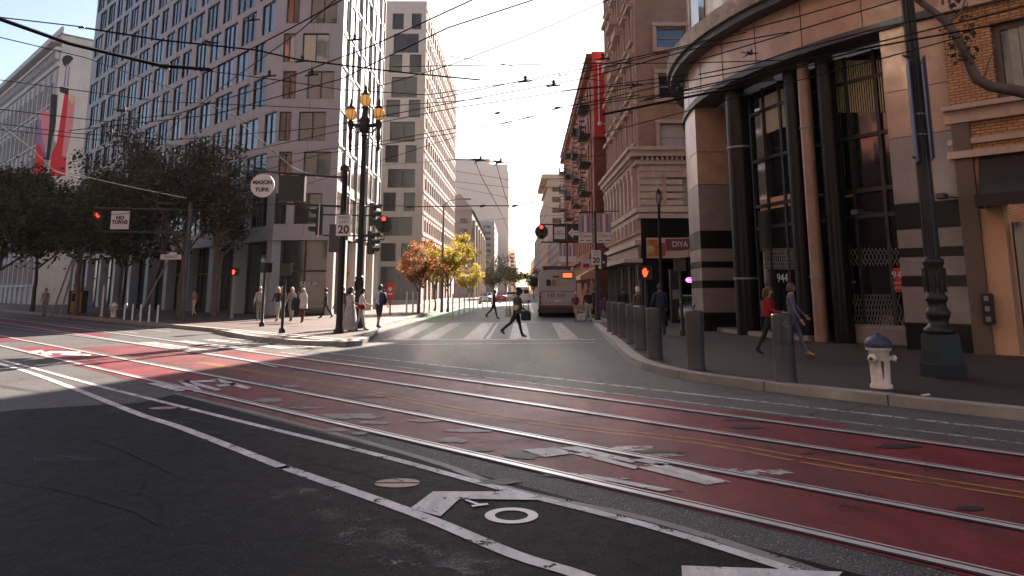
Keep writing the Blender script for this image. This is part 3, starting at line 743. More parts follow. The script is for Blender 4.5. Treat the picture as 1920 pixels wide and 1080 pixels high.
facade(wl, pc, pb, 0, HT - .3, [], .1, (1, 1)); wl.quad((*pf, HT), (*pc, HT), (*pb, HT), (pf[0] + 20, pf[1] + 20, HT))
wl.build('wall', [M['stone'] if False else M['stucco'], M['stucco']], wb, loc=(0, 0, 0))
for a, b, ops in rows:
    for u0, u1 in ops:
        if u0 > 8: window(wb, org, pf, d, n, u0, u1, a, b, .43, pick([('gl1', 3), ('gl4', 2)]), M['pframe'], (1, 1), .09)
for u0, u1 in rows[4][2]:
    c_ = (u0 + u1) / 2; ar = MB(org)
    for k in range(9):
        t0 = math.pi * k / 9; t1 = math.pi * (k + 1) / 9; zb = rows[4][1] - .1
        for rr in (1.0,):
            W = lambda u, z, t: (pf[0] + d[0] * u + n[0] * t, pf[1] + d[1] * u + n[1] * t, z)
            q = [(c_ + r * math.cos(t), zb + r * math.sin(t)) for r, t in ((.8, t0), (1.08, t0), (1.08, t1), (.8, t1))]
            ar.add([W(u, z, .28) for u, z in q] + [W(u, z, -.02) for u, z in q], [(0, 1, 2, 3), (4, 7, 6, 5), (0, 4, 5, 1), (1, 5, 6, 2), (2, 6, 7, 3), (3, 7, 4, 0)])
    ar.build('window_arch', M['stucco'], wb, loc=(0, 0, 0))
mcols = {'k': (.02, .018, .02), 'r': (.5, .02, .035), 'p': (.52, .2, .22), 'v': (.24, .14, .3), 'w': (.62, .55, .5), 'g': (.25, .24, .24), 'y': (.5, .38, .16)}
d = NM; n = (NM[1], -NM[0])
mu = MB(org); names = list(mcols); z_ = .01
def mp(c_, pts, lift):
    mu.cur = names.index(c_); W = [HIT(*p, pc, NM) for p in pts]
    vs = [(pc[0] + d[0] * u + n[0] * lift, pc[1] + d[1] * u + n[1] * lift, z) for u, z in W]
    mu.add(vs, [tuple(range(len(vs)))])
mp('v', [(72, 210), (85, 290), (78, 330), (64, 330)], .02); mp('p', [(74, 207), (93, 210), (92, 262), (84, 285)], .025); mp('r', [(70, 265), (84, 292), (80, 330), (62, 330)], .03)
mp('k', [(96, 176), (108, 178), (104, 240), (96, 300), (86, 300), (92, 240)], .03); mp('g', [(99, 255), (105, 235), (104, 300), (92, 300)], .034)
mp('w', [(111, 172), (122, 176), (112, 268), (101, 264)], .035); mp('r', [(121, 175), (129, 178), (115, 300), (94, 330), (96, 290), (106, 268)], .04); mp('k', [(112, 162), (129, 166), (128, 178), (112, 173)], .045)
mp('p', [(128, 190), (142, 178), (136, 240), (122, 300), (112, 300)], .03); mp('v', [(124, 120), (126, 119), (122, 162), (119, 162)], .03); mp('v', [(129, 125), (131, 124), (128, 162), (125, 162)], .03)
mp('r', [(96, 292), (124, 294), (122, 330), (92, 330)], .048); mp('y', [(133, 178), (142, 182), (138, 194), (132, 192)], .05)
mp('k', [(116, 113), (119, 106), (126, 103), (134, 105), (138, 110), (131, 118), (124, 126), (119, 122)], .02)
mu.build('mural', [mat('mural_' + k, mcols[k], .8, var=.08) for k in names], wb, loc=(0, 0, 0))
# ---------- distant buildings down the side street
def block(name, label, x0, x1, y0, y1, h, m_, side=0, nu=0, nzr=0, group=None, top=None):
    o = empty(name, ((x0 + x1) / 2, y0, 0), label=label, cat='building', group=group); org = ((x0 + x1) / 2, y0, 0)
    wl = MB(org); cr = [(x0, y0), (x1, y0), (x1, y1), (x0, y1)]; allw = []
    for i in range(4):
        p, q = cr[i], cr[(i + 1) % 4]; rows = []; Ls = math.hypot(q[0] - p[0], q[1] - p[1])
        if nu and i in ((0, 1) if side < 0 else (0, 3)):
            k = max(2, int(Ls / nu)); s = Ls / k
            for j in range(nzr):
                a = 4.5 + (h - 5) * j / nzr; rows.append((a, a + (h - 5) / nzr * .55, [(s * (t + .25), s * (t + .75)) for t in range(k)]))
        d, n, L = facade(wl, p, q, 0, h, rows, .3); allw.append((p, d, n, rows))
    wl.quad(*[(*c_, h) for c_ in cr])
    if top:
        for (a0, a1, e) in top: wl.bx((x0 - e, y0 - e, a0), (x1 + e, y1 + e, a1))
    wl.build('wall', m_, o, loc=(0, 0, 0))
    left = 60; fm = (MB(org), MB(org))
    for p, d, n, rows in allw:
        for a, b, ops in rows:
            for u0, u1 in ops: window(None, org, p, d, n, u0, u1, a, b, .28, None, None, (0, 0), .08, into=fm)
    if fm[0].v:
        g_ = fm[0].build('window_rows', M['gl4'], o, loc=(0, 0, 0), kind='stuff'); fm[1].build('frame', M['pframe'], g_, loc=(0, 0, 0), kind='stuff')
    return o, org
o, org = block('gabled_building', 'brown stone building with a pointed gable, left side of the street below the pale tower', -24, -9.0, 168, 250, Zat(395, 168), M['far2'], -1, 3.4, 6)
gb = MB(org); z0, z1 = Zat(395, 168), Zat(364, 168)
gb.add([(-24.4, 167.6, z0), (-8.6, 167.6, z0), (-10.5 - 1.2, 167.6, z1), (-24.4, 251, z0), (-8.6, 251, z0), (-11.7, 251, z1)], [(0, 1, 2), (3, 5, 4), (1, 4, 5, 2), (0, 2, 5, 3)])
gb.build('roof', M['far2'], o, loc=(0, 0, 0))
for y in range(6): cl = MB(org); cl.bx((-9.0, 170 + y * 13, 0), (-8.3, 171.2 + y * 13, z0 - 2)); cl.build('pilaster', M['far3'], o, loc=(0, 0, 0))
H2 = Zat(308, 330)
o, org = block('office_tower', 'huge pale pink concrete office tower far down the street', -34, -2.0, 330, 372, H2, M['far1'])
rb = MB(org)
for j in range(15): rb.bx((-33.6 + j * 2.2, 329.5, 4), (-33.2 + j * 2.2, 329.98, H2 - 3))
for j in range(18): rb.bx((-2.0, 331 + j * 2.3, 4), (-1.5, 331.5 + j * 2.3, H2 - 3))
rb.bx((-28, 334, H2), (-10, 366, H2 + 3.2)); rb.build('rib', M['far1'], o, loc=(0, 0, 0))
block('distant_block', 'low pale block just right of the far office tower', -6, 2.2, 420, 470, Zat(470, 420), M['far1'], -1, 4, 9)
block('distant_block', 'brown mid-rise between the gabled building and the tower, with a glass front', -16, -6.0, 255, 320, Zat(415, 255), M['far4'], -1, 3.5, 10)
block('distant_block', 'short dark block at the far end of the left row, beside street trees', -8, -.5, 375, 415, Zat(500, 375), M['far2'], -1, 4, 5)
o, org = block('beige_hotel', 'beige narrow hotel with a projecting roof slab, beyond the red brick hotel', 7.9, 24, 165, 190, Zat(336, 165), M['far3'], 1, 3.6, 9, top=[(Zat(336, 165), Zat(328, 165), 1.3), (Zat(352, 165), Zat(350, 165), .5)])
block('distant_block', 'beige block with fine balconies, next beyond the beige hotel', 8.2, 24, 192, 225, Zat(378, 192), M['far3'], 1, 3, 8)
block('distant_block', 'grey block further along the right row above the bus', 8.6, 24, 228, 290, Zat(432, 228), M['far4'], 1, 3.4, 8)
block('distant_block', 'smallest pinkish block at the far right end of the street', 9.6, 26, 292, 400, Zat(476, 292), M['far1'], 1, 4, 8)
block('distant_block', 'brown block with shop canopies between the red hotel and the beige hotel', 7.6, 24, 118, 160, Zat(420, 118), M['far2'], 1, 3, 5)
# ---------- right: red brick hotel with blade sign
HRED = Zat(97, 62, 1120); X0 = 6.9
org = (X0, 62, 0); rh = empty('brick_hotel', org, label='red brick hotel with fire escapes and a red blade sign, beyond the ornate corner', cat='building')
wl = MB(org); rows = []
for i in range(6):
    a = 5.2 + i * (HRED - 6.6) / 6; rows.append((a, a + 1.9, [(u, u + 1.2) for u in [1.2 + 2.7 * j for j in range(18)]]))
d, n, L = facade(wl, (X0 + .9, 112), (X0, 62), 0, HRED, rows, .25)
pR = (X0 + .9, 112)
for z in (4.4, HRED - 1.4, HRED - .5): wl.slab(pR, d, n, 0, L, z, z + .35, 0, .5)
facade(wl, (X0, 62), (X0 + 22, 62), 0, HRED, [], .2); wl.quad((X0, 62, HRED), (X0 + 22, 62, HRED), (X0 + 22, 112, HRED), (X0 + .9, 112, HRED)); facade(wl, (X0 + 22, 112), pR, 0, HRED, [], .2); facade(wl, (X0 + 22, 62), (X0 + 22, 112), 0, HRED, [], .2)
wl.build('wall', M['redbrick'], rh, loc=(0, 0, 0))
for a, b, ops in rows:
    for u0, u1 in ops: window(rh, org, pR, d, n, u0, u1, a, b, .22, pick([('gl1', 2), ('gl4', 2), ('gl3', 1)]), M['pframe'], (0, 1), .07)
for k, u in enumerate((8, 22, 36, 46)):
    fe = MB(org)
    for i in range(5):
        z = rows[i + 1][0] - .25
        fe.slab(pR, d, n, u - 1.9, u + 1.9, z, z + .06, .02, 1.0)
        for q in range(10): fe.slab(pR, d, n, u - 1.9 + q * .42, u - 1.87 + q * .42, z, z + .95, .96, .99)
        fe.slab(pR, d, n, u - 1.9, u + 1.9, z + .92, z + .96, .96, 1.0)
        if i < 4:
            for q in range(8): fe.slab(pR, d, n, u - 1.4 + q * .34, u - 1.1 + q * .34, z + .3 + q * .42, z + .36 + q * .42, .35, .9)
    fe.build('fire_escape', M['black'], rh, loc=(0, 0, 0))
bs = MB((0, 0, 0)); zt, zb = Zat(99, 61.8, 1125), Zat(258, 61.8, 1128); sx0, sx1 = AT(1115, 180, 61.8).x, AT(1116, 180, 61.8).x + 1.35
sg = empty('blade_sign', (X0 + .5, 61.7, 0), label='tall red vertical blade sign with white tube lines on the red brick hotel', cat='sign'); org = (X0 + .5, 61.7, 0)
bs = MB(org); bs.bx((sx0 - .15, 61.45, zb), (sx0 + 1.3, 61.75, zt)); bs.build('panel', M['signred'], sg, loc=(0, 0, 0))
tb = MB(org); tb.tube([(sx0 + .3, 61.4, zb + 1.1), (sx0 + .3, 61.4, zt - 1.0), (sx0 + .62, 61.4, zt - .9)], .055, 6); tb.tube([(sx0 + .3, 61.4, zb + 1.1), (sx0 + 1.0, 61.4, zb + 1.1)], .05, 6); tb.ball((sx0 + .35, 61.4, zb + 1.1), .2, 10)
tb.bx((sx0 + .1, 61.36, zt - .95), (sx0 + .5, 61.42, zt - .75)); tb.build('tube_line', M['signw'], sg, loc=(0, 0, 0))
tb = MB(org); tb.tube([(sx0 + 1.05, 61.42, zb + 1.2), (sx0 + 1.05, 61.42, zt - 1.6)], .04, 6); tb.build('tube_line', M['signw'], sg, loc=(0, 0, 0))
# ---------- right: ornate corner building with the restaurant
DX, DY0, DY1 = 7.75, 45.0, 60.2; HD = 44
org = (DX, DY0, 0); db = empty('corner_hotel', org, label='tan brick corner building with carved stone trim and a restaurant banner at street level', cat='building')
zc = Zat(292, DY0, 1230); zl = Zat(400, DY0, 1230); zs = Zat(443, DY0, 1230)
wl = MB(org); wx = [(AT(1228, 70, DY0).x - DX, AT(1286, 70, DY0).x - DX)]
frows = []
for (ya, yb) in ((-168, -128), (-62, -18), (50, 90), (138, 184), (232, 283)): frows.append((Zat(yb, DY0, 1255), Zat(ya, DY0, 1255), [(wx[0][0] + .1, wx[0][1])]))
b2 = (Zat(386, DY0, 1275), Zat(333, DY0, 1275), [(AT(1250, 360, DY0).x - DX, AT(1302, 360, DY0).x - DX)])
wl.cur = 0
d, n, L = facade(wl, (DX, DY0), (DX + 16, DY0), zc, HD, [r_ for r_ in frows if r_[0] > zc], .3)
wl.cur = 1; facade(wl, (DX, DY0), (DX + 16, DY0), zl, zc, [b2], .3, (1, 1)); 
wl.cur = 2; facade(wl, (DX, DY0), (DX + 16, DY0), 0, zl, [(.3, 3.4, [(1.2, 3.6), (4.4, 7)])], .4, (2, 2))
sr = []
zz = zc + 1.0
while zz < HD - 2: sr.append((zz, zz + 2.1, [(1.0, 2.0), (3.4, 4.4), (6.0, 7.0), (8.6, 9.6), (11.1, 12.1), (13.3, 14.3)])); zz += 3.35
wl.cur = 0
ds, ns, Ls = facade(wl, (DX, DY1), (DX, DY0), zc, HD, sr, .3)
pS = (DX, DY1)
lr = [(zl + .9, zc - 1.3, [(u, u + .95) for u in (.9, 2.6, 4.3, 6.0, 7.7, 9.4, 11.1, 12.8)])]
wl.cur = 1; facade(wl, pS, (DX, DY0), zl - 1.6, zc, lr, .35, (1, 1))
wl.cur = 2; facade(wl, pS, (DX, DY0), 0, zl - 1.6, [(.3, 3.2, [(1, 3.4), (4.2, 6.6), (7.4, 9.8), (10.6, 13)])], .4, (2, 2))
wl.cur = 0; facade(wl, (DX + 16, DY0), (DX + 16, DY1), 0, HD, []); facade(wl, (DX + 16, DY1), pS, 0, HD, []); wl.quad((DX, DY0, HD), (DX + 16, DY0, HD), (DX + 16, DY1, HD), (DX, DY1, HD))
wl.build('wall', [M['tanbrick'], M['terra'], M['blackgr']], db, loc=(0, 0, 0))
tr = MB(org)
pF = (DX, DY0)
for (z, h, t) in ((zc - .1, .35, .55), (zc + .25, .2, .75), (zc - .55, .25, .25), (zl + .05, .3, .3), (zl - .3, .3, .16)):
    tr.slab(pF, d, n, -t, 16, z, z + h, -.02, t); tr.slab(pS, ds, ns, 0, Ls, z, z + h, -.02, t - .004)
for (z, h, t) in ((zl - 1.9, .3, .35), (zl - 1.2, .18, .2)): tr.slab(pS, ds, ns, 0, Ls, z, z + h, -.02, t)
for j in range(30): tr.slab(pF, d, n, .1 + j * .3, .24 + j * .3, zc - .32, zc - .12, .0, .4)
for j in range(50): tr.slab(pS, ds, ns, .1 + j * .3, .24 + j * .3, zc - .32, zc - .12, .0, .4)
for j in range(9): tr.slab(pS, ds, ns, .4 + j * 1.75, .75 + j * 1.75, zl - 1.1, zl - .35, .0, .38)
zq = zl + .5
while zq < zc - .7: tr.slab(pF, d, n, 0.02, 2.6, zq, zq + .3, .0, .06); zq += .42
tr.build('cornice', M['stone'], db, loc=(0, 0, 0))
for j in range(9):
    q = MB(org); q.slab(pS, ds, ns, .3 + j * 1.7, .75 + j * 1.7, zl + .4, zc - .6, .0, .3); q.slab(pS, ds, ns, .25 + j * 1.7, .8 + j * 1.7, zc - 1.0, zc - .6, .0, .36); q.build('pilaster', M['stone'], db, loc=(0, 0, 0))
for a, b, ops in [r_ for r_ in frows if r_[0] > zc] + [b2]:
    for u0, u1 in ops:
        wn_ = window(db, org, pF, d, n, u0, u1, a, b, .28, M['gl1'], M['pframe'], (0, 1), .1)
        if b < Zat(220, DY0): 
            bl = MB(org); bl.slab(pF, d, n, u0 + .1, u1 - .1, a + (.28 if a > zc else .05), b - .1, -.24, -.225); bl.build('blind', M['blind'], wn_, loc=(0, 0, 0))
        sl_ = MB(org); sl_.slab(pF, d, n, u0 - .3, u1 + .3, a - .28, a - .02, .0, .22); sl_.slab(pF, d, n, u0 - .25, u0 - .02, a, b, .0, .1); sl_.slab(pF, d, n, u1 + .02, u1 + .25, a, b, .0, .1); sl_.slab(pF, d, n, u0 - .28, u1 + .28, b + .02, b + .25, .0, .15)
        sl_.build('sill', M['terra'], wn_, loc=(0, 0, 0))
for a, b, ops in sr + lr:
    for u0, u1 in ops:
        wn_ = window(db, org, pS, ds, ns, u0, u1, a, b, .28, pick([('gl1', 3), ('gl4', 2), ('gl3', 1)]), M['pframe'], (0, 1), .07)
        if a > zc:
            s2_ = MB(org); s2_.slab(pS, ds, ns, u0 - .2, u1 + .2, a - .2, a - .02, .0, .2); s2_.slab(pS, ds, ns, u0 - .3, u1 + .3, b + .05, b + .3, .0, .34); s2_.slab(pS, ds, ns, u0 - .18, u0 - .02, a, b, .0, .12); s2_.slab(pS, ds, ns, u1 + .02, u1 + .18, a, b, .0, .12); s2_.build('sill', M['terra'], wn_, loc=(0, 0, 0))
for k, z in enumerate((Zat(118, 52, 1150), Zat(44, 50, 1160))):
    bc = MB(org); bc.slab(pS, ds, ns, 5.2 + 2.4 * k, 7.6 + 2.4 * k, z, z + .3, .0, .9); bc.slab(pS, ds, ns, 5.4 + 2.4 * k, 7.4 + 2.4 * k, z - .7, z, .0, .5); bc.build('balcony', M['terra'], db, loc=(0, 0, 0))
for j in range(4):
    pp = MB(org); pp.slab(pS, ds, ns, .9 + j * 3.2, 3.5 + j * 3.2, .3, 3.2, -.36, -.34); pp.build('shop_window', M['gl4'], db, loc=(0, 0, 0))
fb = MB(org); fb.slab(pS, ds, ns, .2, Ls - .1, 3.6, zl - 2.0, .02, .18); fb.build('shop_fascia', mat('stained_fascia', (.33, .24, .2), .7, var=.25, scale=1.2, streak=.6), db, loc=(0, 0, 0))
cp = MB(org); cp.slab(pS, ds, ns, 0, Ls + .4, 3.35, 3.58, .0, 1.1); cp.build('shop_canopy', M['stone'], db, loc=(0, 0, 0))
for j in range(14):
    mu_ = MB(org); mu_.slab(pS, ds, ns, .3 + j * 1.1, .38 + j * 1.1, .15, 3.3, .06, .16); mu_.build('mullion', M['grey'], db, loc=(0, 0, 0))
# restaurant banner
bz0, bz1 = Zat(483, DY0 - .3, 1215), Zat(445, DY0 - .3, 1215); bx0, bx1 = AT(1212, 465, DY0 - .3).x, AT(1312, 465, DY0 - .3).x; org = (bx0, DY0 - .3, 0)
rb_ = empty('restaurant_banner', org, label='sagging cream and maroon restaurant banner reading DIYA, with a food picture', cat='banner')
def sag(u0, u1, za, zb, y, mname, name):
    q = MB(org)
    for k in range(8):
        ua = u0 + (u1 - u0) * k / 8; ub = u0 + (u1 - u0) * (k + 1) / 8
        f = lambda u, z: z + max(0, (u - 1.7)) ** 2 * .12 * (1 if z < (bz0 + bz1) / 2 else .3) - .03
        q.add([(bx0 + ua, y, f(ua, za)), (bx0 + ub, y, f(ub, za)), (bx0 + ub, y, f(ub, zb)), (bx0 + ua, y, f(ua, zb)), (bx0 + ua, y + .01, f(ua, za)), (bx0 + ub, y + .01, f(ub, za)), (bx0 + ub, y + .01, f(ub, zb)), (bx0 + ua, y + .01, f(ua, zb))], [(0, 1, 2, 3), (4, 7, 6, 5), (0, 4, 5, 1), (3, 2, 6, 7)])
    return q.build(name, mname, rb_, loc=(0, 0, 0))
bw_ = bx1 - bx0
sag(0, bw_, bz0, bz1, DY0 - .3, mat('cream_cloth', (.42, .33, .28), .8), 'cloth')
sag(1.15, bw_, bz0 + (bz1 - bz0) * .36, bz1 - .06, DY0 - .315, mat('maroon_cloth', (.16, .04, .05), .8), 'stripe')
ph = sag(.08, .75, bz0 + .1, bz1 - .1, DY0 - .318, mat('food_picture', (.4, .13, .04), .6, var=.7, scale=2.2), 'food_picture')
sag(.9, 1.12, bz0 + .1, bz1 - .3, DY0 - .318, mat('red_picture_strip', (.3, .05, .04), .6, var=.6, scale=3), 'food_picture')
fd = MB(org); fd.lathe([(.24, 0), (.22, .01), (.001, .015)], (bx0 + .22, DY0 - .325, (bz0 + bz1) / 2 - .12), 14, Matrix.Rotation(R(90), 3, 'X')); fd.build('food_spot', mat('green_food', (.4, .36, .12), .6, var=.3), rb_, loc=(0, 0, 0))
text('lettering', 'DIYA', .46, M['signw'], rb_, (1.95 + .05, -.03, (bz0 + bz1) / 2 + .18), sx=.9)
# ---------- right: rounded granite bank building
AC = (22.5, 29.9); AR = 15.0
def ahit(px, py, rr=AR):
    r = ray(px, py); a = r[0] ** 2 + r[1] ** 2; b = -(r[0] * AC[0] + r[1] * AC[1]); c = AC[0] ** 2 + AC[1] ** 2 - rr * rr
    D = max(b * b - a * c, 0); t = (-b - math.sqrt(D)) / a
    return math.atan2(r[1] * t - AC[1], r[0] * t - AC[0]) % (2 * math.pi), EYE + r[2] * t
def AP(a, r): return (AC[0] + r * math.cos(a), AC[1] + r * math.sin(a))
org = (*AP(R(200), AR), 0); bb = empty('granite_building', org, label='rounded tan granite building with a tall dark glass entrance and overhanging curved cornice, numbered 944', cat='building')
def arcbox(mb, a0, a1, r0, r1, z0, z1, k=None):
    k = k or max(2, int(abs(a1 - a0) * 14))
    for i in range(k):
        b0 = a0 + (a1 - a0) * i / k; b1 = a0 + (a1 - a0) * (i + 1) / k
        P8 = [(*AP(b, r), z) for z in (z0, z1) for r in (r0, r1) for b in (b0, b1)]
        fs = [(4, 6, 7, 5), (0, 1, 3, 2), (2, 3, 7, 6), (0, 4, 5, 1)]
        if i == 0: fs.append((0, 2, 6, 4))
        if i == k - 1: fs.append((1, 5, 7, 3))
        mb.add(P8, fs)
aR1 = ANG + math.pi                        # tangent with the main street
aPR = ahit(1700, 640)[0]; aPL1 = ahit(1318, 560)[0]; aPL0 = R(152)
z_op = ahit(1500, 104)[1]; z_c0 = ahit(1440, 13, AR + .55)[1]; z_j1 = ahit(1660, 175)[1]; z_j2 = ahit(1660, 262)[1]; 
zj = [ahit(1700, y)[1] for y in (590, 540, 526, 505, 490, 462, 445, 402)]
0 and print('granite', math.degrees(aPR), math.degrees(aPL1), z_op, z_c0, z_j1, z_j2, zj)
Z944 = [0, 1.35, 2.45, 2.65, 3.2, 3.4, 3.95, 4.65]
zs_ = [0] + [ahit(1700, y)[1] for y in (605, 537, 518, 482, 466, 430, 382)] + [z_j2, z_j1, z_op]
ms_ = ['blackgr', 'granite2', 'blackgr', 'granite2', 'blackgr', 'granite2', 'blackgr', 'granite2', 'granite', 'granite']
def pier(a0, a1, r0, r1, nm):
    q = MB(org); names = ['blackgr', 'granite2', 'granite', 'joint']
    for i in range(len(ms_)):
        q.cur = names.index(ms_[i]); arcbox(q, a0, a1, r0, r1, zs_[i] + (.012 if i else 0), zs_[i + 1] - .012)
        q.cur = 3; arcbox(q, a0 + .003 * (1 if a1 > a0 else -1), a1 - .003 * (1 if a1 > a0 else -1), r0 + .02, r1 - .02, zs_[i + 1] - .0125, zs_[i + 1] + .0125)
    return q.build('pier', [M[k] for k in names], bb, loc=(0, 0, 0))
pier(aPR, aR1 + .002, AR - 2.2, AR, 'r'); pier(aPL0, aPL1, AR - 2.6, AR, 'l')
q = MB(org)
arcbox(q, aPL0, aR1 + .002, AR - .7, AR + .0, z_op + .25, z_c0 + .6)
q.build('entablature', M['granite'], bb, loc=(0, 0, 0))
q = MB(org); arcbox(q, aPL0, aR1 + .002, AR - .9, AR + .1, z_op, z_op + .24); q.build('lintel_moulding', M['dkgrey'], bb, loc=(0, 0, 0))
q = MB(org)
for a in [aPL0 + (aR1 - aPL0) * i / 9 for i in range(1, 9)]: arcbox(q, a, a + .0014, AR - .01, AR + .006, z_op + .25, z_c0 - .05, 1)
q.build('panel_joint', M['joint'], bb, loc=(0, 0, 0))
q = MB(org); arcbox(q, aPL0 - .02, aR1 + .004, AR - .6, AR + .72, z_c0 + .25, z_c0 + .85); q.build('cornice', mat('mottled_cornice_stone', (.2, .16, .135), .8, var=.6, scale=3, bmp=.6, bscale=10), bb, loc=(0, 0, 0))
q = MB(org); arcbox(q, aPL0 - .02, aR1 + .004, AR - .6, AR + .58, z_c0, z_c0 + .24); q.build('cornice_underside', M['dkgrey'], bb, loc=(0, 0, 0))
q = MB(org); arcbox(q, aPL0, aR1 + .002, AR - 4, AR - .3, z_c0 + .86, z_c0 + 9)
q.build('upper_wall', M['granite'], bb, loc=(0, 0, 0))
for i in range(7):
    a = aPL0 + .12 + i * .17; q = MB(org); arcbox(q, a, a + .1, AR - .4, AR - .27, z_c0 + 1.3, z_c0 + 4.6); q.build('window', M['gl3'] if i % 2 else M['gl1'], bb, loc=(0, 0, 0))
# the rest of the mass
q = MB(org); back = [AP(aR1 + .002, AR - .3), (34, -2), (60, 20), (60, 36), AP(aPL0, AR - .3)]
for i in range(len(back) - 1):
    if i == 0: continue
    facade(q, back[i], back[i + 1], 0, z_c0 + 8, [])
q.build('rear_wall', M['granite2'], bb, loc=(0, 0, 0))
# recess: glass wall, blinds, dark band, doors
RG = AR - 1.5
q = MB(org); arcbox(q, aPL1 - .03, aPR + .03, RG - .12, RG, .15, z_op, 18); gq = q.build('glass_wall', M['gl1'], bb, loc=(0, 0, 0))
q = MB(org)
aC0 = ahit(1395, 400, AR - .7)[0]; aC1 = ahit(1522, 400, AR - .7)[0]
for z in (3.9, 4.7, 6.4, 8.2): arcbox(q, aPL1, aPR, RG, RG + .09, z, z + .12)
for t in [aPL1 + (aPR - aPL1) * i / 9 for i in range(10)]: arcbox(q, t, t + .008, RG, RG + .1, .15, z_op, 1)
q.build('frame', M['frame'], gq, loc=(0, 0, 0))
q = MB(org); arcbox(q, aPL1, aPR, RG + .01, RG + .05, 3.1, 4.6); q.build('dark_band', M['blackgr'], bb, loc=(0, 0, 0))
def wpan(px0, px1, yt, yb, mname, name, r=RG + .03):
    q = MB(org); a0 = ahit(px0, (yt + yb) / 2, r)[0]; a1 = ahit(px1, (yt + yb) / 2, r)[0]; z0 = ahit((px0 + px1) / 2, yb, r)[1]; z1 = ahit((px0 + px1) / 2, yt, r)[1]
    arcbox(q, a0, a1, r - .02, r, z0, z1, 4); return q.build(name, M[mname], bb, loc=(0, 0, 0))
wpan(1446, 1494, 165, 238, 'gblind', 'blind'); wpan(1425, 1452, 178, 250, 'blind', 'blind'); wpan(1545, 1562, 135, 220, 'gblind', 'blind')
for i in range(22): 
    px = 1568 + i * 4.4; wpan(px, px + 2.4, 112, 212, 'gblind', 'blind_slat', RG + .05)
wpan(1426, 1510, 366, 424, 'render', 'blind'); wpan(1574, 1606, 362, 410, 'render', 'blind')
for (ac, mname, rad) in ((ahit(1390, 400, AR - .7)[0], 'blackgr', .42), (aC1, 'granite', .2)):
    c_ = AP(ac, AR - .75); q = MB(org); q.lathe([(rad, .1), (rad, z_op)], (*c_, 0), 20); cq = q.build('column', M['column'] if mname == 'granite' else M[mname], bb, loc=(0, 0, 0))
    for z in (2.1, 6.9): q = MB(org); q.lathe([(rad + .03, z), (rad + .03, z + .07)], (*c_, 0), 20); q.build('collar', M['grey'], cq, loc=(0, 0, 0))
    for s_ in ((-1, 1) if mname == 'granite' else ()):
        e = AP(ac + s_ * .05, AR - .95); q = MB(org); q.lathe([(.3, .1), (.3, z_op)], (*e, 0), 14); q.build('column', M['blackgr'], bb, loc=(0, 0, 0))
for px in (1535, 1552):
    a = ahit(px, 560, RG + .1)[0]; q = MB(org); q.tube([(*AP(a, RG + .2), .2), (*AP(a, RG + .2), 3.6)], .035, 8); q.build('door_handle', M['grey'], bb, loc=(0, 0, 0))
# folding security grilles behind the doors
for (pa, pb_, ya, yb) in ((1436, 1492, 465, 505), (1578, 1690, 465, 498), (1600, 1690, 552, 612)):
    q = MB(org); r = RG + .07
    for i in range(16):
        px = pa + (pb_ - pa) * i / 15; a = ahit(px, (ya + yb) / 2, r)[0]; z0, z1 = ahit(px, yb, r)[1], ahit(px, ya, r)[1]
        a2 = a - .012
        q.tube([(*AP(a, r), z0), (*AP(a2, r), (z0 + z1) / 2), (*AP(a, r), z1)], .012, 4, False); q.tube([(*AP(a2, r), z0), (*AP(a, r), (z0 + z1) / 2), (*AP(a2, r), z1)], .012, 4, False)
    q.build('folding_grille', M['grey'], bb, loc=(0, 0, 0))
a = ahit(1640, 633, RG + .2)[0]; q = MB(org); arcbox(q, ahit(1592, 630, RG + .3)[0], aPR, RG, RG + .35, .15, .62); q.build('sill', M['granite2'], bb, loc=(0, 0, 0))
q = MB(org); arcbox(q, ahit(1592, 630, RG + .3)[0], aPR, RG + .02, RG + .2, .625, .7); q.build('sill_trim', M['grey'], bb, loc=(0, 0, 0))
q = MB(org); arcbox(q, aPL1, ahit(1560, 640, RG)[0], RG, RG + 1.0, .0, .3); q.build('step', M['granite2'], bb, loc=(0, 0, 0))
def arctext(name, body, size, px, py, mname, r=RG + .14, parent=None, sx=1.0):
    a, z = ahit(px, py, r); p = AP(a, r)
    return text(name, body, size, M[mname], parent or bb, (p[0] - org[0], p[1] - org[1], z), (R(90), 0, a + R(90)), sx=sx)
arctext('street_number', '944', .42, 1467, 522, 'signw')
q = MB(org); r = RG + .2; a0 = ahit(1677, 530, r)[0]; arcbox(q, a0, ahit(1700, 530, r)[0], r - .03, r, ahit(1690, 548, r)[1], ahit(1690, 502, r)[1]); q.build('red_sign', M['signred'], bb, loc=(0, 0, 0))
arctext('lettering', '944', .3, 1686, 516, 'signw', RG + .215); arctext('lettering', 'MARKET', .1, 1687, 531, 'signw', RG + .215); arctext('lettering', 'STREET', .1, 1687, 540, 'signw', RG + .215)
arctext('door_lettering', 'NOTICE', .09, 1596, 529, 'signw', RG + .14)
for (px, py) in ((1608, 398), (1766, 368)):
    a, z = ahit(px, py, AR + .5); p = AP(a, AR + .5); fl_ = empty('floodlight', (*p, 0), label='small black floodlight on an arm over the glass entrance' if px < 1700 else 'small black floodlight on an arm beside the right granite pier', cat='light', group='floodlights on the granite building')
    q = MB((*p, 0)); q.box((*p, z), (.36, .2, .13), a); q.build('lamp_head', M['dkgrey'], fl_, loc=(0, 0, 0)); q = MB((*p, 0)); q.tube([(*p, z), (*AP(a + .02, AR - .1), z - .02)], .02, 6); q.build('arm', M['dkgrey'], fl_, loc=(0, 0, 0))
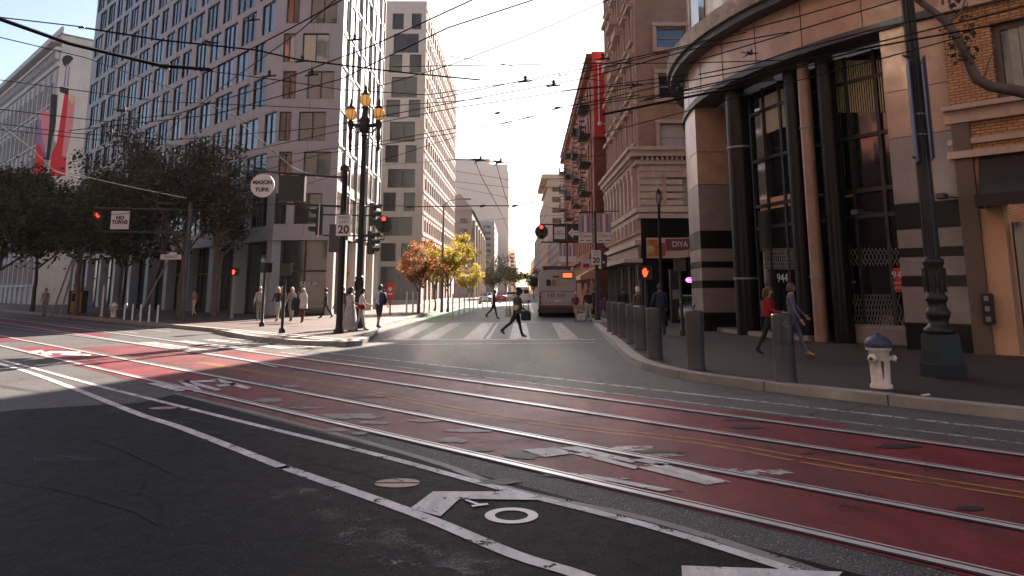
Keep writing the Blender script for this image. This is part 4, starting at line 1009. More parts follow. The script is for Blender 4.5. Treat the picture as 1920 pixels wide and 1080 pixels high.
# ---------- right edge: orange brick building
BP = AP(aR1 + .006, AR + .22); bd = (-DM[0], -DM[1]); bn = (-NM[0], -NM[1])
org = (*BP, 0); ob = empty('brick_building', org, label='orange brick building with stone belt cornice and a dark scalloped awning, at the right edge', cat='building')
hz = lambda x, y: HIT(x, y, BP, bd)
u0 = .05; zbelt0, zbelt1 = hz(1850, 225)[1], hz(1850, 193)[1]; zw0, zw1 = hz(1890, 185)[1], hz(1890, 38)[1]; uw = hz(1862, 110)[0]
zlow = hz(1850, 292)[1]; ud0, ud1 = hz(1893, 500)[0], hz(1893, 500)[0] + 2.6
wl = MB(org)
facade(wl, BP, (BP[0] + bd[0] * 20, BP[1] + bd[1] * 20), zbelt1 - .1, 22, [(zw0, zw1, [(uw, uw + 1.7), (uw + 3.2, uw + 4.9), (uw + 6.4, uw + 8.1)])], .3, (0, 0))
wl.cur = 1; facade(wl, BP, (BP[0] + bd[0] * 20, BP[1] + bd[1] * 20), 0.1, zlow, [(.16, hz(1893, 395)[1] + .2, [(ud0, ud1), (ud1 + 1, ud1 + 4)])], .5, (1, 1))
wl.cur = 0; facade(wl, BP, (BP[0] + bd[0] * 20, BP[1] + bd[1] * 20), zlow, zbelt1 - .1, [], .1)
facade(wl, (BP[0] + NM[0] * 8, BP[1] + NM[1] * 8), BP, 0, 22, [])
wl.build('wall', [M['orbrick'], M['render']], ob, loc=(0, 0, 0))
q = MB(org)
for (za, zb_, t) in ((zbelt0, zbelt1 - .12, .16), (zbelt1 - .12, zbelt1, .34), (zlow - .02, zlow + .16, .24), (zlow + .35, zlow + .5, .1), (zw1 + .55, zw1 + .75, .2)): q.slab(BP, bd, bn, -.12, 20, za, zb_, -.03, t)
for i in range(60): q.slab(BP, bd, bn, i * .16, i * .16 + .08, zw1 + .76, zw1 + .95, .0, .12)
q.build('belt_cornice', M['terra'], ob, loc=(0, 0, 0))
q = MB(org)
for i in range(9):
    t = (i - 4) / 4; q.slab(BP, bd, bn, uw + .85 + t * 1.0 - .09, uw + .85 + t * 1.0 + .09, zw1 + .02 - 0, zw1 + .5, .0, .03)
q.build('window_arch', M['orbrick'], ob, loc=(0, 0, 0))
window(ob, org, BP, bd, bn, uw, uw + 1.7, zw0, zw1, .26, M['gl1'], M['brown'], (0, 0), .16); window(ob, org, BP, bd, bn, uw + 3.2, uw + 4.9, zw0, zw1, .26, M['gl1'], M['brown'], (0, 0), .16); window(ob, org, BP, bd, bn, uw + 6.4, uw + 8.1, zw0, zw1, .26, M['gl1'], M['brown'], (0, 0), .16)
q = MB(org)
for i in range(5): q.slab(BP, bd, bn, uw + .35 + i * .25, uw + .35 + i * .25 + .21, zw0 + .1, zw1 - .16, -.25 + .02 * (i % 2), -.235 + .02 * (i % 2))
q.build('curtain', mat('pale_green_curtain', (.3, .34, .27), .8, var=.15), ob, loc=(0, 0, 0))
q = MB(org); q.slab(BP, bd, bn, 0.0, .42, .1, zbelt0, .0, .12); q.build('pilaster', M['brown'], ob, loc=(0, 0, 0))
q = MB(org); q.slab(BP, bd, bn, ud0 + .05, ud1 - .05, .16, 3.4, -.48, -.42); q.build('door', M['gl1'], ob, loc=(0, 0, 0))
mt_ = empty('meter_box', BP, label='narrow dark electric meter box on the orange building corner', cat='meter'); org2 = (*BP, 0)
zz0, zz1 = hz(1845, 607)[1], hz(1845, 550)[1]; q = MB(org2); q.slab(BP, bd, bn, .3, .55, zz0, zz1, .125, .26); q.build('housing', M['black'], mt_, loc=(0, 0, 0))
for i in range(3): z = zz0 + (i + .5) * (zz1 - zz0) / 3; q = MB(org2); q.slab(BP, bd, bn, .38, .48, z - .06, z + .06, .262, .29); q.build('dial', M['granite2'], mt_, loc=(0, 0, 0))
# awning with swept profile
aw = empty('awning', BP, label='dark brown fabric awning with swept curved sides over the doorway at the right edge', cat='awning')
ua = hz(1846, 385)[0]; za0, za1 = hz(1846, 393)[1], hz(1870, 280)[1]; za2 = hz(1846, 370)[1]
q = MB((*BP, 0)); prof = [(.02, za1)] + [(.1 + .75 * (1 - math.cos(i * math.pi / 16)) , za1 - (za1 - za2) * math.sin(i * math.pi / 16)) for i in range(1, 9)] + [(.86, za0)]
W = lambda u, z, t: (BP[0] + bd[0] * u + bn[0] * t, BP[1] + bd[1] * u + bn[1] * t, z)
for i in range(len(prof) - 1):
    (t0, z0), (t1, z1) = prof[i], prof[i + 1]; q.add([W(ua, z0, t0), W(ua + 4, z0, t0), W(ua + 4, z1, t1), W(ua, z1, t1)], [(0, 1, 2, 3)], True)
vs = [W(ua, z, t) for t, z in prof] + [W(ua, za0, .02)]; q.add(vs, [tuple(range(len(vs)))])
q.build('cloth', mat('dark_brown_canvas', (.03, .022, .02), .85, var=.2), aw, loc=(0, 0, 0))
M['shade1'] = mat('weathered_brownstone', (.16, .11, .085), .85); M['shade2'] = mat('sooty_stone', (.13, .105, .09), .85)  # fronts of the unseen row, darkened to cut the light they throw back
# ---------- the near side of the main street, behind the viewer: made tall and dark, it shades the road and shows in the windows opposite
for k, (a0, a1, h, m_, lab) in enumerate(((-70, -34, 38, 'brown', 'tan brick block behind the viewpoint, at the far right of its row'), (-33, -6, 46, 'shade1', 'beige office block directly behind the viewpoint'), (-5, 24, 42, 'shade2', 'stone fronted block behind the viewpoint, left of the beige one'), (25, 60, 44, 'redbrick', 'red brick block on the near side, out of view at the left'), (61, 110, 36, 'shade2', 'grey block on the near side of the main street, farthest left and out of view'))):
    p0 = MK(a0, -13); p1 = MK(a1, -13); org = (*p0, 0); o = empty('street_block', org, 0, lab, 'building', 'near side row behind the viewpoint')
    wl = MB(org); rows = []; n_ = int((a1 - a0 - 1) / 3.2)
    for i in range(int((h - 7) / 3.6)): rows.append((5.5 + i * 3.6, 7.7 + i * 3.6, [(.8 + 3.2 * j, 2.6 + 3.2 * j) for j in range(n_)]))
    d, n, L = facade(wl, p0, p1, 0, h, rows, .3)
    q0 = MK(a0, -29); q1 = MK(a1, -29); facade(wl, p1, q1, 0, h, []); facade(wl, q1, q0, 0, h, []); facade(wl, q0, p0, 0, h, []); wl.quad((*p0, h), (*p1, h), (*q1, h), (*q0, h))
    wl.build('wall', M[m_], o, loc=(0, 0, 0)); fm = (MB(org), MB(org))
    for a, b, ops in rows:
        for u0, u1 in ops: window(None, org, p0, d, n, u0, u1, a, b, .28, None, None, (1, 0), .08, into=fm)
    g_ = fm[0].build('window_rows', M['gl1'], o, loc=(0, 0, 0), kind='stuff'); fm[1].build('frame', M['pframe'], g_, loc=(0, 0, 0), kind='stuff')
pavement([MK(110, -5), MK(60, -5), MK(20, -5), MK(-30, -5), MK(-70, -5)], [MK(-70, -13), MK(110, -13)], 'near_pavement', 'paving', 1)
# ================================================================= STREET FURNITURE
X90 = Matrix.Rotation(R(90), 3, 'X')       # turns a z axis to face the camera (-Y)
def disc(mb, c, r, t=.02, n=24):
    mb.lathe([(r, 0), (r, t)], c, n, X90)
# ---- ornate three-globe lamp
def make_lamp(loc, label):
    o = empty('ornate_street_lamp', (*loc, .15), 0, label, 'street lamp', 'ornate lamps with three globes')
    b = MB(); b.box((0, 0, .12), (.54, .54, .24)); b.box((0, 0, .5), (.5, .5, .54), taper=.88); b.lathe([(.24, .77), (.26, .8), (.26, .86), (.19, .92), (.16, 1.0), (.2, 1.08), (.215, 1.16), (.17, 1.22), (.15, 1.32), (.19, 1.38), (.19, 1.44), (.14, 1.5), (.16, 1.62), (.175, 1.85), (.16, 2.0), (.185, 2.05), (.185, 2.12), (.13, 2.16)], n=18)
    for k in range(8):
        a = k * math.pi / 4; b.tube([(.17 * math.cos(a), .17 * math.sin(a), 1.52), (.18 * math.cos(a), .18 * math.sin(a), 1.96)], .024, 6)
    b.build('base', M['black'], o)
    s = MB(); s.lathe([(.125, 2.16), (.11, 5.0), (.1, 8.2), (.15, 8.25), (.15, 8.32), (.1, 8.4)], n=16); 
    for k in range(10):
        a = k * math.pi / 5; s.tube([(.125 * math.cos(a), .125 * math.sin(a), 2.2), (.095 * math.cos(a), .095 * math.sin(a), 8.1)], .014, 5)
    s.build('pole', M['black'], o)
    c = MB(); c.lathe([(.1, 8.35), (.22, 8.45), (.26, 8.6), (.2, 8.75), (.26, 8.95), (.16, 9.15), (.12, 9.45), (.2, 9.55), (.12, 9.6)], n=14)
    for sx in (-1, 1):
        c.tube([(0, 0, 8.75), (sx * .3, 0, 8.72), (sx * .62, 0, 8.78)], [.1, .085, .09], 8)
        c.lathe([(.03, 7.55), (.07, 7.7), (.06, 7.95), (.1, 8.2), (.07, 8.5), (.13, 8.72), (.15, 8.9), (.09, 8.98)], (sx * .62, 0, 0), 10)
        c.tube([(sx * .12, 0, 8.45), (sx * .36, 0, 8.4), (sx * .5, 0, 8.62)], .04, 6)
    c.build('bracket', M['black'], o)
    for (x, z) in ((-.62, 8.98), (.62, 8.98), (0, 9.6)):
        g = MB(); g.lathe([(.1, z), (.2, z + .1), (.25, z + .3), (.23, z + .45), (.16, z + .52)], (x, 0, 0), 8); gl_ = g.build('globe', M['amber'], o)
        h = MB(); h.lathe([(.2, z + .5), (.21, z + .54), (.1, z + .66), (.06, z + .78), (.07, z + .84), (.02, z + 1.0)], (x, 0, 0), 8)
        for k in range(8):
            a = 2 * math.pi * (k + .5) / 8; h.tube([(x + .1 * math.cos(a), .1 * math.sin(a), z), (x + .205 * math.cos(a), .205 * math.sin(a), z + .1), (x + .255 * math.cos(a), .255 * math.sin(a), z + .3), (x + .2 * math.cos(a), .2 * math.sin(a), z + .5)], .012, 4)
        h.build('lantern_cap', M['black'], gl_)
    return o
lamp1 = make_lamp((-6.5, 32.2), 'black ornate three-globe street lamp with amber lanterns, on the paved corner beside the signal pole')
lamp2 = copy_tree(lamp1, (7.85, 14.05, .15), .12, 'big black ornate street lamp beside the white hydrant, lanterns out of frame')
# narrow banner on the near lamp
o = empty('lamp_banner', (7.85, 14.05, 0), label='narrow dark blue banner seen edge-on on the big near lamp', cat='banner')
za, zb = Zat(110, 14.05), Zat(298, 14.05)
q = MB(); q.box((.2, .02, (za + zb) / 2), (.03, .5, za - zb), -.38); q.box((-.17, -.1, (za + zb) / 2 - .1), (.03, .5, za - zb), -.4); q.build('cloth', mat('navy_banner', (.03, .035, .1), .6), o)
q = MB(); q.tube([(-.3, -.2, za), (.3, .3, za)], .02, 6); q.tube([(-.3, -.2, zb), (.3, .3, zb)], .02, 6); q.build('arm', M['black'], o)
for z in (zb + .45, zb + .85): q = MB(); q.lathe([(.125, z), (.125, z + .035)], (0, 0, 0), 14); q.build('strap', M['grey'], o)
# ---- single acorn lamp by the restaurant
p = (6.85, 34.7); o = empty('acorn_street_lamp', (*p, .15), 0, 'slim black street lamp with a single pointed lantern, in front of the restaurant banner', 'street lamp')
zt = Zat(352, 34.7) - .15
q = MB(); q.lathe([(.22, 0), (.22, .35), (.14, .5), (.16, .8), (.1, .95), (.085, 1.2), (.06, zt - .9), (.1, zt - .85), (.05, zt - .75)], n=12); q.build('pole', M['black'], o)
g = MB(); g.lathe([(.09, zt - .75), (.16, zt - .5), (.15, zt - .32)], n=10); g_ = g.build('lantern', M['gl3'], o)
g = MB(); g.lathe([(.17, zt - .32), (.12, zt - .2), (.04, zt - .08), (.012, zt)], n=10)
for k in range(5):
    a = k * 2 * math.pi / 5; g.tube([(.09 * math.cos(a), .09 * math.sin(a), zt - .75), (.165 * math.cos(a), .165 * math.sin(a), zt - .5), (.155 * math.cos(a), .155 * math.sin(a), zt - .32)], .012, 4)
g.build('lantern_cap', M['black'], g_)
# ---- plain cobra-head lamp in the sunny street
p = G(828, 586, .15); o = empty('cobra_street_lamp', (*p, .15), 0, 'tall slim grey street lamp with a curved arm, between the autumn trees', 'street lamp')
zt = Zat(383, p[1], 828) - .15
q = MB(); q.tube([(0, 0, 0), (0, 0, zt * .6), (.05, 0, zt)], [.11, .085, .06], 8); q.tube([(.05, 0, zt - .1), (.4, 0, zt + .25), (1.2, 0, zt + .4), (1.6, 0, zt + .4)], .035, 6); q.build('pole', M['grey'], o)
q = MB(); q.box((1.75, 0, zt + .38), (.55, .2, .1)); q.build('lamp_head', M['grey'], o)
# ---- signal building kit
def signal_head(parent, loc, rz=0, lit=True, name='signal_head', plate=0.0, s=1.0):
    e = MB(); e.box((0, .1 * s, 0), (.3 * s, .2 * s, .98 * s))
    if plate: disc(e, (0, .02, 0), plate, .03)
    h = e.build(name, M['sigbody'], parent, loc=loc, rot=(0, 0, rz))
    for i, z in enumerate((.32, 0, -.32)):
        q = MB(); n = 10; r = .125 * s
        vs = []
        for k in range(n + 1):
            a = R(-20) + R(220) * k / n
            vs += [(r * math.cos(a), -.0, z * s + r * math.sin(a)), (r * 1.05 * math.cos(a), -(.26 - .1 * (math.sin(a) < 0)) * s, z * s + r * 1.05 * math.sin(a))]
        q.add(vs, [(2 * k, 2 * k + 1, 2 * k + 3, 2 * k + 2) for k in range(n)], True); q.build('visor', M['sigbody'], h)
        q = MB(); disc(q, (0, -.005, z * s), .115 * s, .02, 16); q.build('lens', M['redlamp'] if (lit and i == 0) else M['signk'], h)
    return h
def plate(parent, loc, w_, h_, m_, name='panel', rz=0, t=.03):
    q = MB(); q.box((0, 0, 0), (w_, t, h_)); return q.build(name, m_, parent, loc=loc, rot=(0, 0, rz))
# ---- signal pole on the corner, with the hanging street-name disc
p = (-6.39, 28.24); Yp = p[1]; O = lambda x, y: (AT(x, y, Yp).x - p[0], AT(x, y, Yp).z - .15)
o = empty('signal_pole', (*p, .15), 0, 'dark signal pole on the paved corner carrying two long arms, left of the three-globe lamp', 'signal pole')
zt = O(645, 312)[1]
q = MB(); q.lathe([(.2, 0), (.2, .1), (.13, .2), (.12, .4), (.1, zt), (.12, zt + .01), (.02, zt + .1)], n=14); q.box((0, 0, zt - .1), (.34, .26, .16)); q.build('pole', M['black'], o)
for (xa, ya, xb_, yb_) in ((487, 321, 646, 333), (516, 381, 642, 387)):
    a, b = O(xa, ya), O(xb_, yb_); q = MB(); q.tube([(a[0], 0, a[1]), (b[0], 0, b[1])], .045, 8); q.build('arm', M['black'], o)
for (y,) in ((402,), (441,)):
    a, b = O(604, y), O(712, y); q = MB(); q.tube([(a[0], .05, a[1]), (b[0], .6, b[1])], .03, 6); q.build('bracket', M['black'], o)
ds_ = empty('street_name_disc', (*p, .15), 0, 'round white sign hanging from the long arm, lettered with the two street names', 'sign'); c = O(493, 348)
q = MB(); disc(q, (c[0], 0, c[1]), .45, .06, 40); q.build('panel', M['signw'], ds_); 
text('lettering', 'MASON', .21, M['signk'], ds_, (c[0], -.07, c[1] + .11), sx=1.0, bold=.008); text('lettering', 'TURK', .21, M['signk'], ds_, (c[0], -.07, c[1] - .17), sx=1.0, bold=.008)
bx_ = empty('blank_sign', (*p, .15), 0, 'square dark blank-out sign box hung between the arms, right of the round white sign', 'sign'); a, b = O(523, 329), O(569, 377)
q = MB(); q.bx((a[0], .02, b[1]), (b[0], .3, a[1])); q.build('housing', M['sigbody'], bx_); q = MB(); q.bx((a[0] + .07, .0, b[1] + .07), (b[0] - .07, .019, a[1] - .07)); q.build('face', M['signk'], bx_)
q = MB(); q.tube([(a[0] + .3, .15, a[1]), (a[0] + .3, .1, O(545, 325)[1])], .03, 6); q.tube([(a[0] + .6, .15, b[1]), (a[0] + .6, .1, O(545, 383)[1])], .03, 6); q.build('hanger', M['black'], bx_)
sgn = empty('traffic_signal', (*p, .15), 0, 'traffic signal turned to the left with a white-edged backplate, on the corner signal pole', 'traffic light', 'traffic signals'); c = O(592, 414)
signal_head(sgn, (c[0], .1, c[1]), R(-68), False, s=1.08)
q = MB(); q.box((0, .06, 0), (.62, .02, 1.2)); k_ = q.build('backplate', M['signw'], sgn, loc=(c[0], .1, c[1]), rot=(0, 0, R(-68)))  # white plate stands in for sunlight on the signal's side
sp_ = empty('speed_limit_sign', (*p, .15), 0, 'white speed limit 20 sign on the corner signal pole beside a grey plate', 'sign', 'speed limit signs'); c = O(646, 423)
plate(sp_, (c[0], -.14, c[1]), .56, .78, M['signw']); text('lettering', 'SPEED', .15, M['signk'], sp_, (c[0], -.16, c[1] + .28)); text('lettering', 'LIMIT', .15, M['signk'], sp_, (c[0], -.16, c[1] + .12)); text('lettering', '20', .42, M['signk'], sp_, (c[0], -.16, c[1] - .17), bold=.012)
gp = empty('grey_sign_back', (*p, .15), 0, 'plain grey sign plate on the corner signal pole, left of the speed limit sign', 'sign'); c = O(627, 447); plate(gp, (c[0], -.04, c[1]), .38, 1.05, M['dkgrey'])
# signals on the lamp: two black heads and a round-backed red one
Yl = 32.0; OL = lambda x, y: (AT(x, y, Yl).x + 6.5, AT(x, y, Yl).z - .15)
for (x, y, lab) in ((699, 455, 'black traffic signal seen from the side, lower one on the three-globe lamp'), (702, 402, 'black traffic signal seen from the side, upper one on the three-globe lamp')):
    t = empty('traffic_signal', (-6.5, 32.2, .15), 0, lab, 'traffic light', 'traffic signals'); c = OL(x, y); signal_head(t, (c[0], -.1, c[1]), R(75), False, s=1.0)
    q = MB(); q.tube([(.1, 0, c[1] + .35), (c[0], 0, c[1] + .35)], .03, 6); q.build('bracket', M['black'], t)
t = empty('traffic_signal', (-6.5, 32.2, .15), 0, 'red-lit traffic signal with a round dark backplate, right of the three-globe lamp', 'traffic light', 'traffic signals'); c = OL(720, 421)
signal_head(t, (c[0], -.3, c[1]), R(6), True, plate=.36, s=.74); q = MB(); q.tube([(.1, 0, OL(700, 450)[1]), (c[0], -.1, OL(700, 449)[1]), (c[0], -.1, c[1] - .3)], .03, 6); q.build('bracket', M['black'], t)
# ---- right signal mast with sign boxes, banners and a speed limit sign
p = (4.6, 41.0); OR = lambda x, y: (AT(x, y, 41.0).x - p[0], AT(x, y, 41.0).z - .15)
o = empty('signal_mast', (*p, .15), 0, 'dark signal mast right of the bus, a frame of signs reaching over the road', 'signal pole')
zt = OR(1113, 398)[1]; q = MB(); q.lathe([(.17, 0), (.17, .3), (.11, .4), (.1, zt)], n=12); q.build('pole', M['black'], o)
for y in (421, 454): a, b = OR(1014, y), OR(1113, y); q = MB(); q.tube([(a[0], 0, a[1]), (b[0], 0, b[1])], .04, 6); q.build('arm', M['black'], o)
a, b = OR(1083, 399), OR(1160, 396); q = MB(); q.tube([(a[0], -.1, a[1]), (b[0], -.1, b[1])], .03, 6); q.build('arm', M['black'], o)
t = empty('traffic_signal', (*p, .15), 0, 'red-lit round-backed traffic signal at the left end of the sign frame above the bus', 'traffic light', 'traffic signals'); c = OR(1015, 435); signal_head(t, (c[0], -.15, c[1]), 0, True, plate=.37, s=.8)
t = empty('turn_sign_box', (*p, .15), 0, 'black framed white NO TURNS sign box over the right side of the street', 'sign'); c = OR(1049, 437)
plate(t, (c[0], 0, c[1]), .74, .9, M['signk'], 'housing', t=.2); plate(t, (c[0], -.12, c[1]), .58, .66, M['signw'], 'face', t=.03); text('lettering', 'NO\nTURNS', .17, M['signk'], t, (c[0], -.14, c[1]))
t = empty('one_way_sign', (*p, .15), 0, 'black sign with a big white left-pointing arrow reading ONE WAY', 'sign'); c = OR(1075, 437)
plate(t, (c[0] - .02, 0, c[1]), .66, .88, M['signk'], 'housing', t=.16); q = MB(); q.add([(c[0] + x, -.09, c[1] + z) for x, z in ((-.3, 0), (-.02, .3), (-.02, .13), (.3, .13), (.3, -.13), (-.02, -.13), (-.02, -.3))] + [(c[0] + x, -.081, c[1] + z) for x, z in ((-.3, 0), (-.02, .3), (-.02, .13), (.3, .13), (.3, -.13), (-.02, -.13), (-.02, -.3))], [tuple(range(7)), tuple(range(13, 6, -1))]); q.build('arrow', M['signw'], t); text('lettering', 'ONE WAY', .1, M['signk'], t, (c[0] + .02, -.093, c[1]), depth=.002)
def street_banner(x0, x1, y0, y1, Y, lab, base, lettering=True):
    a, b = AT(x0, y0, Y), AT(x1, y1, Y); org = (base[0], base[1], .15)
    o = empty('street_banner', org, 0, lab, 'banner', 'paired street banners'); cx = (a.x + b.x) / 2 - org[0]; w_ = b.x - a.x; h_ = a.z - b.z; zc_ = (a.z + b.z) / 2 - .15; y = Y - org[1]
    plate(o, (cx, y, zc_), w_, h_, M['banner_b'], 'cloth', t=.01)
    q = MB(); q.bx((cx - w_ * .25, y - .012, zc_ - h_ * .12), (cx - w_ * .1, y - .007, zc_ + h_ * .47)); q.bx((cx + w_ * .12, y - .012, zc_ - h_ * .12), (cx + w_ * .3, y - .007, zc_ + h_ * .47)); q.build('stripe', M['banner_p'], o)
    q = MB(); q.bx((cx - w_ * .08, y - .013, zc_ - h_ * .12), (cx + w_ * .08, y - .007, zc_ + h_ * .48)); q.bx((cx - w_ * .49, y - .012, zc_ - h_ * .48), (cx + w_ * .49, y - .006, zc_ - h_ * .14)); q.build('stripe', M['signw'], o)
    if lettering:
        q = MB(); N = 16; r = w_ * .13
        vs = [(cx - w_ * .27 + rr * math.cos(2 * math.pi * i / N), y - .016, zc_ - h_ * .25 + rr * math.sin(2 * math.pi * i / N)) for rr in (r, r * .72) for i in range(N)]
        q.add(vs, [(i, (i + 1) % N, (i + 1) % N + N, i + N) for i in range(N)]); q.build('ring_emblem', M['signk'], o)
        text('lettering', 'Bern', w_ * .27, M['signk'], o, (cx + w_ * .18, y - .014, zc_ - h_ * .26), depth=.002)
        q = MB(); q.bx((cx - w_ * .4, y - .016, zc_ - h_ * .42), (cx - w_ * .1, y - .0125, zc_ - h_ * .39)); q.bx((cx + w_ * .05, y - .016, zc_ - h_ * .42), (cx + w_ * .42, y - .0125, zc_ - h_ * .39)); q.build('fine_print', M['dkgrey'], o)
street_banner(1084, 1111, 402, 456, 40.9, 'mauve and grey banner on the left side of the mast, right of the arrow sign', p)
street_banner(1118, 1147, 400, 456, 40.9, 'mauve and grey banner on the right side of the mast, against the ornate building', p)
street_banner(1048, 1062, 460, 492, 70, 'small far mauve banner, left one of the pair above the bus', (5.6, 70), False)
street_banner(1065, 1081, 460, 492, 70, 'small far mauve banner, right one of the pair above the bus', (5.6, 70), False)
o = empty('banner_pole', (AT(1063.5, 500, 70.1).x, 70.1, .15), 0, 'slim pole behind the bus holding the small far banners', 'pole'); q = MB(); q.tube([(0, 0, 0), (0, 0, Zat(455, 70))], .07, 8); q.build('pole', M['black'], o)
sp_ = empty('speed_limit_sign', (*p, .15), 0, 'white speed limit 20 sign low on the mast, above the people beside the bus', 'sign', 'speed limit signs'); c = OR(1117, 483)
plate(sp_, (c[0], -.15, c[1]), .52, .78, M['signw']); text('lettering', 'SPEED', .13, M['signk'], sp_, (c[0], -.17, c[1] + .28)); text('lettering', 'LIMIT', .13, M['signk'], sp_, (c[0], -.17, c[1] + .13)); text('lettering', '20', .4, M['signk'], sp_, (c[0], -.17, c[1] - .16), bold=.012)
t = empty('pedestrian_signal', (*p, .15), 0, 'dark signal box side-on with a small pale light, low on the right mast', 'traffic light'); c = OR(1132, 490)
q = MB(); q.box((c[0], -.05, c[1]), (.3, .26, .7)); q.build('housing', M['signk'], t); q = MB(); disc(q, (c[0] - .03, -.185, c[1] - .05), .06, .02, 12); q.build('lens', M['signw'], t); q = MB(); q.tube([(0, 0, c[1]), (c[0], 0, c[1])], .03, 6); q.build('bracket', M['black'], t)
# ---- left mast with NO TURNS
pL = G(341, 601, .15); YL = pL[1]; OM = lambda x, y: (AT(x, y, YL).x - pL[0], AT(x, y, YL).z - .15)
o = empty('signal_mast', (*pL, .15), 0, 'dark signal mast under the left trees carrying the NO TURNS sign', 'signal pole')
zt = OM(345, 380)[1]; q = MB(); q.lathe([(.2, 0), (.2, .4), (.13, .5), (.1, zt)], n=12); q.build('pole', M['dkgrey'], o)
for y in (393, 437): a = OM(178, y - 3); b = OM(345, y); q = MB(); q.tube([(a[0], 0, a[1]), (b[0], 0, b[1])], .05, 6); q.build('arm', M['dkgrey'], o)
t = empty('traffic_signal', (*pL, .15), 0, 'red-lit traffic signal hanging among the dark left trees, beside the NO TURNS sign', 'traffic light', 'traffic signals'); c = OM(185, 415); signal_head(t, (c[0], -.1, c[1]), R(-6), True, plate=0, s=1.05)
t = empty('turn_sign', (*pL, .15), 0, 'square white NO TURNS sign against the dark left trees', 'sign'); c = OM(227, 413); plate(t, (c[0], -.1, c[1]), .98, .98, M['signw']); text('lettering', 'NO\nTURNS', .27, M['signk'], t, (c[0], -.12, c[1]), bold=.012)
t = empty('street_name_sign', (*pL, .15), 0, 'small white street name sign on the left signal mast, reading MARKET', 'sign'); c = OM(322, 482); plate(t, (c[0], -.1, c[1]), 1.1, .26, M['signw']); text('lettering', 'MARKET', .2, M['signk'], t, (c[0], -.12, c[1])); plate(t, (c[0] + .1, -.1, c[1] + .19), .4, .12, M['signw'], 'tab')
# ---- pedestrian signals on posts
def ped_signal(base, hx, hy, Y, lab, lit, rz=0, w_=.42):
    z0 = .15; c = AT(hx, hy, Y); o = empty('pedestrian_signal', (c.x, Y, z0), 0, lab, 'pedestrian light', 'pedestrian signals on posts')
    q = MB(); q.lathe([(.12, 0), (.12, .15), (.06, .2), (.055, c.z - z0 - .1)], n=10); q.build('post', M['grey'] if lit == 2 else M['black'], o)
    q = MB(); q.box((0, 0, 0), (w_, .24, w_ * 1.05)); q.box((0, -.18, w_ * .5), (w_, .16, .03)); q.box((-w_ * .48, -.16, 0), (.03, .12, w_)); q.box((w_ * .48, -.16, 0), (.03, .12, w_)); hd = q.build('housing', M['signk'], o, loc=(0, 0, c.z - z0), rot=(0, 0, rz))
    if lit:
        q = MB(); s = w_ * .42
        hand = [(-.3, -.9), (.3, -.9), (.55, -.3), (.8, .25), (.62, .38), (.42, .05), (.42, .75), (.22, .8), (.2, .2), (.15, .92), (-.08, .94), (-.08, .2), (-.2, .85), (-.4, .8), (-.3, .1), (-.5, .55), (-.66, .45), (-.5, -.3)]
        q.add([(x * s * .8, -.135, z * s * .9) for x, z in hand], [tuple(range(len(hand)))]); q.build('hand_symbol', M['redhand'], hd)
ped_signal(None, 440, 510, 43.3, 'pedestrian signal with a red hand on a pale post, in front of the dark shopfront', 2, R(-10))
ped_signal(None, 1210, 511, 25.0, 'pedestrian signal with a red hand, above the row of bollards at the right', 1, R(-15))
ped_signal(None, 497, 502, 33.7, 'dark pedestrian signal turned away, left one of two on the paved corner', 0, R(60))
ped_signal(None, 535, 505, 28.3, 'dark pedestrian signal turned away, right one on the kerb of the paved corner', 0, R(100))
ped_signal(None, 1275, 497, 27.0, 'dark pedestrian signal turned away, right of the red hand near the pink neon', 0, R(170))
# ---- bollards
def make_bollard(loc, lab, wrap=False):
    o = empty('bollard', (*loc, .15), 0, lab, 'bollard', 'grey bollards along the curving kerb')
    q = MB(); q.lathe([(.2, 0), (.2, .03), (.182, .05), (.182, .62)], n=24); q.build('post', M['bollard'], o)
    q = MB(); q.lathe([(.184, .621), (.184, 1.1), (.17, 1.15), (.02, 1.16)], n=24); q.build('sleeve', M['bollardtop'] if wrap else M['bollard'], o)
    return o
bl = [(1473, 715), (1305, 692), (1228, 672), (1203, 655), (1186, 643), (1170, 634), (1157, 628), (1147, 622)]
labs = ['nearest grey bollard, dark scribbled upper half, in front of the couple', 'second grey bollard from the near end, standing alone on the curve of the kerb', 'third grey bollard from the near end, first of the tight row', 'fourth grey bollard from the near end of the kerb', 'fifth grey bollard from the near end of the kerb', 'sixth grey bollard from the near end of the kerb', 'seventh grey bollard from the near end, second to last', 'farthest grey bollard, last of the kerb row beside the crosswalk']
b0 = make_bollard(G(*bl[0], .15), labs[0], True)
q = MB()
for (x, z, l, a) in ((-.06, .98, .1, .6), (.0, 1.0, .09, 1.6), (.04, .97, .12, -.5), (.09, 1.0, .07, .3), (-.02, .93, .16, .05)):
    q.tube([(x, -.187 + x * x * .8, z), (x + l * .5 * math.cos(a), -.188 + x * x * .8, z + l * math.sin(a) * .5)], .006, 4)
q.build('scribble', M['grey'], b0)
b1 = make_bollard(G(*bl[1], .15), labs[1])
for i in range(2, 8): copy_tree(b1, (*G(*bl[i], .15), .15), .3 * i, labs[i])
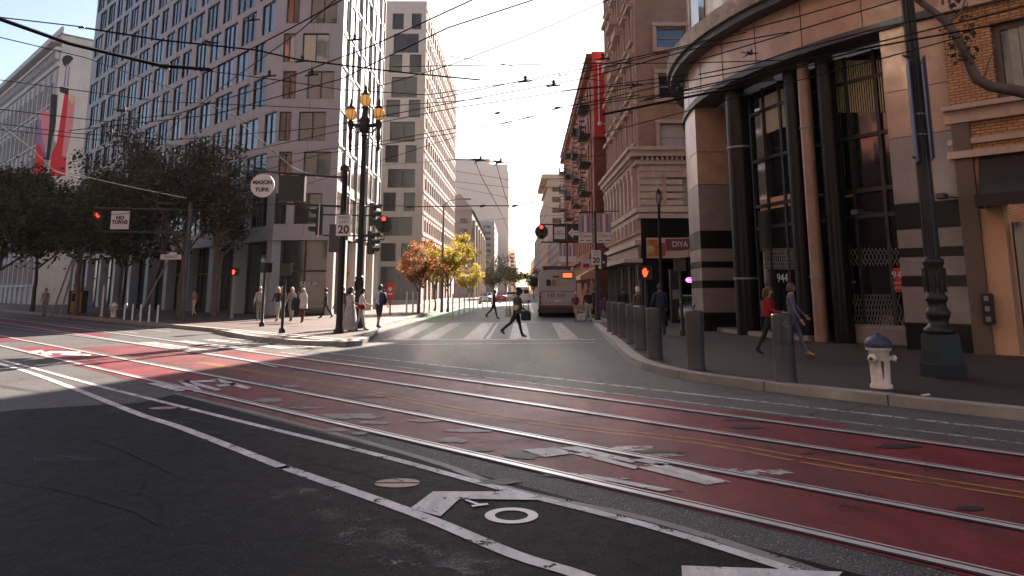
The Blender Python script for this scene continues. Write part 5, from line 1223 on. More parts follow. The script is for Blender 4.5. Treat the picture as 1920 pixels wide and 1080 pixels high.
# ---- hydrants
def make_hydrant(loc, lab, cap='bluecap'):
    o = empty('fire_hydrant', (*loc, .15), 0, lab, 'fire hydrant', 'white fire hydrants')
    q = MB(); q.lathe([(.17, 0), (.17, .05), (.145, .07), (.15, .3), (.155, .58), (.195, .6), (.195, .635)], n=24); q.build('body', M['whitehyd'], o)
    q = MB(); q.lathe([(.205, .636), (.212, .67), (.205, .71), (.18, .76), (.13, .8), (.06, .825), (.045, .83), (.045, .865), (.01, .87)], n=20)
    for k in range(8): a = k * math.pi / 4; q.ball((.19 * math.cos(a), .19 * math.sin(a), .69), .03, 8)
    q.build('cap', M[cap], o)
    for (a, r) in ((-142, .062), (-30, .045)):
        d = Vector((math.cos(R(a)), math.sin(R(a)), 0)); q = MB(); Mx = d.to_track_quat('Z', 'Y').to_matrix()
        q.lathe([(r, .1), (r, .2), (r * 1.15, .2), (r * 1.15, .24), (r * .6, .26)], (0, 0, .47), 14, Mx); n_ = q.build('nozzle', M['whitehyd'], o)
        q = MB(); q.lathe([(.028, .26), (.028, .3)], (0, 0, .47), 5, Mx); q.build('nut', M['rust'], n_)
    q = MB(); q.add([(-.05, -.150, .44), (-.0, -.155, .42), (-.012, -.155, .3), (-.02, -.153, .18), (-.03, -.151, .12), (-.035, -.15, .2), (-.045, -.149, .32)], [tuple(range(7))]); q.build('rust_stain', M['rust'], o)
    return o
hy = make_hydrant(G(1653, 727, .15), 'white fire hydrant with a dark blue cap and a rust streak, on the right pavement')
hy2 = copy_tree(hy, (*G(212, 595, .15), .15), .4, 'small white fire hydrant under the left trees, left of the thin white posts')
for c in KIDS[hy2.name]:
    if c.name.startswith('cap'): c.data = c.data.copy(); c.data.materials[0] = M['whitehyd']
# ---- thin white posts
def make_post(loc, lab, h=1.0, r=.045, group='thin white posts along the left kerb'):
    o = empty('flexible_post', loc, 0, lab, 'post', group); q = MB(); q.lathe([(r * 2.2, 0), (r * 2.2, .03), (r, .05), (r, h - .02), (r * .5, h)], n=10); q.build('post', M['whitem'], o)
    for k in (.72, .86): q = MB(); q.lathe([(r * 1.06, h * k), (r * 1.06, h * (k + .08))], n=10); q.build('reflective_band', M['signw'], o)
    return o
wp = [(232, 604), (247, 606), (262, 608), (278, 609), (294, 610)]
lb = ['leftmost of the five thin white posts, nearest the small hydrant', 'second thin white post from the left of five', 'middle one of the five thin white posts', 'fourth thin white post from the left of five', 'rightmost of the five thin white posts, at the edge of the sunlight']
p0 = make_post((*G(*wp[0]), 0), lb[0])
for i in range(1, 5): copy_tree(p0, (*G(*wp[i]), 0), 0, lb[i])
o = make_post((*G(190, 593, .15), .15), 'taller lone white pole under the left trees, between the yellow box and the small hydrant', 1.9, .06, 'thin white posts along the left kerb')
gp_ = 'white delineator posts along the green lane'
xs = [(-4.05, 52), (-3.85, 55.5), (-3.7, 59), (-3.5, 62.5), (-3.35, 66), (-3.15, 70), (-2.9, 75), (-2.6, 81), (-2.3, 88)]
ord_ = ['first', 'second', 'third', 'fourth', 'fifth', 'sixth', 'seventh', 'eighth', 'ninth']
p1 = make_post((*xs[0], 0), 'first white delineator post beside the green lane, nearest the crosswalk', 1.5, .05, gp_)
for i in range(1, 9): copy_tree(p1, (*xs[i], 0), 0, ord_[i] + ' white delineator post beside the green lane, counting from the crosswalk')
xs = [(-7.2, 52), (-6.9, 53), (-6.65, 53.6), (-6.3, 54.6), (-6.0, 55.2)]
p1 = make_post((*xs[0], .15), 'first white post at the foot of the rust-leaved tree, from the left', 1.5, .06, 'white posts in front of the autumn trees')
for i in range(1, 5): copy_tree(p1, (*xs[i], .15), 0, ord_[i] + ' white post in front of the autumn trees, counting from the left')
# ---- red call box, yellow box
p = G(731, 592, .15); o = empty('red_call_box', (*p, .15), 0, 'red box with a white mark on a red post, behind the man with the backpack', 'call box')
q = MB(); q.lathe([(.05, 0), (.05, 1.0)], n=8); q.build('post', M['signred'], o); q = MB(); q.box((0, 0, 1.5), (.5, .3, 1.0)); q.box((0, 0, 2.02), (.56, .36, .06)); q.build('housing', M['signred'], o); q = MB(); disc(q, (0, -.152, 1.65), .13, .012, 16); q.bx((-.14, -.165, 1.3), (.14, -.152, 1.4)); q.build('mark', M['signw'], o)
p = G(144, 589, .15); o = empty('newspaper_box', (*p, .15), 0, 'weathered yellow and black newspaper box under the left trees', 'newspaper box')
q = MB(); q.box((0, 0, .8), (.95, .6, 1.5)); q.build('housing', M['dkgrey'], o); q = MB(); q.box((.05, -.31, .8), (.68, .02, 1.35)); q.build('door', M['yellowbox'], o); q = MB(); q.box((.0, -.33, 1.1), (.44, .02, .5)); q.build('window', M['gl1'], o); q = MB(); q.lathe([(.05, 0), (.05, .3)], (-.35, 0, 1.56), 8); q.ball((-.35, 0, 1.9), .09, 8); q.lathe([(.05, 0), (.05, .25)], (.35, 0, 1.56), 8); q.build('knob', M['grey'], o)
# ---- neon and small signs
c = AT(1293, 525, 37.5); o = empty('neon_sign', (c.x, 37.5, 0), 0, 'small glowing pink oval neon sign under the dark shop canopy', 'sign')
q = MB(); q.lathe([(.16, 0), (.16, .02)], (0, 0, 0), 20, X90 @ Matrix.Diagonal((1.0, .62, 1)).to_3x3() if False else X90); e_ = q.build('ring', M['signk'], o, loc=(0, 0, c.z)); e_.scale = (1.25, 1, .8)
q = MB(); N = 20; vs = [(r * math.cos(2 * math.pi * i / N), -.03, r * .62 * math.sin(2 * math.pi * i / N)) for r in (.2, .14) for i in range(N)]; q.add(vs, [(i, (i + 1) % N, (i + 1) % N + N, i + N) for i in range(N)]); q.bx((-.12, -.035, -.04), (.12, -.028, .04)); q.build('tube', M['neonp'], o, loc=(0, 0, c.z))
q = MB(); q.tube([(0, .05, c.z + .1), (0, .05, c.z + 2.2)], .015, 5); q.build('hanger', M['black'], o)
o = empty('utility_cabinet', (AT(1262, 560, 41).x, 40.5, 0), 0, 'dark kiosk behind the bollards with a pale notice on it', 'kiosk'); q = MB(); q.box((0, 0, 1.4), (.5, .4, 2.8)); q.build('housing', M['signk'], o); q = MB(); q.box((0, -.21, 1.5), (.34, .02, .5)); q.build('notice', M['grey'], o)
# shop awnings and hanging signs along the right pavement
for (x, Y, z0, z1, m_, lab, nm) in ((6.4, 64, 2.9, 3.7, 'render', 'tan shop awning just beyond the ornate building', 'shop_awning'), (6.0, 70, 2.6, 3.2, 'redbrick', 'dull red shop awning further along the right pavement', 'shop_awning'), (6.5, 77, 2.7, 3.4, 'yellowbox', 'ochre shop awning deep along the right pavement', 'shop_awning')):
    o = empty(nm, (x, Y, 0), 0, lab, 'awning', 'shop awnings on the right pavement'); q = MB(); q.add([(-.8, -2, z0), (-.8, 2, z0), (.7, 2, z1), (.7, -2, z1), (-.8, -2, z0 - .3), (-.8, 2, z0 - .3), (.7, -2, z0 - .2), (.7, 2, z0 - .2)], [(0, 1, 2, 3), (0, 4, 5, 1), (0, 3, 6, 4), (1, 5, 7, 2)]); q.build('canvas', M[m_], o)
o = empty('hanging_shop_sign', (5.7, 58, 0), 0, 'white and red hanging shop sign beside the bus', 'sign'); q = MB(); q.bx((-.35, -.05, 3.4), (.35, .05, 4.1)); q.build('panel', M['signw'], o); q = MB(); q.bx((-.25, -.07, 3.45), (.25, -.051, 3.75)); q.build('mark', M['signred'], o); q = MB(); q.tube([(.3, 0, 4.0), (2, 0, 4.05)], .03, 6); q.build('arm', M['black'], o)
# ================================================================= VEHICLES
def make_bus(loc):
    o = empty('bus', (*loc, 0), R(-2), 'grey city bus seen from behind, stopped at the right kerb with an orange destination sign', 'bus')
    W_, L_, H_ = 2.55, 12.0, 3.05
    q = MB()
    # rounded rear section lofted along the length
    prof = lambda k, y: [(x * k, y, z) for x, z in ((-1.27, .45), (-1.275, 1.2), (-1.27, 2.3), (-1.22, 2.75), (-1.08, 2.98), (-.6, 3.06), (.6, 3.06), (1.08, 2.98), (1.22, 2.75), (1.27, 2.3), (1.275, 1.2), (1.27, .45))]
    rings = [prof(.955, 0.0), prof(.985, .06), prof(1, .22), prof(1, L_ - .3), prof(.96, L_)]
    vs = [v for r in rings for v in r]; n = 12
    fs = [(i * n + k, (i + 1) * n + k, (i + 1) * n + k + 1, i * n + k + 1) for i in range(4) for k in range(n - 1)] + [tuple(range(n)), tuple(range(4 * n + n - 1, 4 * n - 1, -1))]
    q.add(vs, fs); q.build('body', mat('bus_grey_paint', (.4, .39, .39), .4, .1, var=.1), o)
    q = MB(); q.bx((-1.29, -.1, .3), (1.29, 11.7, .52)); q.bx((-1.24, -.14, .35), (1.24, -.05, .78)); q.build('bumper', M['dkgrey'], o)
    q = MB()
    for k in range(16):
        x = -1.15 + k * .145; q.add([(x, -.145, .68), (x + .07, -.145, .68), (x + .11, -.145, .76), (x + .04, -.145, .76)], [(0, 1, 2, 3)])
    q.build('hazard_stripe', mat('bus_stripe', (.45, .12, .08), .5), o)
    for (x0, x1) in ((-.72, -.43), (-.34, .33), (.42, .72)):
        q = MB(); q.bx((x0, -.03, 2.02), (x1, -.004, 2.42)); q.build('rear_window', M['gl1'], o)
    q = MB(); q.bx((.3, -.06, 2.5), (1.02, -.004, 2.88)); f_ = q.build('destination_sign', M['signk'], o)
    q = MB(); q.bx((.36, -.075, 2.55), (.96, -.062, 2.83)); q.build('led_panel', M['led'], f_)
    q = MB(); q.bx((-.3, -.05, 2.56), (.1, -.004, 2.66)); q.build('fleet_number', M['signk'], o)
    q = MB()
    for x in (-.62, -.42, -.28, .05, .22, .4): q.bx((x, -.02, 1.28), (x + .06, -.004, 1.5))
    q.bx((-1.12, -.02, 1.62), (-.2, -.004, 1.66)); q.bx((.15, -.02, 1.62), (1.1, -.004, 1.66)); q.bx((-1.1, -.02, .9), (1.1, -.004, .92)); q.bx((-1.1, -.018, .92), (-1.08, -.004, 1.62)); q.bx((1.08, -.018, .92), (1.1, -.004, 1.62)); q.build('engine_hatch_seam', M['dkgrey'], o)
    q = MB(); q.bx((-.22, -.03, .98), (.2, -.004, 1.14)); q.build('number_plate', M['signw'], o)
    for s_ in (-1, 1):
        for z, c_ in ((1.5, 'signred'), (1.3, 'rust'), (1.1, 'signred'), (.9, 'rust')):
            q = MB(); disc(q, (s_ * 1.14, .0, z), .08, .03, 12); q.build('tail_light', M[c_], o)
        for y in (2.6, 9.2):
            q = MB(); Mx = Matrix.Rotation(R(90), 3, 'Y'); q.lathe([(.49, -.14), (.5, -.05), (.5, .1), (.47, .14)], (s_ * 1.12, y, .5), 20, Mx); q.build('wheel', M['signk'], o)
        for k in range(6):
            q = MB(); q.bx((s_ * 1.272, .9 + k * 1.75, 1.45), (s_ * 1.285, 2.4 + k * 1.75, 2.45)); q.build('side_window', M['gl1'], o)
    q = MB(); q.bx((-1.0, .5, 3.05), (1.0, 4.5, 3.3)); q.bx((-.8, 5.2, 3.05), (.8, 9.5, 3.25)); q.build('roof_box', M['dkgrey'], o)
    for s_ in (-1, 1):
        q = MB(); q.ball((s_ * 1.0, .15, 3.1), .12, 8); q.build('marker_lamp', M['signw'], o)
    return o
make_bus(((1.73 + 4.21) / 2, 49.5))
def make_car(loc, rz, paintm, lab, group='cars in the side street'):
    o = empty('parked_car', (*loc, 0), rz, lab, 'car', group)
    # front faces -Y ; lofted body
    st = [(-2.2, .62, .35, .62), (-2.1, .78, .28, .75), (-1.3, .86, .25, .9), (-.75, .88, .22, .98), (1.5, .88, .22, 1.0), (2.1, .82, .28, .95), (2.2, .7, .4, .85)]
    q = MB(); vs = []
    for (y, w_, z0, z1) in st: vs += [(-w_, y, z0), (-w_ * 1.03, y, (z0 + z1) / 2), (-w_ * .93, y, z1), (w_ * .93, y, z1), (w_ * 1.03, y, (z0 + z1) / 2), (w_, y, z0)]
    n = 6; k_ = len(st); fs = [(i * n + k, (i + 1) * n + k, (i + 1) * n + (k + 1) % n, i * n + (k + 1) % n) for i in range(k_ - 1) for k in range(n)] + [tuple(range(n)), tuple(range((k_ - 1) * n + n - 1, (k_ - 1) * n - 1, -1))]
    q.add(vs, fs, True); q.build('body', paintm, o)
    q = MB(); vs = []
    for (y, w_, z) in ((-.95, .8, .95), (-.2, .64, 1.42), (.9, .64, 1.44), (1.7, .78, .98)): vs += [(-w_, y, z), (w_, y, z)]
    vs2 = [(-.84, -.95, .94), (.84, -.95, .94), (-.84, 1.7, .96), (.84, 1.7, .96)]
    q.add(vs + vs2, [(0, 1, 3, 2), (4, 5, 7, 6), (8, 0, 2, 4, 6, 10), (9, 11, 7, 5, 3, 1)]); q.build('window_band', M['gl1'], o)
    q = MB(); q.add([(-.66, -.22, 1.41), (.66, -.22, 1.41), (.66, .92, 1.43), (-.66, .92, 1.43), (-.6, -.15, 1.47), (.6, -.15, 1.47), (.6, .85, 1.48), (-.6, .85, 1.48)], [(4, 5, 6, 7), (0, 1, 5, 4), (1, 2, 6, 5), (2, 3, 7, 6), (3, 0, 4, 7)]); q.build('roof', paintm, o)
    for s_ in (-1, 1):
        for y in (-1.35, 1.35):
            q = MB(); Mx = Matrix.Rotation(R(90), 3, 'Y'); q.lathe([(.3, -.1), (.32, -.05), (.32, .08), (.28, .11)], (s_ * .8, y, .32), 18, Mx); t_ = q.build('wheel', M['signk'], o); q = MB(); q.lathe([(.19, s_ * .1), (.19, s_ * .115)], (s_ * .8, y, .32), 12, Mx); q.build('rim', M['grey'], t_)
        q = MB(); q.add([(s_ * .35, -2.17, .62), (s_ * .74, -2.12, .66), (s_ * .7, -2.12, .76), (s_ * .38, -2.165, .72), (s_ * .35, -2.22, .6), (s_ * .76, -2.16, .64), (s_ * .72, -2.14, .78), (s_ * .38, -2.2, .74)], [(4, 5, 6, 7), (0, 1, 5, 4), (2, 3, 7, 6), (1, 2, 6, 5), (3, 0, 4, 7)]); q.build('headlight', M['signw'], o)
        q = MB(); q.bx((s_ * .45, 2.17, .7), (s_ * .75, 2.22, .85)); q.build('tail_light', M['signred'], o)
        q = MB(); q.ball((s_ * .93, -.75, 1.0), .1, 8, (1, .6, .7)); q.build('mirror', paintm, o)
    q = MB(); q.bx((-.4, -2.24, .38), (.4, -2.2, .56)); q.build('grille', M['signk'], o)
    q = MB(); q.bx((-.25, 2.21, .5), (.25, 2.235, .62)); q.build('number_plate', M['signw'], o)
    return o
silver = mat('silver_car_paint', (.35, .35, .36), .3, .6, var=.04); darkc = mat('dark_car_paint', (.03, .03, .035), .25, .3, var=.04); whitec = mat('white_car_paint', (.6, .58, .56), .3, var=.04); redc = mat('red_car_paint', (.3, .04, .04), .3, var=.04)
make_car((9.9, 41.2), R(-12), silver, 'silver car facing the camera, half hidden behind the right bollards')
make_car((-.3, 150), R(180), whitec, 'white car far down the street, left of the bus'); make_car((2.0, 128), R(180), darkc, 'dark car far down the street, just left of the bus')
make_car((-1.6, 118), R(180), redc, 'dark red car far down the street beside the second crosser'); make_car((-3.4, 100), R(180), silver, 'grey car parked beyond the delineator posts'); make_car((.6, 190), R(0), whitec, 'smallest white car, farthest down the street')
# white van
o = empty('white_van', (1.6, 108, 0), 0, 'boxy white van further along the street, left of the bus', 'van'); q = MB(); q.add([(x * w_, y, z) for y, w_, zt in ((0, .97, 2.1), (.1, 1, 2.25), (4.2, 1, 2.25), (5.2, .95, 1.2)) for x, z in ((-1, .4), (-1.02, 1.1), (-.9, zt), (.9, zt), (1.02, 1.1), (1, .4))], [(i * 6 + k, (i + 1) * 6 + k, (i + 1) * 6 + (k + 1) % 6, i * 6 + (k + 1) % 6) for i in range(3) for k in range(6)] + [(0, 1, 2, 3, 4, 5), (23, 22, 21, 20, 19, 18)]); q.build('body', whitec, o)
q = MB(); q.bx((-.75, -.02, 1.3), (-.08, -.004, 1.85)); q.bx((.08, -.02, 1.3), (.75, -.004, 1.85)); q.build('rear_window', M['gl1'], o)
for s_ in (-1, 1):
    q = MB(); q.bx((s_ * .82, -.03, .8), (s_ * .95, -.004, 1.2)); q.build('tail_light', M['signred'], o)
    for y in (.9, 4.2): q = MB(); q.lathe([(.33, -.1), (.33, .1)], (s_ * .88, y, .33), 14, Matrix.Rotation(R(90), 3, 'Y')); q.build('wheel', M['signk'], o)
# ================================================================= PEOPLE
SK = {k: mat('skin_' + k, c, .55, var=.06) for k, c in dict(light=(.4, .24, .17), mid=(.27, .15, .1), dark=(.1, .055, .038)).items()}
def cloth(name, c): return mat(name, c, .85, var=.35, scale=5, bmp=.9, bscale=9)
CL = dict(black=cloth('black_cloth', (.016, .016, .018)), navy=cloth('navy_cloth', (.02, .025, .05)), white=cloth('white_cloth', (.55, .53, .5)), blue=cloth('pale_blue_cloth', (.3, .34, .45)), grey=cloth('grey_cloth', (.2, .19, .18)), lgrey=cloth('light_grey_cloth', (.36, .34, .33)), red=cloth('red_cloth', (.24, .012, .018)), olive=cloth('olive_cloth', (.06, .065, .04)), jeans=cloth('faded_jeans', (.09, .1, .135)), brown=cloth('brown_cloth', (.09, .06, .045)), tan=cloth('tan_cloth', (.3, .22, .15)), maroon=cloth('maroon_cloth2', (.12, .03, .035)), purple=cloth('purple_cloth', (.1, .05, .11)), yshoe=cloth('yellow_shoe', (.5, .3, .06)), hiv=cloth('reflective_vest', (.4, .38, .3)))
HA = dict(black=mat('black_hair', (.012, .01, .009), .5), brown=mat('brown_hair', (.06, .035, .02), .5), blond=mat('blond_hair', (.5, .38, .24), .45), grey=mat('grey_hair', (.5, .48, .45), .5))
def V3(*a): return Vector(a)
def rotx(v, a): return Vector((v.x, v.y * math.cos(a) - v.z * math.sin(a), v.y * math.sin(a) + v.z * math.cos(a)))
def person(label, foot, z, yaw, H=1.72, legs=((0, 0), (0, 0)), arms=((0, 10, 8), (0, 10, 8)), lean=0, skin='light', top='black', bottom='black', shoe='black', sleeve=1.0, leglen=1.0, hair='black', hairlen=0, head=0, seat=0.0, stoutness=1.0, group=None, female=False):
    """legs: (thigh swing forward, knee bend) right then left; arms: (swing forward, out, elbow bend); yaw: 0 faces away (+Y)"""
    s = H / 1.75
    o = empty('person', (foot[0], foot[1], z), yaw, label, 'person', group)
    J = []; E = []; Rd = []; Tg = []
    def jn(v, r, par=None, t='top'):
        J.append(v); Rd.append(r if isinstance(r, tuple) else (r, r)); i = len(J) - 1; Tg.append(t)
        if par is not None: E.append((par, i))
        return i
    hip = V3(0, 0, .93); T = lambda v: hip + rotx(v - hip, -R(lean))
    st_ = stoutness
    pel = jn(V3(0, 0, .95), (.15 * st_, .115 * st_), None, 'bot')
    wst = jn(T(V3(0, 0, 1.1)), (.14 * st_ * (.9 if female else 1), .1 * st_), pel); ch = jn(T(V3(0, -.005, 1.28)), (.165 * st_ * (.9 if female else 1), .115 * st_), wst); ub = jn(T(V3(0, -.01, 1.41)), (.13, .085), ch)
    nk = jn(T(V3(0, 0, 1.49)), .056, ub, 'skin'); hb = jn(T(V3(0, .015, 1.56)), .055, nk, 'skin')
    lowest = 9
    for sd_, (th, kn) in zip((1, -1), legs):
        h_ = jn(V3(.085 * sd_, 0, .9), (.1 * st_, .105 * st_), pel, 'bot')
        a = R(th); k = V3(.09 * sd_, 0, .9) + rotx(V3(.01 * sd_, 0, -.42), a); km = (J[h_] + k) / 2
        j1 = jn(km, (.085 * st_, .09 * st_), h_, 'bot'); j2 = jn(k, .062 if leglen > .6 else .056, j1, 'bot')
        b = a - R(kn); sh = rotx(V3(0, 0, -.41), b); cm = k + sh * .35 + rotx(V3(0, -.015, 0), b); an = k + sh
        lt = 'bot' if leglen > .75 else 'skin'
        j3 = jn(cm, .06 if leglen > .75 else .052, j2, lt); j4 = jn(an, .045 if leglen > .75 else .036, j3, lt)
        pa = min(0, b) * .6 if b < -.35 else b * .2
        hl = jn(an + rotx(V3(0, -.035, -.035), pa), .042, j4, 'shoe'); bl_ = jn(an + rotx(V3(0, .11, -.045), pa), (.045, .034), j4, 'shoe'); to = jn(an + rotx(V3(0, .175, -.05), pa), (.035, .026), bl_, 'shoe')
        lowest = min(lowest, J[hl].z - .045, J[bl_].z - .034, J[to].z - .026)
    for sd_, (sw, ou, eb) in zip((1, -1), arms):
        sx = .175 * (1 if not female else .9) * (.5 + .5 * st_)
        s0 = jn(T(V3(sx, 0, 1.40)) if sd_ > 0 else T(V3(-sx, 0, 1.40)), .062, ub)
        def dirn(a, out): v = rotx(V3(0, 0, -1), R(a)); return Vector((sd_ * math.sin(R(out)), v.y * math.cos(R(out)), v.z * math.cos(R(out))))
        d1 = dirn(sw - lean * .5, ou); el = J[s0] + d1 * .29; d2 = dirn(sw + eb - lean * .5, ou * .4); wr = el + d2 * .25
        jm = jn((J[s0] + el) / 2, .05, s0); je = jn(el, .042, jm, 'top' if sleeve > .4 else 'skin'); jf = jn(el + d2 * .09, .041, je, 'top' if sleeve > .6 else 'skin'); jw = jn(wr, .028, jf, 'top' if sleeve > .9 else 'skin')
        side = Vector((0, d2.z, -d2.y)).normalized() if abs(d2.x) < .99 else V3(0, 1, 0); side = side if side.y > 0 else -side
        palm = jn(wr + d2 * .055, (.034, .02), jw, 'skin')
        for fi, (off, ln) in enumerate(((.026, .075), (.009, .088), (-.009, .08), (-.025, .062))):
            b0_ = jn(wr + d2 * .092 + side * off, .0095, palm, 'skin'); b1_ = jn(J[b0_] + d2 * ln * .5 + V3(-sd_ * .006, 0, 0), .0085, b0_, 'skin'); jn(J[b1_] + (d2 * .8 + V3(-sd_ * .55, 0, 0)).normalized() * ln * .5, .0075, b1_, 'skin')
        t0 = jn(wr + d2 * .035 + side * .032, .011, palm, 'skin'); jn(J[t0] + (d2 * .7 + side * .6).normalized() * .045, .009, t0, 'skin')
    dz = -lowest
    me = bpy.data.meshes.new('body_cage'); me.from_pydata([tuple((v + V3(0, 0, dz)) * s) for v in J], E, [])
    tmp = bpy.data.objects.new('tmp', me); col.objects.link(tmp)
    sk_ = tmp.modifiers.new('s', 'SKIN'); sk_.use_smooth_shade = True; tmp.modifiers.new('d', 'SUBSURF').levels = 1; tmp.modifiers['d'].render_levels = 1
    for i, d_ in enumerate(me.skin_vertices[0].data): d_.radius = (Rd[i][0] * s, Rd[i][1] * s); d_.use_root = (i == 0)
    dg = bpy.context.evaluated_depsgraph_get(); bm_ = bpy.data.meshes.new_from_object(tmp.evaluated_get(dg)); bpy.data.objects.remove(tmp)
    mats = [SK[skin], CL[top], CL[bottom], CL[shoe]]; bm_.materials.clear()
    for m_ in mats: bm_.materials.append(m_)
    segs = [((J[a] + V3(0, 0, dz)) * s, (J[b] + V3(0, 0, dz)) * s, Tg[b], min(Rd[b]) * s) for a, b in E]
    ix = dict(skin=0, top=1, bot=2, shoe=3)
    for f in bm_.polygons:
        c = f.center; best = 9; bt = 'top'
        for a, b, t, r in segs:
            ab = b - a; k = max(0, min(1, (c - a).dot(ab) / max(ab.length_squared, 1e-9))); dd_ = (c - a - ab * k).length - r
            if dd_ < best: best = dd_; bt = t
        f.material_index = ix[bt]
    # head, lofted and joined into the same mesh
    hc = (T(V3(0, .02, 1.64)) + V3(0, 0, dz)) * s; bmx = bmesh.new(); bmx.from_mesh(bm_)
    hr = Matrix.Rotation(R(head), 3, 'Z'); rings = []
    for i in range(13):
        t = math.pi * i / 12; zz = -math.cos(t) * .118; rr = math.sin(t) ** .8
        ring = []
        for k in range(20):
            a = 2 * math.pi * k / 20; x = .076 * rr * math.cos(a); y = .095 * rr * math.sin(a)
            if zz < -.03: x *= 1 + (zz + .03) * 2.6; y = y * (1 + (zz + .03) * (1.2 if y > 0 else 4))
            if y > .04 and abs(x) < .016 and -.05 < zz < .012: y += .02 * (1 - (zz + .05) / .07) + .006
            if y > .03 and .012 < abs(x) < .05 and -.005 < zz < .03: y -= .008
            if abs(y) < .02 and abs(x) > .05 and -.035 < zz < .03: x *= 1.16
            ring.append(bmx.verts.new((hr @ Vector((x, y, zz))) * s + hc))
        rings.append(ring)
    for i in range(12):
        for k in range(20):
            f = bmx.faces.new((rings[i][k], rings[i][(k + 1) % 20], rings[i + 1][(k + 1) % 20], rings[i + 1][k])); f.smooth = True; f.material_index = 0
    bmx.to_mesh(bm_); bmx.free()
    b_ = bpy.data.objects.new('body', bm_); col.objects.link(b_); adopt(b_, o)
    for e in (-1, 1):
        q = MB(); q.ball(tuple((hr @ Vector((e * .031, .083, .012))) * s + hc), .011 * s, 8); q.build('eye', M['signk'], o)
    q = MB(); rings = []
    for i in range(8):
        t = math.pi * (i / 7) * .56; ring = []
        for k in range(20):
            a = 2 * math.pi * k / 20; r_ = math.sin(t); dz_ = math.cos(t); y = math.sin(a)
            low = 1.0 + (.35 if y < .2 else -.25) * (i / 7) ** 3
            q.v.append((hr @ Vector((.088 * r_ * math.cos(a), .106 * r_ * y - .006, .128 * (1 - (1 - dz_) * low)))) * s + hc)
    n_ = 20
    for i in range(7):
        for k in range(n_): q.f.append([i * n_ + k, (i + 1) * n_ + k, (i + 1) * n_ + (k + 1) % n_, i * n_ + (k + 1) % n_]); q.m.append(0); q.s.append(True)
    if hairlen:
        q.tube([tuple((hr @ Vector((0, -.05, .05))) * s + hc), tuple((hr @ Vector((0, -.085, -.1))) * s + hc), tuple((hr @ Vector((0, -.1, -.1 - hairlen))) * s + hc)], [.09 * s, .095 * s, .05 * s], 10)
    q.build('hair', HA[hair], o)
    o['hand_r'] = 0
    return o, s, dz
def garment(o, name, prof, m_, n=16, sq=.75, wav=0.0, y=0):
    q = MB(); vs = []
    for (r, z) in prof:
        for k in range(n):
            a = 2 * math.pi * k / n; w_ = 1 + wav * math.sin(a * 5 + z * 3); vs.append((r * math.cos(a) * w_, r * sq * math.sin(a) * w_ + y, z))
    q.add(vs, [(i * n + k, i * n + (k + 1) % n, (i + 1) * n + (k + 1) % n, (i + 1) * n + k) for i in range(len(prof) - 1) for k in range(n)], True)
    return q.build(name, m_, o)
gc = 'people crossing the side street'; gl = 'people on the left pavement'; gr = 'people by the bus'; gs = 'people on the right pavement'
def bag(name, loc, rz, sz, m_, lab, cat='bag', strap=None):
    o = empty(name, loc, rz, lab, cat); q = MB(); w_, d_, h_ = sz
    q.add([(x * w_ / 2 * k, y * d_ / 2 * k, z) for z, k in ((0, .85), (h_ * .15, 1), (h_ * .75, .97), (h_, .7)) for x, y in ((-1, -.5), (-.6, -1), (.6, -1), (1, -.5), (1, .5), (.6, 1), (-.6, 1), (-1, .5))], [(i * 8 + k, i * 8 + (k + 1) % 8, (i + 1) * 8 + (k + 1) % 8, (i + 1) * 8 + k) for i in range(3) for k in range(8)] + [tuple(range(7, -1, -1)), tuple(range(24, 32))], True); q.build('body', m_, o)
    q = MB(); q.bx((-w_ * .35, -d_ * .56, h_ * .15), (w_ * .35, -d_ * .45, h_ * .5)); q.build('pocket', m_, o)
    q = MB(); q.tube([(-w_ * .3, 0, h_ * .9), (-w_ * .25, 0, h_ + (strap or .1)), (w_ * .25, 0, h_ + (strap or .1)), (w_ * .3, 0, h_ * .9)], .013, 6); q.build('strap', m_, o)
# crossers (walking to the right)
RT = R(-90)
c1 = G(968, 633); person('pedestrian in dark cap and reflective vest striding over the crosswalk with a bag, in front', c1, 0, RT, 1.76, ((-30, 22), (18, 4)), ((22, 8, 40), (-25, 8, 30)), 6, 'dark', 'olive', 'black', 'black', 1, 1, 'black', 0, stoutness=1.15, group=gc)
o = bpy.data.objects[-1] if False else None
def attach(pi, fn): fn(pi)
ve = [x for x in col.objects if x.name.startswith('person')][-1]
garment(ve, 'vest', [(.205, 1.0), (.215, 1.12), (.215, 1.18)], CL['hiv'], sq=.8, y=.04); garment(ve, 'jacket', [(.2, .86), (.205, .98), (.215, 1.3), (.17, 1.44)], CL['olive'], sq=.8, y=.05)
q = MB(); q.lathe([(.1, 1.7), (.098, 1.78), (.07, 1.83), (.01, 1.84)], (0, .08, 0), 14); q.bx((-.07, .14, 1.715), (.07, .26, 1.73)); q.build('cap', CL['black'], ve)
bag('shoulder_bag', (c1[0] + .36, c1[1] - .1, .62), R(20), (.36, .2, .34), CL['black'], 'black bag carried by the pedestrian in the reflective vest', strap=.3)
bag('shoulder_bag', (c1[0] - .3, c1[1] + .1, .75), R(-10), (.22, .2, .34), CL['hiv'], 'pale striped bag at the back of the pedestrian in the reflective vest', strap=.4)
person('slim dark-clothed pedestrian striding over the crosswalk, farther and left of the vest wearer', G(926, 598), 0, RT, 1.74, ((-26, 20), (16, 3)), ((14, 4, 55), (-10, 5, 20)), 3, 'mid', 'navy', 'black', group=gc)
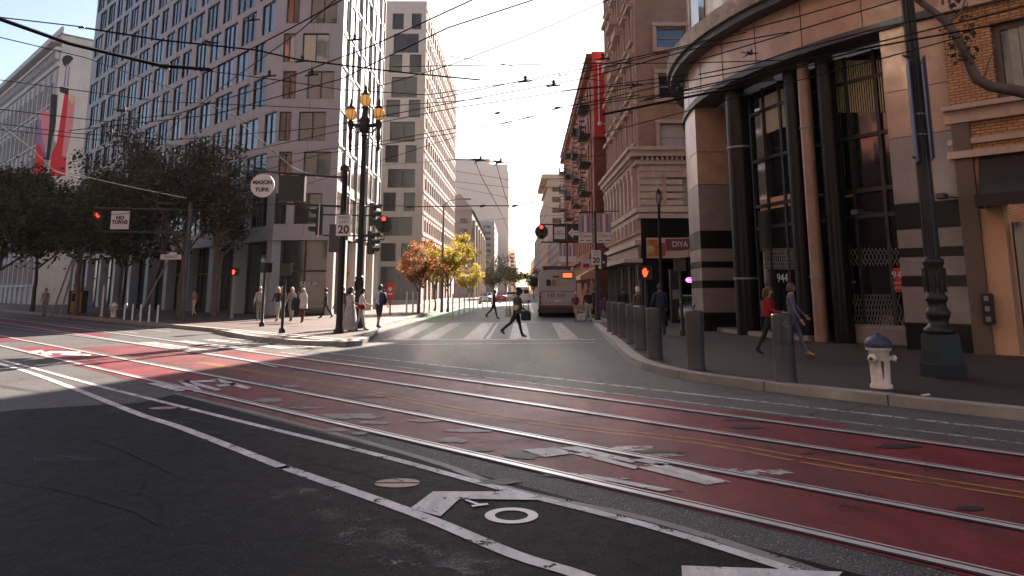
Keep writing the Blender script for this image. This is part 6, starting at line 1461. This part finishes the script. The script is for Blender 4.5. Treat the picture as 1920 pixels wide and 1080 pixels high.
# left corner
person('man in pale T-shirt and black shorts wearing a dark backpack, at the kerb', G(710, 616, .15), .15, R(-30), 1.78, ((-10, 12), (10, 3)), ((6, 6, 40), (0, 10, 15)), 2, 'mid', 'blue', 'black', 'black', .35, .5, 'black', group=gl)
g_ = G(710, 616, .15); bag('backpack', (g_[0] + .16, g_[1] - .12, 1.14), R(60), (.36, .24, .5), CL['navy'], 'dark blue backpack on the man in the white T-shirt', 'backpack')
w1, s1_, _ = person('woman with long dark hair in a long pale grey dress, beside the signal pole', G(655, 621, .15), .15, R(-60), 1.68, ((-6, 4), (6, 2)), ((15, 10, 60), (10, 8, 50)), 0, 'mid', 'lgrey', 'lgrey', 'black', .9, 1, 'black', .3, group=gl, female=True)
garment(w1, 'dress', [(.36, .06), (.31, .4), (.24, .8), (.16, 1.05), (.19, 1.28), (.15, 1.4)], CL['lgrey'], 20, .85, .05)
w2, _, _ = person('person in white top with red waist wrap and shoulder strap beside the long dress', G(676, 621, .15), .15, R(-70), 1.66, ((-14, 10), (14, 3)), ((20, 8, 50), (-10, 8, 30)), 2, 'mid', 'white', 'lgrey', 'black', 1, 1, 'black', .06, group=gl)
garment(w2, 'waist_wrap', [(.2, .86), (.19, .97), (.17, 1.02)], CL['red'], sq=.85)
q = MB(); q.tube([(.17, .05, 1.45), (0, .15, 1.25), (-.18, .08, 1.0), (0, -.15, 1.22), (.17, -.05, 1.45)], .015, 6); q.build('strap', CL['black'], w2)
person('dark-clothed person half hidden behind the corner signal pole', G(640, 617, .15), .15, R(150), 1.72, ((-4, 3), (5, 2)), ((12, 8, 30), (0, 8, 10)), 0, 'mid', 'brown', 'tan', 'black', group=gl)
person('dark figure walking by the shop lettering with a shoulder bag', G(610, 597, .15), .15, R(95), 1.72, ((-20, 14), (18, 3)), ((15, 6, 20), (-15, 6, 10)), 2, 'mid', 'black', 'black', group=gl)
w3, _, _ = person('pale-haired woman in a long pinkish white coat, left of the shop lettering', G(566, 605, .15), .15, R(165), 1.68, ((-10, 6), (10, 3)), ((8, 8, 15), (-4, 10, 20)), 0, 'light', 'white', 'maroon', 'brown', 1, 1, 'grey', .08, group=gl, female=True)
garment(w3, 'coat', [(.25, .68), (.22, .95), (.2, 1.1), (.22, 1.3), (.14, 1.45)], CL['white'], 16, .8, .03)
g_ = G(566, 605, .15); bag('shoulder_bag', (g_[0] - .3, g_[1] - .15, .75), R(20), (.4, .2, .62), CL['black'], 'large dark bag on the shoulder of the woman in the white coat', strap=.3)
person('fair-haired person in a grey-brown hooded top, middle of the three walking from the shopfront', G(545, 603, .15), .15, R(178), 1.72, ((-14, 8), (14, 3)), ((10, 8, 30), (-8, 8, 20)), 0, 'light', 'grey', 'grey', 'black', 1, 1, 'blond', .14, group=gl)
person('fair-haired person in black jacket and pale trousers, left of three walking from the shopfront', G(519, 603, .15), .15, R(170), 1.74, ((-16, 10), (16, 3)), ((12, 8, 40), (-8, 8, 20)), 0, 'light', 'black', 'lgrey', 'black', 1, 1, 'blond', .1, group=gl)
person('companion in dark clothes just behind the black-jacketed walker', G(527, 598, .15), .15, R(175), 1.78, ((-10, 8), (12, 3)), ((10, 8, 20), (-8, 8, 20)), 0, 'light', 'brown', 'black', 'black', 1, 1, 'grey', 0, group=gl)
person('man in a light shirt and grey trousers standing left of the signal posts', G(485, 601, .15), .15, R(190), 1.76, ((-5, 3), (8, 2)), ((5, 12, 30), (4, 10, 15)), 0, 'light', 'lgrey', 'grey', 'black', 1, 1, 'grey', 0, stoutness=1.1, group=gl)
person('faint figure walking under the left trees by the pale column', G(362, 592, .15), .15, R(150), 1.7, ((-12, 8), (12, 3)), ((10, 8, 20), (-8, 8, 20)), 0, 'light', 'tan', 'white', group=gl)
person('figure in a grey top under the far left trees', G(82, 592, .15), .15, R(190), 1.7, ((-8, 6), (8, 3)), ((5, 8, 20), (0, 8, 15)), 0, 'light', 'grey', 'grey', group=gl)
# right pavement
gm = G(1490, 668, .15)
person('man in grey-blue shirt, faded jeans and yellow shoes, walking right of the nearest bollard', gm, .15, R(-110), 1.77, ((-22, 16), (22, 4)), ((10, 14, 20), (25, 26, 20)), 0, 'light', 'jeans', 'jeans', 'yshoe', 1, 1, 'brown', 0, head=25, group=gs)
w5, _, _ = person('brown-haired woman in a bright red jacket, walking behind the nearest bollard', (gm[0] - .42, gm[1] + .45), .15, R(-120), 1.66, ((-16, 12), (16, 3)), ((22, 14, 60), (10, 10, 50)), 2, 'light', 'red', 'black', 'black', 1, 1, 'brown', .2, group=gs, female=True)
garment(w5, 'jacket', [(.21, .92), (.2, 1.05), (.215, 1.22), (.2, 1.32)], CL['red'], sq=.8)
person('man in a dark jacket and light trousers sitting on the ledge of the granite building', (9.3, 34.6), .15, R(160), 1.74, ((82, 88), (78, 80)), ((25, 12, 50), (20, 12, 45)), 6, 'light', 'black', 'lgrey', 'white', 1, 1, 'black', 0, group=gs)
q = MB((9.4, 35.0, 0)); q.bx((8.9, 34.75, .148), (10.0, 35.3, .5)); q.build('stone_ledge', M['granite2'], label='low dark stone ledge under the sitting man', cat='ledge')
person('broad dark figure with grey hair standing behind the third bollard, back turned', G(1240, 628, .15), .15, R(10), 1.78, ((-3, 2), (3, 2)), ((5, 14, 30), (5, 14, 30)), 0, 'mid', 'navy', 'black', 'black', 1, 1, 'black', 0, stoutness=1.3, group=gs)
person('dark figure bending beside the pink neon sign, behind the lone bollard', G(1318, 616, .15), .15, R(60), 1.74, ((-8, 6), (14, 6)), ((25, 10, 30), (15, 10, 20)), 14, 'mid', 'black', 'black', 'tan', 1, 1, 'black', 0, stoutness=1.2, group=gs)
person('dark figure in a pale hat behind the middle bollards', G(1198, 628, .15), .15, R(30), 1.68, ((-6, 4), (6, 3)), ((5, 8, 20), (0, 8, 20)), 0, 'mid', 'brown', 'black', 'black', 1, 1, 'grey', 0, group=gs)
person('shadowy figure behind the farthest bollards', G(1170, 612, .15), .15, R(-20), 1.72, ((-6, 4), (6, 3)), ((5, 8, 20), (0, 8, 20)), 0, 'mid', 'black', 'black', group=gs)
# by the bus
person('stout white-haired person in dark red at the rear corner of the bus', G(1080, 603), 0, R(150), 1.62, ((-16, 10), (16, 4)), ((12, 10, 40), (0, 10, 30)), 2, 'light', 'maroon', 'tan', 'brown', .6, 1, 'grey', 0, stoutness=1.15, group=gr)
person('person in dark jacket and pale grey trousers, right of the white-haired one', G(1103, 603), 0, R(20), 1.76, ((-6, 4), (8, 3)), ((12, 10, 30), (0, 10, 20)), 3, 'mid', 'black', 'lgrey', 'black', 1, 1, 'brown', 0, stoutness=1.15, group=gr)
w6, _, _ = person('woman with long dark hair in a purple skirt, rightmost by the bus', G(1128, 596, .15), .15, R(10), 1.68, ((-6, 4), (8, 3)), ((5, 10, 20), (0, 10, 15)), 0, 'light', 'maroon', 'purple', 'black', .4, .5, 'black', .3, group=gr, female=True)
garment(w6, 'skirt', [(.24, .5), (.2, .8), (.15, 1.0)], CL['purple'], 16, .8, .04)
person('person in dark clothes between the pale trousers and the purple skirt, by the bus', G(1116, 594, .15), .15, R(-30), 1.72, ((-6, 4), (8, 3)), ((5, 10, 20), (0, 10, 15)), 0, 'mid', 'black', 'black', group=gr)
bag('shopping_bag', (G(1090, 602)[0], G(1090, 602)[1] - .3, 0.02), .2, (.5, .3, .42), CL['white'], 'white and dark bundle on the ground by the bus corner')
# ================================================================= TREES
def limb_path(r_, p, d, L, n=5, wob=.18, up=.1):
    pts = [Vector(p)]; d = Vector(d).normalized()
    for i in range(n):
        d = (d + Vector((r_.uniform(-wob, wob), r_.uniform(-wob, wob), r_.uniform(-wob, wob) + up))).normalized(); pts.append(pts[-1] + d * L / n)
    return pts
def tree(name, label, base, h, cr, seed, leafm, nleaf=9000, lsize=.2, trunk_h=.4, group=None, bare=.0, lean=(0, 0), cz=1.0, tr=.16, gaps=.55, cat='tree'):
    r_ = random.Random(seed); o = empty(name, (base[0], base[1], .14), 0, label, cat, group)
    t = MB(); tp = [Vector((lean[0] * k / 5 + r_.uniform(-.06, .06), lean[1] * k / 5 + r_.uniform(-.06, .06), h * trunk_h * k / 5)) for k in range(6)]
    t.tube(tp, [tr * (1.35 if k == 0 else 1 - .07 * k) for k in range(6)], 9)
    tips = []
    nb = 7
    for i in range(nb):
        a = 2 * math.pi * (i + r_.uniform(-.3, .3)) / nb; el = r_.uniform(.55, 1.25)
        L = (h * (1 - trunk_h)) * r_.uniform(.55, .85)
        d = Vector((math.cos(a) * math.cos(el) * cr / (h * .35), math.sin(a) * math.cos(el) * cr / (h * .35), math.sin(el)))
        lp = limb_path(r_, tp[-1 - (i % 2)], d, L); t.tube(lp, [tr * .55 * (1 - .16 * k) for k in range(6)], 6)
        for j in range(5):
            k = r_.randint(2, 5); a2 = r_.uniform(0, 6.28)
            d2 = Vector((math.cos(a2), math.sin(a2), r_.uniform(-.15, .8)))
            lp2 = limb_path(r_, lp[k], d2, L * r_.uniform(.3, .55), 4); t.tube(lp2, [tr * .22 * (1 - .2 * q) for q in range(5)], 5)
            tips += [lp2[2], lp2[3], lp2[4]]
            for w_ in range(2):
                lp3 = limb_path(r_, lp2[3], Vector((r_.uniform(-1, 1), r_.uniform(-1, 1), r_.uniform(-.4, .8))), L * .22, 3); t.tube(lp3, [.022, .017, .012, .008], 4, False); tips += [lp3[2], lp3[3]]
    t.build('trunk', M['bark'], o)
    cl = MB(); tips = [p for p in tips if r_.random() > bare]
    nc = max(1, len(tips)); per = max(4, nleaf // nc)
    vs, fs = [], []
    for p in tips:
        rad = cr * r_.uniform(.16, .34) * gaps / .55
        for k in range(int(per * r_.uniform(.5, 1.5))):
            v = Vector((r_.gauss(0, 1), r_.gauss(0, 1), r_.gauss(0, .8) * cz)) * rad * .55 + p
            s = lsize * r_.uniform(.6, 1.3); ax = Vector((r_.gauss(0, 1), r_.gauss(0, 1), r_.gauss(0, 1))).normalized(); b = ax.orthogonal().normalized()
            c_ = ax.cross(b); b0 = len(vs)
            vs += [v - b * s * .5, v + c_ * s * .3 + ax * s * .06, v + b * s * .55, v - c_ * s * .3 + ax * s * .06]; fs.append((b0, b0 + 1, b0 + 2, b0 + 3))
    cl.v = [Vector(v) for v in vs]; cl.f = [list(f) for f in fs]; cl.m = [0] * len(fs); cl.s = [False] * len(fs)
    cl.build('crown', leafm, o)
    return o
def tb(px, py, Y): return (AT(px, py, Y).x, Y)
gT = 'street trees on the left pavement'
tree('plane_tree', 'dark dense street tree at the far left edge', tb(-12, 590, 50), 9.8, 4.0, 3, M['leafd'], 15000, .26, .36, gT)
tree('plane_tree', 'dark green full street tree behind the red signal and NO TURNS sign', tb(140, 590, 48.5), 10.2, 4.3, 5, M['leafd'], 18000, .25, .4, gT)
tree('plane_tree', 'thin brownish street tree with bare limbs, left of the round sign', tb(335, 592, 48), 13, 4.1, 8, M['leafb'], 11000, .2, .36, gT, .12)
tree('plane_tree', 'slender leaning street tree in front of the pale columns', tb(268, 592, 49.5), 12, 3.6, 12, M['leafb'], 10000, .22, .42, gT, .1, (1.2, 0))
tree('plane_tree', 'short dark street tree low in front of the shop columns, right of the mast', tb(400, 590, 47.5), 9.6, 2.8, 15, M['leafb'], 5500, .2, .45, gT, .15)
tree('plane_tree', 'dark street tree further back between the two dense left trees', tb(60, 588, 58), 10.5, 4, 21, M['leafd'], 11000, .3, .38, gT)
tree('plane_tree', 'dark street tree between the full green tree and the leaning one', tb(222, 590, 51), 9, 3.6, 27, M['leafd'], 9000, .26, .42, gT)
for (px, dx, lab) in ((96, .9, 'slanted pale stake leaning beside the yellow newspaper box'), (258, 2.0, 'long slanted stake leaning beside the pale columns'), (112, .6, 'second slanted stake left of the yellow newspaper box')):
    x, Y = tb(px, 590, 45); o = empty('tree_stake', (x, Y, .14), 0, lab, 'stake', 'slanted tree stakes'); q = MB(); q.tube([(0, 0, 0), (dx, 0, 4.2 if dx > 1 else 3.4)], [.06, .05], 7); q.build('stake', M['grey'], o)
gA = 'autumn trees in the sunny side street'
tree('autumn_tree', 'rust-leaved young tree at the corner of the sunny side street', tb(786, 588, 53.5), 4.9, 1.05, 31, M['leafr'], 4200, .17, .36, gA, .05, tr=.09)
tree('autumn_tree', 'bright yellow young tree right of the rust-leaved one', tb(839, 585, 57), 5.3, 1.1, 33, M['leafy'], 5000, .18, .34, gA, tr=.09)
tree('autumn_tree', 'slim yellow young tree standing between the two autumn crowns', tb(815, 586, 59), 5.2, 1.1, 36, M['leafy'], 2600, .17, .36, gA, tr=.08)
for i, (px, Y, h, c_, lab) in enumerate(((948, 150, 8.5, 3.4, 'brownish street tree in front of the pale tower, left of the street end'), (925, 135, 6, 2.4, 'low brownish street tree beyond the delineator posts'), (965, 190, 8, 3.4, 'hazy street tree nearest the vanishing end of the street'), (1000, 150, 5.8, 2.5, 'small dark rounded tree just left of the bus'), (880, 108, 5.5, 1.6, 'small yellow-green tree beyond the yellow autumn tree'))):
    tree('street_tree', lab, (AT(px, 540, Y).x, Y), h, c_, 50 + i, M['leafd'] if i == 3 else (M['leafy'] if i == 4 else M['leafg']), 2600, .3, .3, 'far street trees', tr=.12)
# tree whose limb reaches in at the top right
bx_, by_ = 11.2, 12.2
o = empty('overhanging_tree', (bx_, by_, .14), 0, 'street tree outside the right edge, one knotty limb hanging before the orange building', 'tree')
q = MB(); q.tube([(0, 0, 0), (.05, 0, 1.6), (-.05, .1, 3.2), (.1, .05, 4.7), (.3, .1, 7.5), (.1, 0, 10)], [.22, .17, .15, .14, .1, .04], 9)
lp = [AT(x, y, 12.3) - Vector((bx_, by_, .14)) for x, y in ((1960, 182), (1905, 170), (1858, 162), (1832, 150), (1815, 112), (1796, 72), (1775, 42), (1745, 18), (1705, -12), (1660, -40))]
q.tube([(-.02, .05, lp[0].z - .5)] + lp, [.13, .115, .105, .095, .09, .08, .075, .07, .06, .05, .03], 8)
lp2 = [AT(x, y, 12.3) - Vector((bx_, by_, .14)) for x, y in ((1836, 152), (1848, 140), (1852, 120), (1862, 95), (1868, 70))]; q.tube(lp2, [.02, .016, .013, .01, .006], 5)
lp3 = [AT(x, y, 12.3) - Vector((bx_, by_, .14)) for x, y in ((1778, 42), (1800, 25), (1812, -5))]; q.tube(lp3, [.03, .02, .012], 5)
q.build('trunk', M['bark'], o)
cl = MB(); r_ = random.Random(9)
for (px, py, n) in ((1790, 82, 12), (1812, 38, 16), (1795, 112, 10), (1822, 98, 16), (1776, 60, 8), (1816, 66, 14), (1800, 10, 14), (1785, 100, 7), (1740, -30, 60), (1900, -60, 120), (1990, -90, 120), (1850, -90, 100)):
    for k in range(n):
        v = AT(px + r_.gauss(0, 9), py + r_.gauss(0, 9), 12.3 + r_.uniform(-.15, .15)) - Vector((bx_, by_, .14)); s = r_.uniform(.06, .12); ax = Vector((r_.gauss(0, 1), r_.gauss(0, 1), r_.gauss(0, 1))).normalized(); b = ax.orthogonal().normalized(); c_ = ax.cross(b)
        cl.add([v - b * s * .6, v + c_ * s * .4, v + b * s * .7, v - c_ * s * .4], [(0, 1, 2, 3)])
cl.build('crown', M['leafb'], o)
# ================================================================= OVERHEAD WIRES
def atz(px, py, z):
    r = ray(px, py); t = (z - EYE) / r[2]; return Vector((r[0] * t, r[1] * t, z))
def wire(pts, z, label, r=.011, m_='wirem', group='overhead trolley wires', cat='overhead wire', name='trolley_wire', sag=0.0):
    P_ = []
    for q in pts:
        if len(q) == 3: P_.append(AT(q[0], q[1], q[2]))
        else: P_.append(atz(q[0], q[1], z))
    if len(P_) == 2 and sag:
        a, b = P_; P_ = [a.lerp(b, k / 8) - Vector((0, 0, sag * 4 * (k / 8) * (1 - k / 8))) for k in range(9)]
    m = MB(P_[0]); m.tube(P_, r * 1.05, 5, False); return m.build(name, M[m_], label=label, cat=cat, group=group)
Z = 6.6
WL = [
 ([(-60, 20), (0, 36), (130, 82), (300, 123), (395, 131)], Z, 'thick dark wire rail from the top left corner to the knot over the grey block', .04),
 ([(-40, 28), (150, 50)], Z, 'thin span wire with insulators at the very top left', .012),
 ([(150, 51), (300, 75), (480, 94), (560, 112), (745, 135), (900, 150)], Z, 'dark wire continuing from the insulator across the grey block', .018),
 ([(395, 131), (470, 92), (560, 45), (640, 0), (720, -45)], Z, 'wire rising from the left knot to the top of the grey block', .013),
 ([(390, 133), (520, 150), (640, 168), (800, 178), (1000, 150), (1120, 130), (1400, 60)], 6.9, 'long wire crossing the sky just under the middle of the tall block', .012),
 ([(0, 205), (200, 228), (330, 214), (480, 168), (700, 85), (885, 0)], Z, 'long wire sweeping up from the left edge over the tall pink block to the top', .013),
 ([(130, 245), (400, 215), (640, 148), (840, 52), (1005, -2)], 6.5, 'wire sweeping up to the top edge right of the tall pink block', .013),
 ([(0, 232), (140, 250), (330, 262), (600, 240), (830, 196), (1100, 146), (1300, 92), (1480, 60)], 6.4, 'wire from the left edge across the sky towards the granite cornice', .012),
 ([(0, 243), (240, 268), (480, 280), (700, 232), (850, 203), (1080, 168), (1300, 150), (1650, 85)], 6.3, 'second wire across the sky parallel to the cornice wire', .012),
 ([(460, 330), (600, 290), (850, 250), (1100, 198), (1300, 168), (1640, 98)], 6.2, 'third wire across the sky, meeting the dark knot on the tan brick', .012),
 ([(560, 350), (850, 258), (1060, 200), (1200, 178)], 6.2, 'fourth thin wire across the sky between the two block fronts', .01),
 ([(850, 238), (960, 212), (1080, 185), (1200, 160)], 6.5, 'fine wire carrying two dark insulators in mid sky', .011),
 ([(840, 105), (930, 118), (1050, 140), (1130, 152)], 7.5, 'thin wire slanting down right from the edge of the tall pink block', .01),
 ([(735, 125), (1000, 121), (1100, 119), (1300, 118), (1500, 112)], 7.4, 'nearly level wire across the sky to the red blade sign', .012),
 ([(820, 185), (985, 150), (1100, 128), (1260, 92), (1500, 30), (1640, -10)], 6.9, 'wire holding the two upright insulators high in mid sky', .012),
 ([(895, 300), (1000, 262), (1075, 231)], 8.0, 'fine wire from the first sky switch up to the right', .012),
 ([(935, 300), (1000, 278), (1080, 246)], 8.0, 'fine wire from the second sky switch up to the right', .012),
 ([(842, 298), (895, 301), (955, 305)], 8.0, 'short thin span linking the two switches in the sky', .018),
 ([(890, 300), (902, 330), (940, 400), (960, 450)], 7.5, 'wire dropping from the first sky switch in front of the tower', .016),
 ([(930, 305), (945, 360), (965, 420)], 7.5, 'wire dropping from the second sky switch in front of the tower', .016),
 ([(760, 388), (900, 386), (970, 386), (1010, 377)], 6.6, 'low dark span wire in front of the far tower', .03),
 ([(640, 380), (720, 385), (800, 388)], 6.4, 'short dark span from the signal arm to the tall pink block', .02),
 ([(850, 350), (960, 372), (1040, 392)], 8.5, 'fine wire falling across the face of the far tower', .012),
 ([(850, 320), (1000, 345), (1100, 370)], 8.5, 'upper fine wire falling across the face of the far tower', .012),
 ([(1290, 118), (1380, 92), (1480, 62), (1700, -5)], 6.6, 'wire lifting over the granite entablature to the big near lamp', .012),
 ([(1310, 140), (1420, 118), (1480, 97), (1640, 55), (1800, 20)], 6.1, 'wire under the granite cornice reaching the overhanging limb', .012),
 ([(1200, 190), (1350, 165), (1500, 118), (1660, 76), (1920, 12)], 6.0, 'wire along the head of the glass entrance', .013),
 ([(1210, 186), (1330, 158), (1480, 128), (1640, 88), (1860, 48), (1940, 30)], 5.9, 'paired wire just below the one along the glass entrance head', .016),
 ([(1130, 215), (1300, 180), (1380, 165)], 6.0, 'short thick wire ending at the dark knot before the tan brick', .03),
 ([(0, 395), (120, 410), (330, 392), (470, 384), (560, 384)], 5.6, 'low wire running through the left tree crowns', .013),
 ([(0, 365), (240, 372), (480, 330)], 5.8, 'wire through the top of the left tree crowns', .012),

 ([(0, 150), (300, 190), (640, 205), (850, 190), (1100, 165), (1290, 140)], 6.8, 'wire crossing the grey block at mid height towards the granite cornice end', .011),
 ([(470, 300), (700, 268), (900, 232), (1130, 186), (1290, 150)], 6.4, 'wire passing the amber lanterns and rising to the brick hotel', .011),
 ([(850, 275), (1000, 238), (1130, 200)], 7.0, 'short fine wire low in the centre sky', .01),
 ([(700, 165), (850, 120), (1000, 62), (1140, 0)], 7.2, 'steep fine wire rising right across the upper sky', .011),
 ([(600, 318), (850, 300), (1040, 300), (1140, 290)], 8.2, 'level fine wire across the top of the far tower', .01),
 ([(0, 70), (160, 108), (330, 168), (470, 232)], 6.8, 'thin wire slanting down across the left end of the grey block', .011),
 ([(220, 330), (330, 232), (420, 160), (560, 60), (640, -10)], 7.0, 'steep thin wire climbing over the grey block windows', .011),
 ([(1130, 250), (1300, 205), (1500, 150), (1660, 108), (1800, 70)], 5.8, 'lowest thin wire in front of the glass entrance', .011),
 ([(850, 420), (960, 408), (1075, 402)], 9.0, 'fine far wire low over the street end', .014),
 ([(850, 340), (960, 352), (1075, 350)], 9.0, 'fine far wire over the middle of the tower face', .014),
]
for pts, z, lab, r in WL: wire(pts, z, lab, r)
WW = [([(452, 232), (500, 272), (545, 312), (600, 336)], 6.8, 'sunlit pale pole slanting down over the grey block to the hanging sign arm',.018),
 ([(0, 235), (60, 280), (100, 320), (170, 342)], 6.2, 'sunlit pale pipe slanting down through the left trees',.018),
 ([(130, 325), (250, 352), (350, 372)], 6.0, 'sunlit pale pipe inside the left trees', .016)]
for pts, z, lab, r in WW: wire(pts, z, lab, r, 'wirew', 'pale overhead pipes', 'overhead pipe', 'span_pipe')
# insulators, switches and knots: compact fittings on the wires
def fitting(px, py, z, lab, kind=0):
    c = atz(px, py, z); o = empty('wire_fitting', c, 0, lab, 'wire fitting', 'fittings on the overhead wires')
    q = MB(); s = c.y / 25 * (.62 if kind == 1 else (.8 if kind == 0 else .5))
    if kind == 0: q.lathe([(.05 * s, -.06 * s), (.1 * s, -.02 * s), (.05 * s, .04 * s), (.09 * s, .1 * s), (.04 * s, .2 * s)], n=8); q.tube([(-.3 * s, 0, -.1 * s), (.3 * s, 0, -.03 * s)], .04 * s, 6)
    elif kind == 1:
        for k in range(6): a = k * 1.05; q.tube([(0, 0, 0), (.5 * s * math.cos(a), .5 * s * math.sin(a), .12 * s * math.sin(k * 2.3))], [.05 * s, .02 * s], 5)
        q.box((0, 0, 0), (.3 * s, .2 * s, .14 * s)); q.box((.12 * s, 0, .12 * s), (.1 * s, .1 * s, .2 * s))
    else: q.lathe([(.07 * s, -.2 * s), (.09 * s, 0), (.05 * s, .2 * s)], n=8, M=Matrix.Rotation(R(80), 3, 'Y'))
    q.build('fitting', M['black'], o)
for a in ((985, 150, 6.9, 'left upright insulator on the mid-sky wire', 0), (1038, 158, 6.9, 'right upright insulator on the mid-sky wire', 0), (933, 212, 6.5, 'small bead insulator, left one under the mid-sky wires', 2), (1045, 202, 6.5, 'small bead insulator, right one under the mid-sky wires', 2),
          (897, 300, 8.0, 'left dark switch fitting above the tower', 1), (935, 304, 8.0, 'right dark switch fitting above the tower', 1), (312, 127, 6.6, 'bulky dark knot on the thick wire, over the grey block', 1), (380, 131, 6.6, 'second dark knot at the end of the thick wire', 1), (395, 80, 6.6, 'tall dark fitting above the thick wire', 1),
          (153, 51, 6.6, 'dark box insulator at the top left', 2), (505, 140, 6.6, 'small dark fitting at the middle of the grey block, upper', 0), (585, 138, 6.6, 'small dark fitting right of the upper one on the grey block', 0), (665, 72, 6.6, 'small dark fitting near the lit bay edge of the grey block', 0), (567, 112, 6.6, 'small dark fitting at the corner window of the grey block', 0), (475, 35, 6.6, 'small dark fitting high on the corner of the grey block', 0),
          (1275, 163, 6.1, 'large dark tangle of switch gear before the tan brick window', 1), (1190, 160, 6.1, 'dark fitting on the ornate building edge', 1), (1405, 100, 6.1, 'hooked dark fitting before the granite lintel', 1), (1130, 108, 7.2, 'dark fitting at the top of the red blade sign', 0), (770, 388, 6.6, 'dark fitting on the low span, left', 2), (905, 386, 6.6, 'dark fitting on the low span, middle', 2), (965, 386, 6.6, 'dark fitting on the low span, right', 2), (205, 250, 6.4, 'dark fitting over the mural', 1), (230, 208, 6.6, 'dark fitting at the left of the grey block', 1)):
    fitting(*a)
# ================================================================= HAZE
def haze(density=.0011):
    m = bpy.data.materials.new('haze'); m.use_nodes = True; nt = m.node_tree; nt.nodes.clear()
    out = nt.nodes.new('ShaderNodeOutputMaterial'); v = nt.nodes.new('ShaderNodeVolumePrincipled')
    v.inputs['Color'].default_value = (.95, .9, .88, 1); v.inputs['Density'].default_value = density; v.inputs['Anisotropy'].default_value = .3
    nt.links.new(v.outputs[0], out.inputs['Volume'])
    b = MB((0, 0, 0)); b.bx((-200, -60, -1), (200, 560, 75)); b.build('haze', m, kind='stuff')
if HAZE: haze(HAZE)
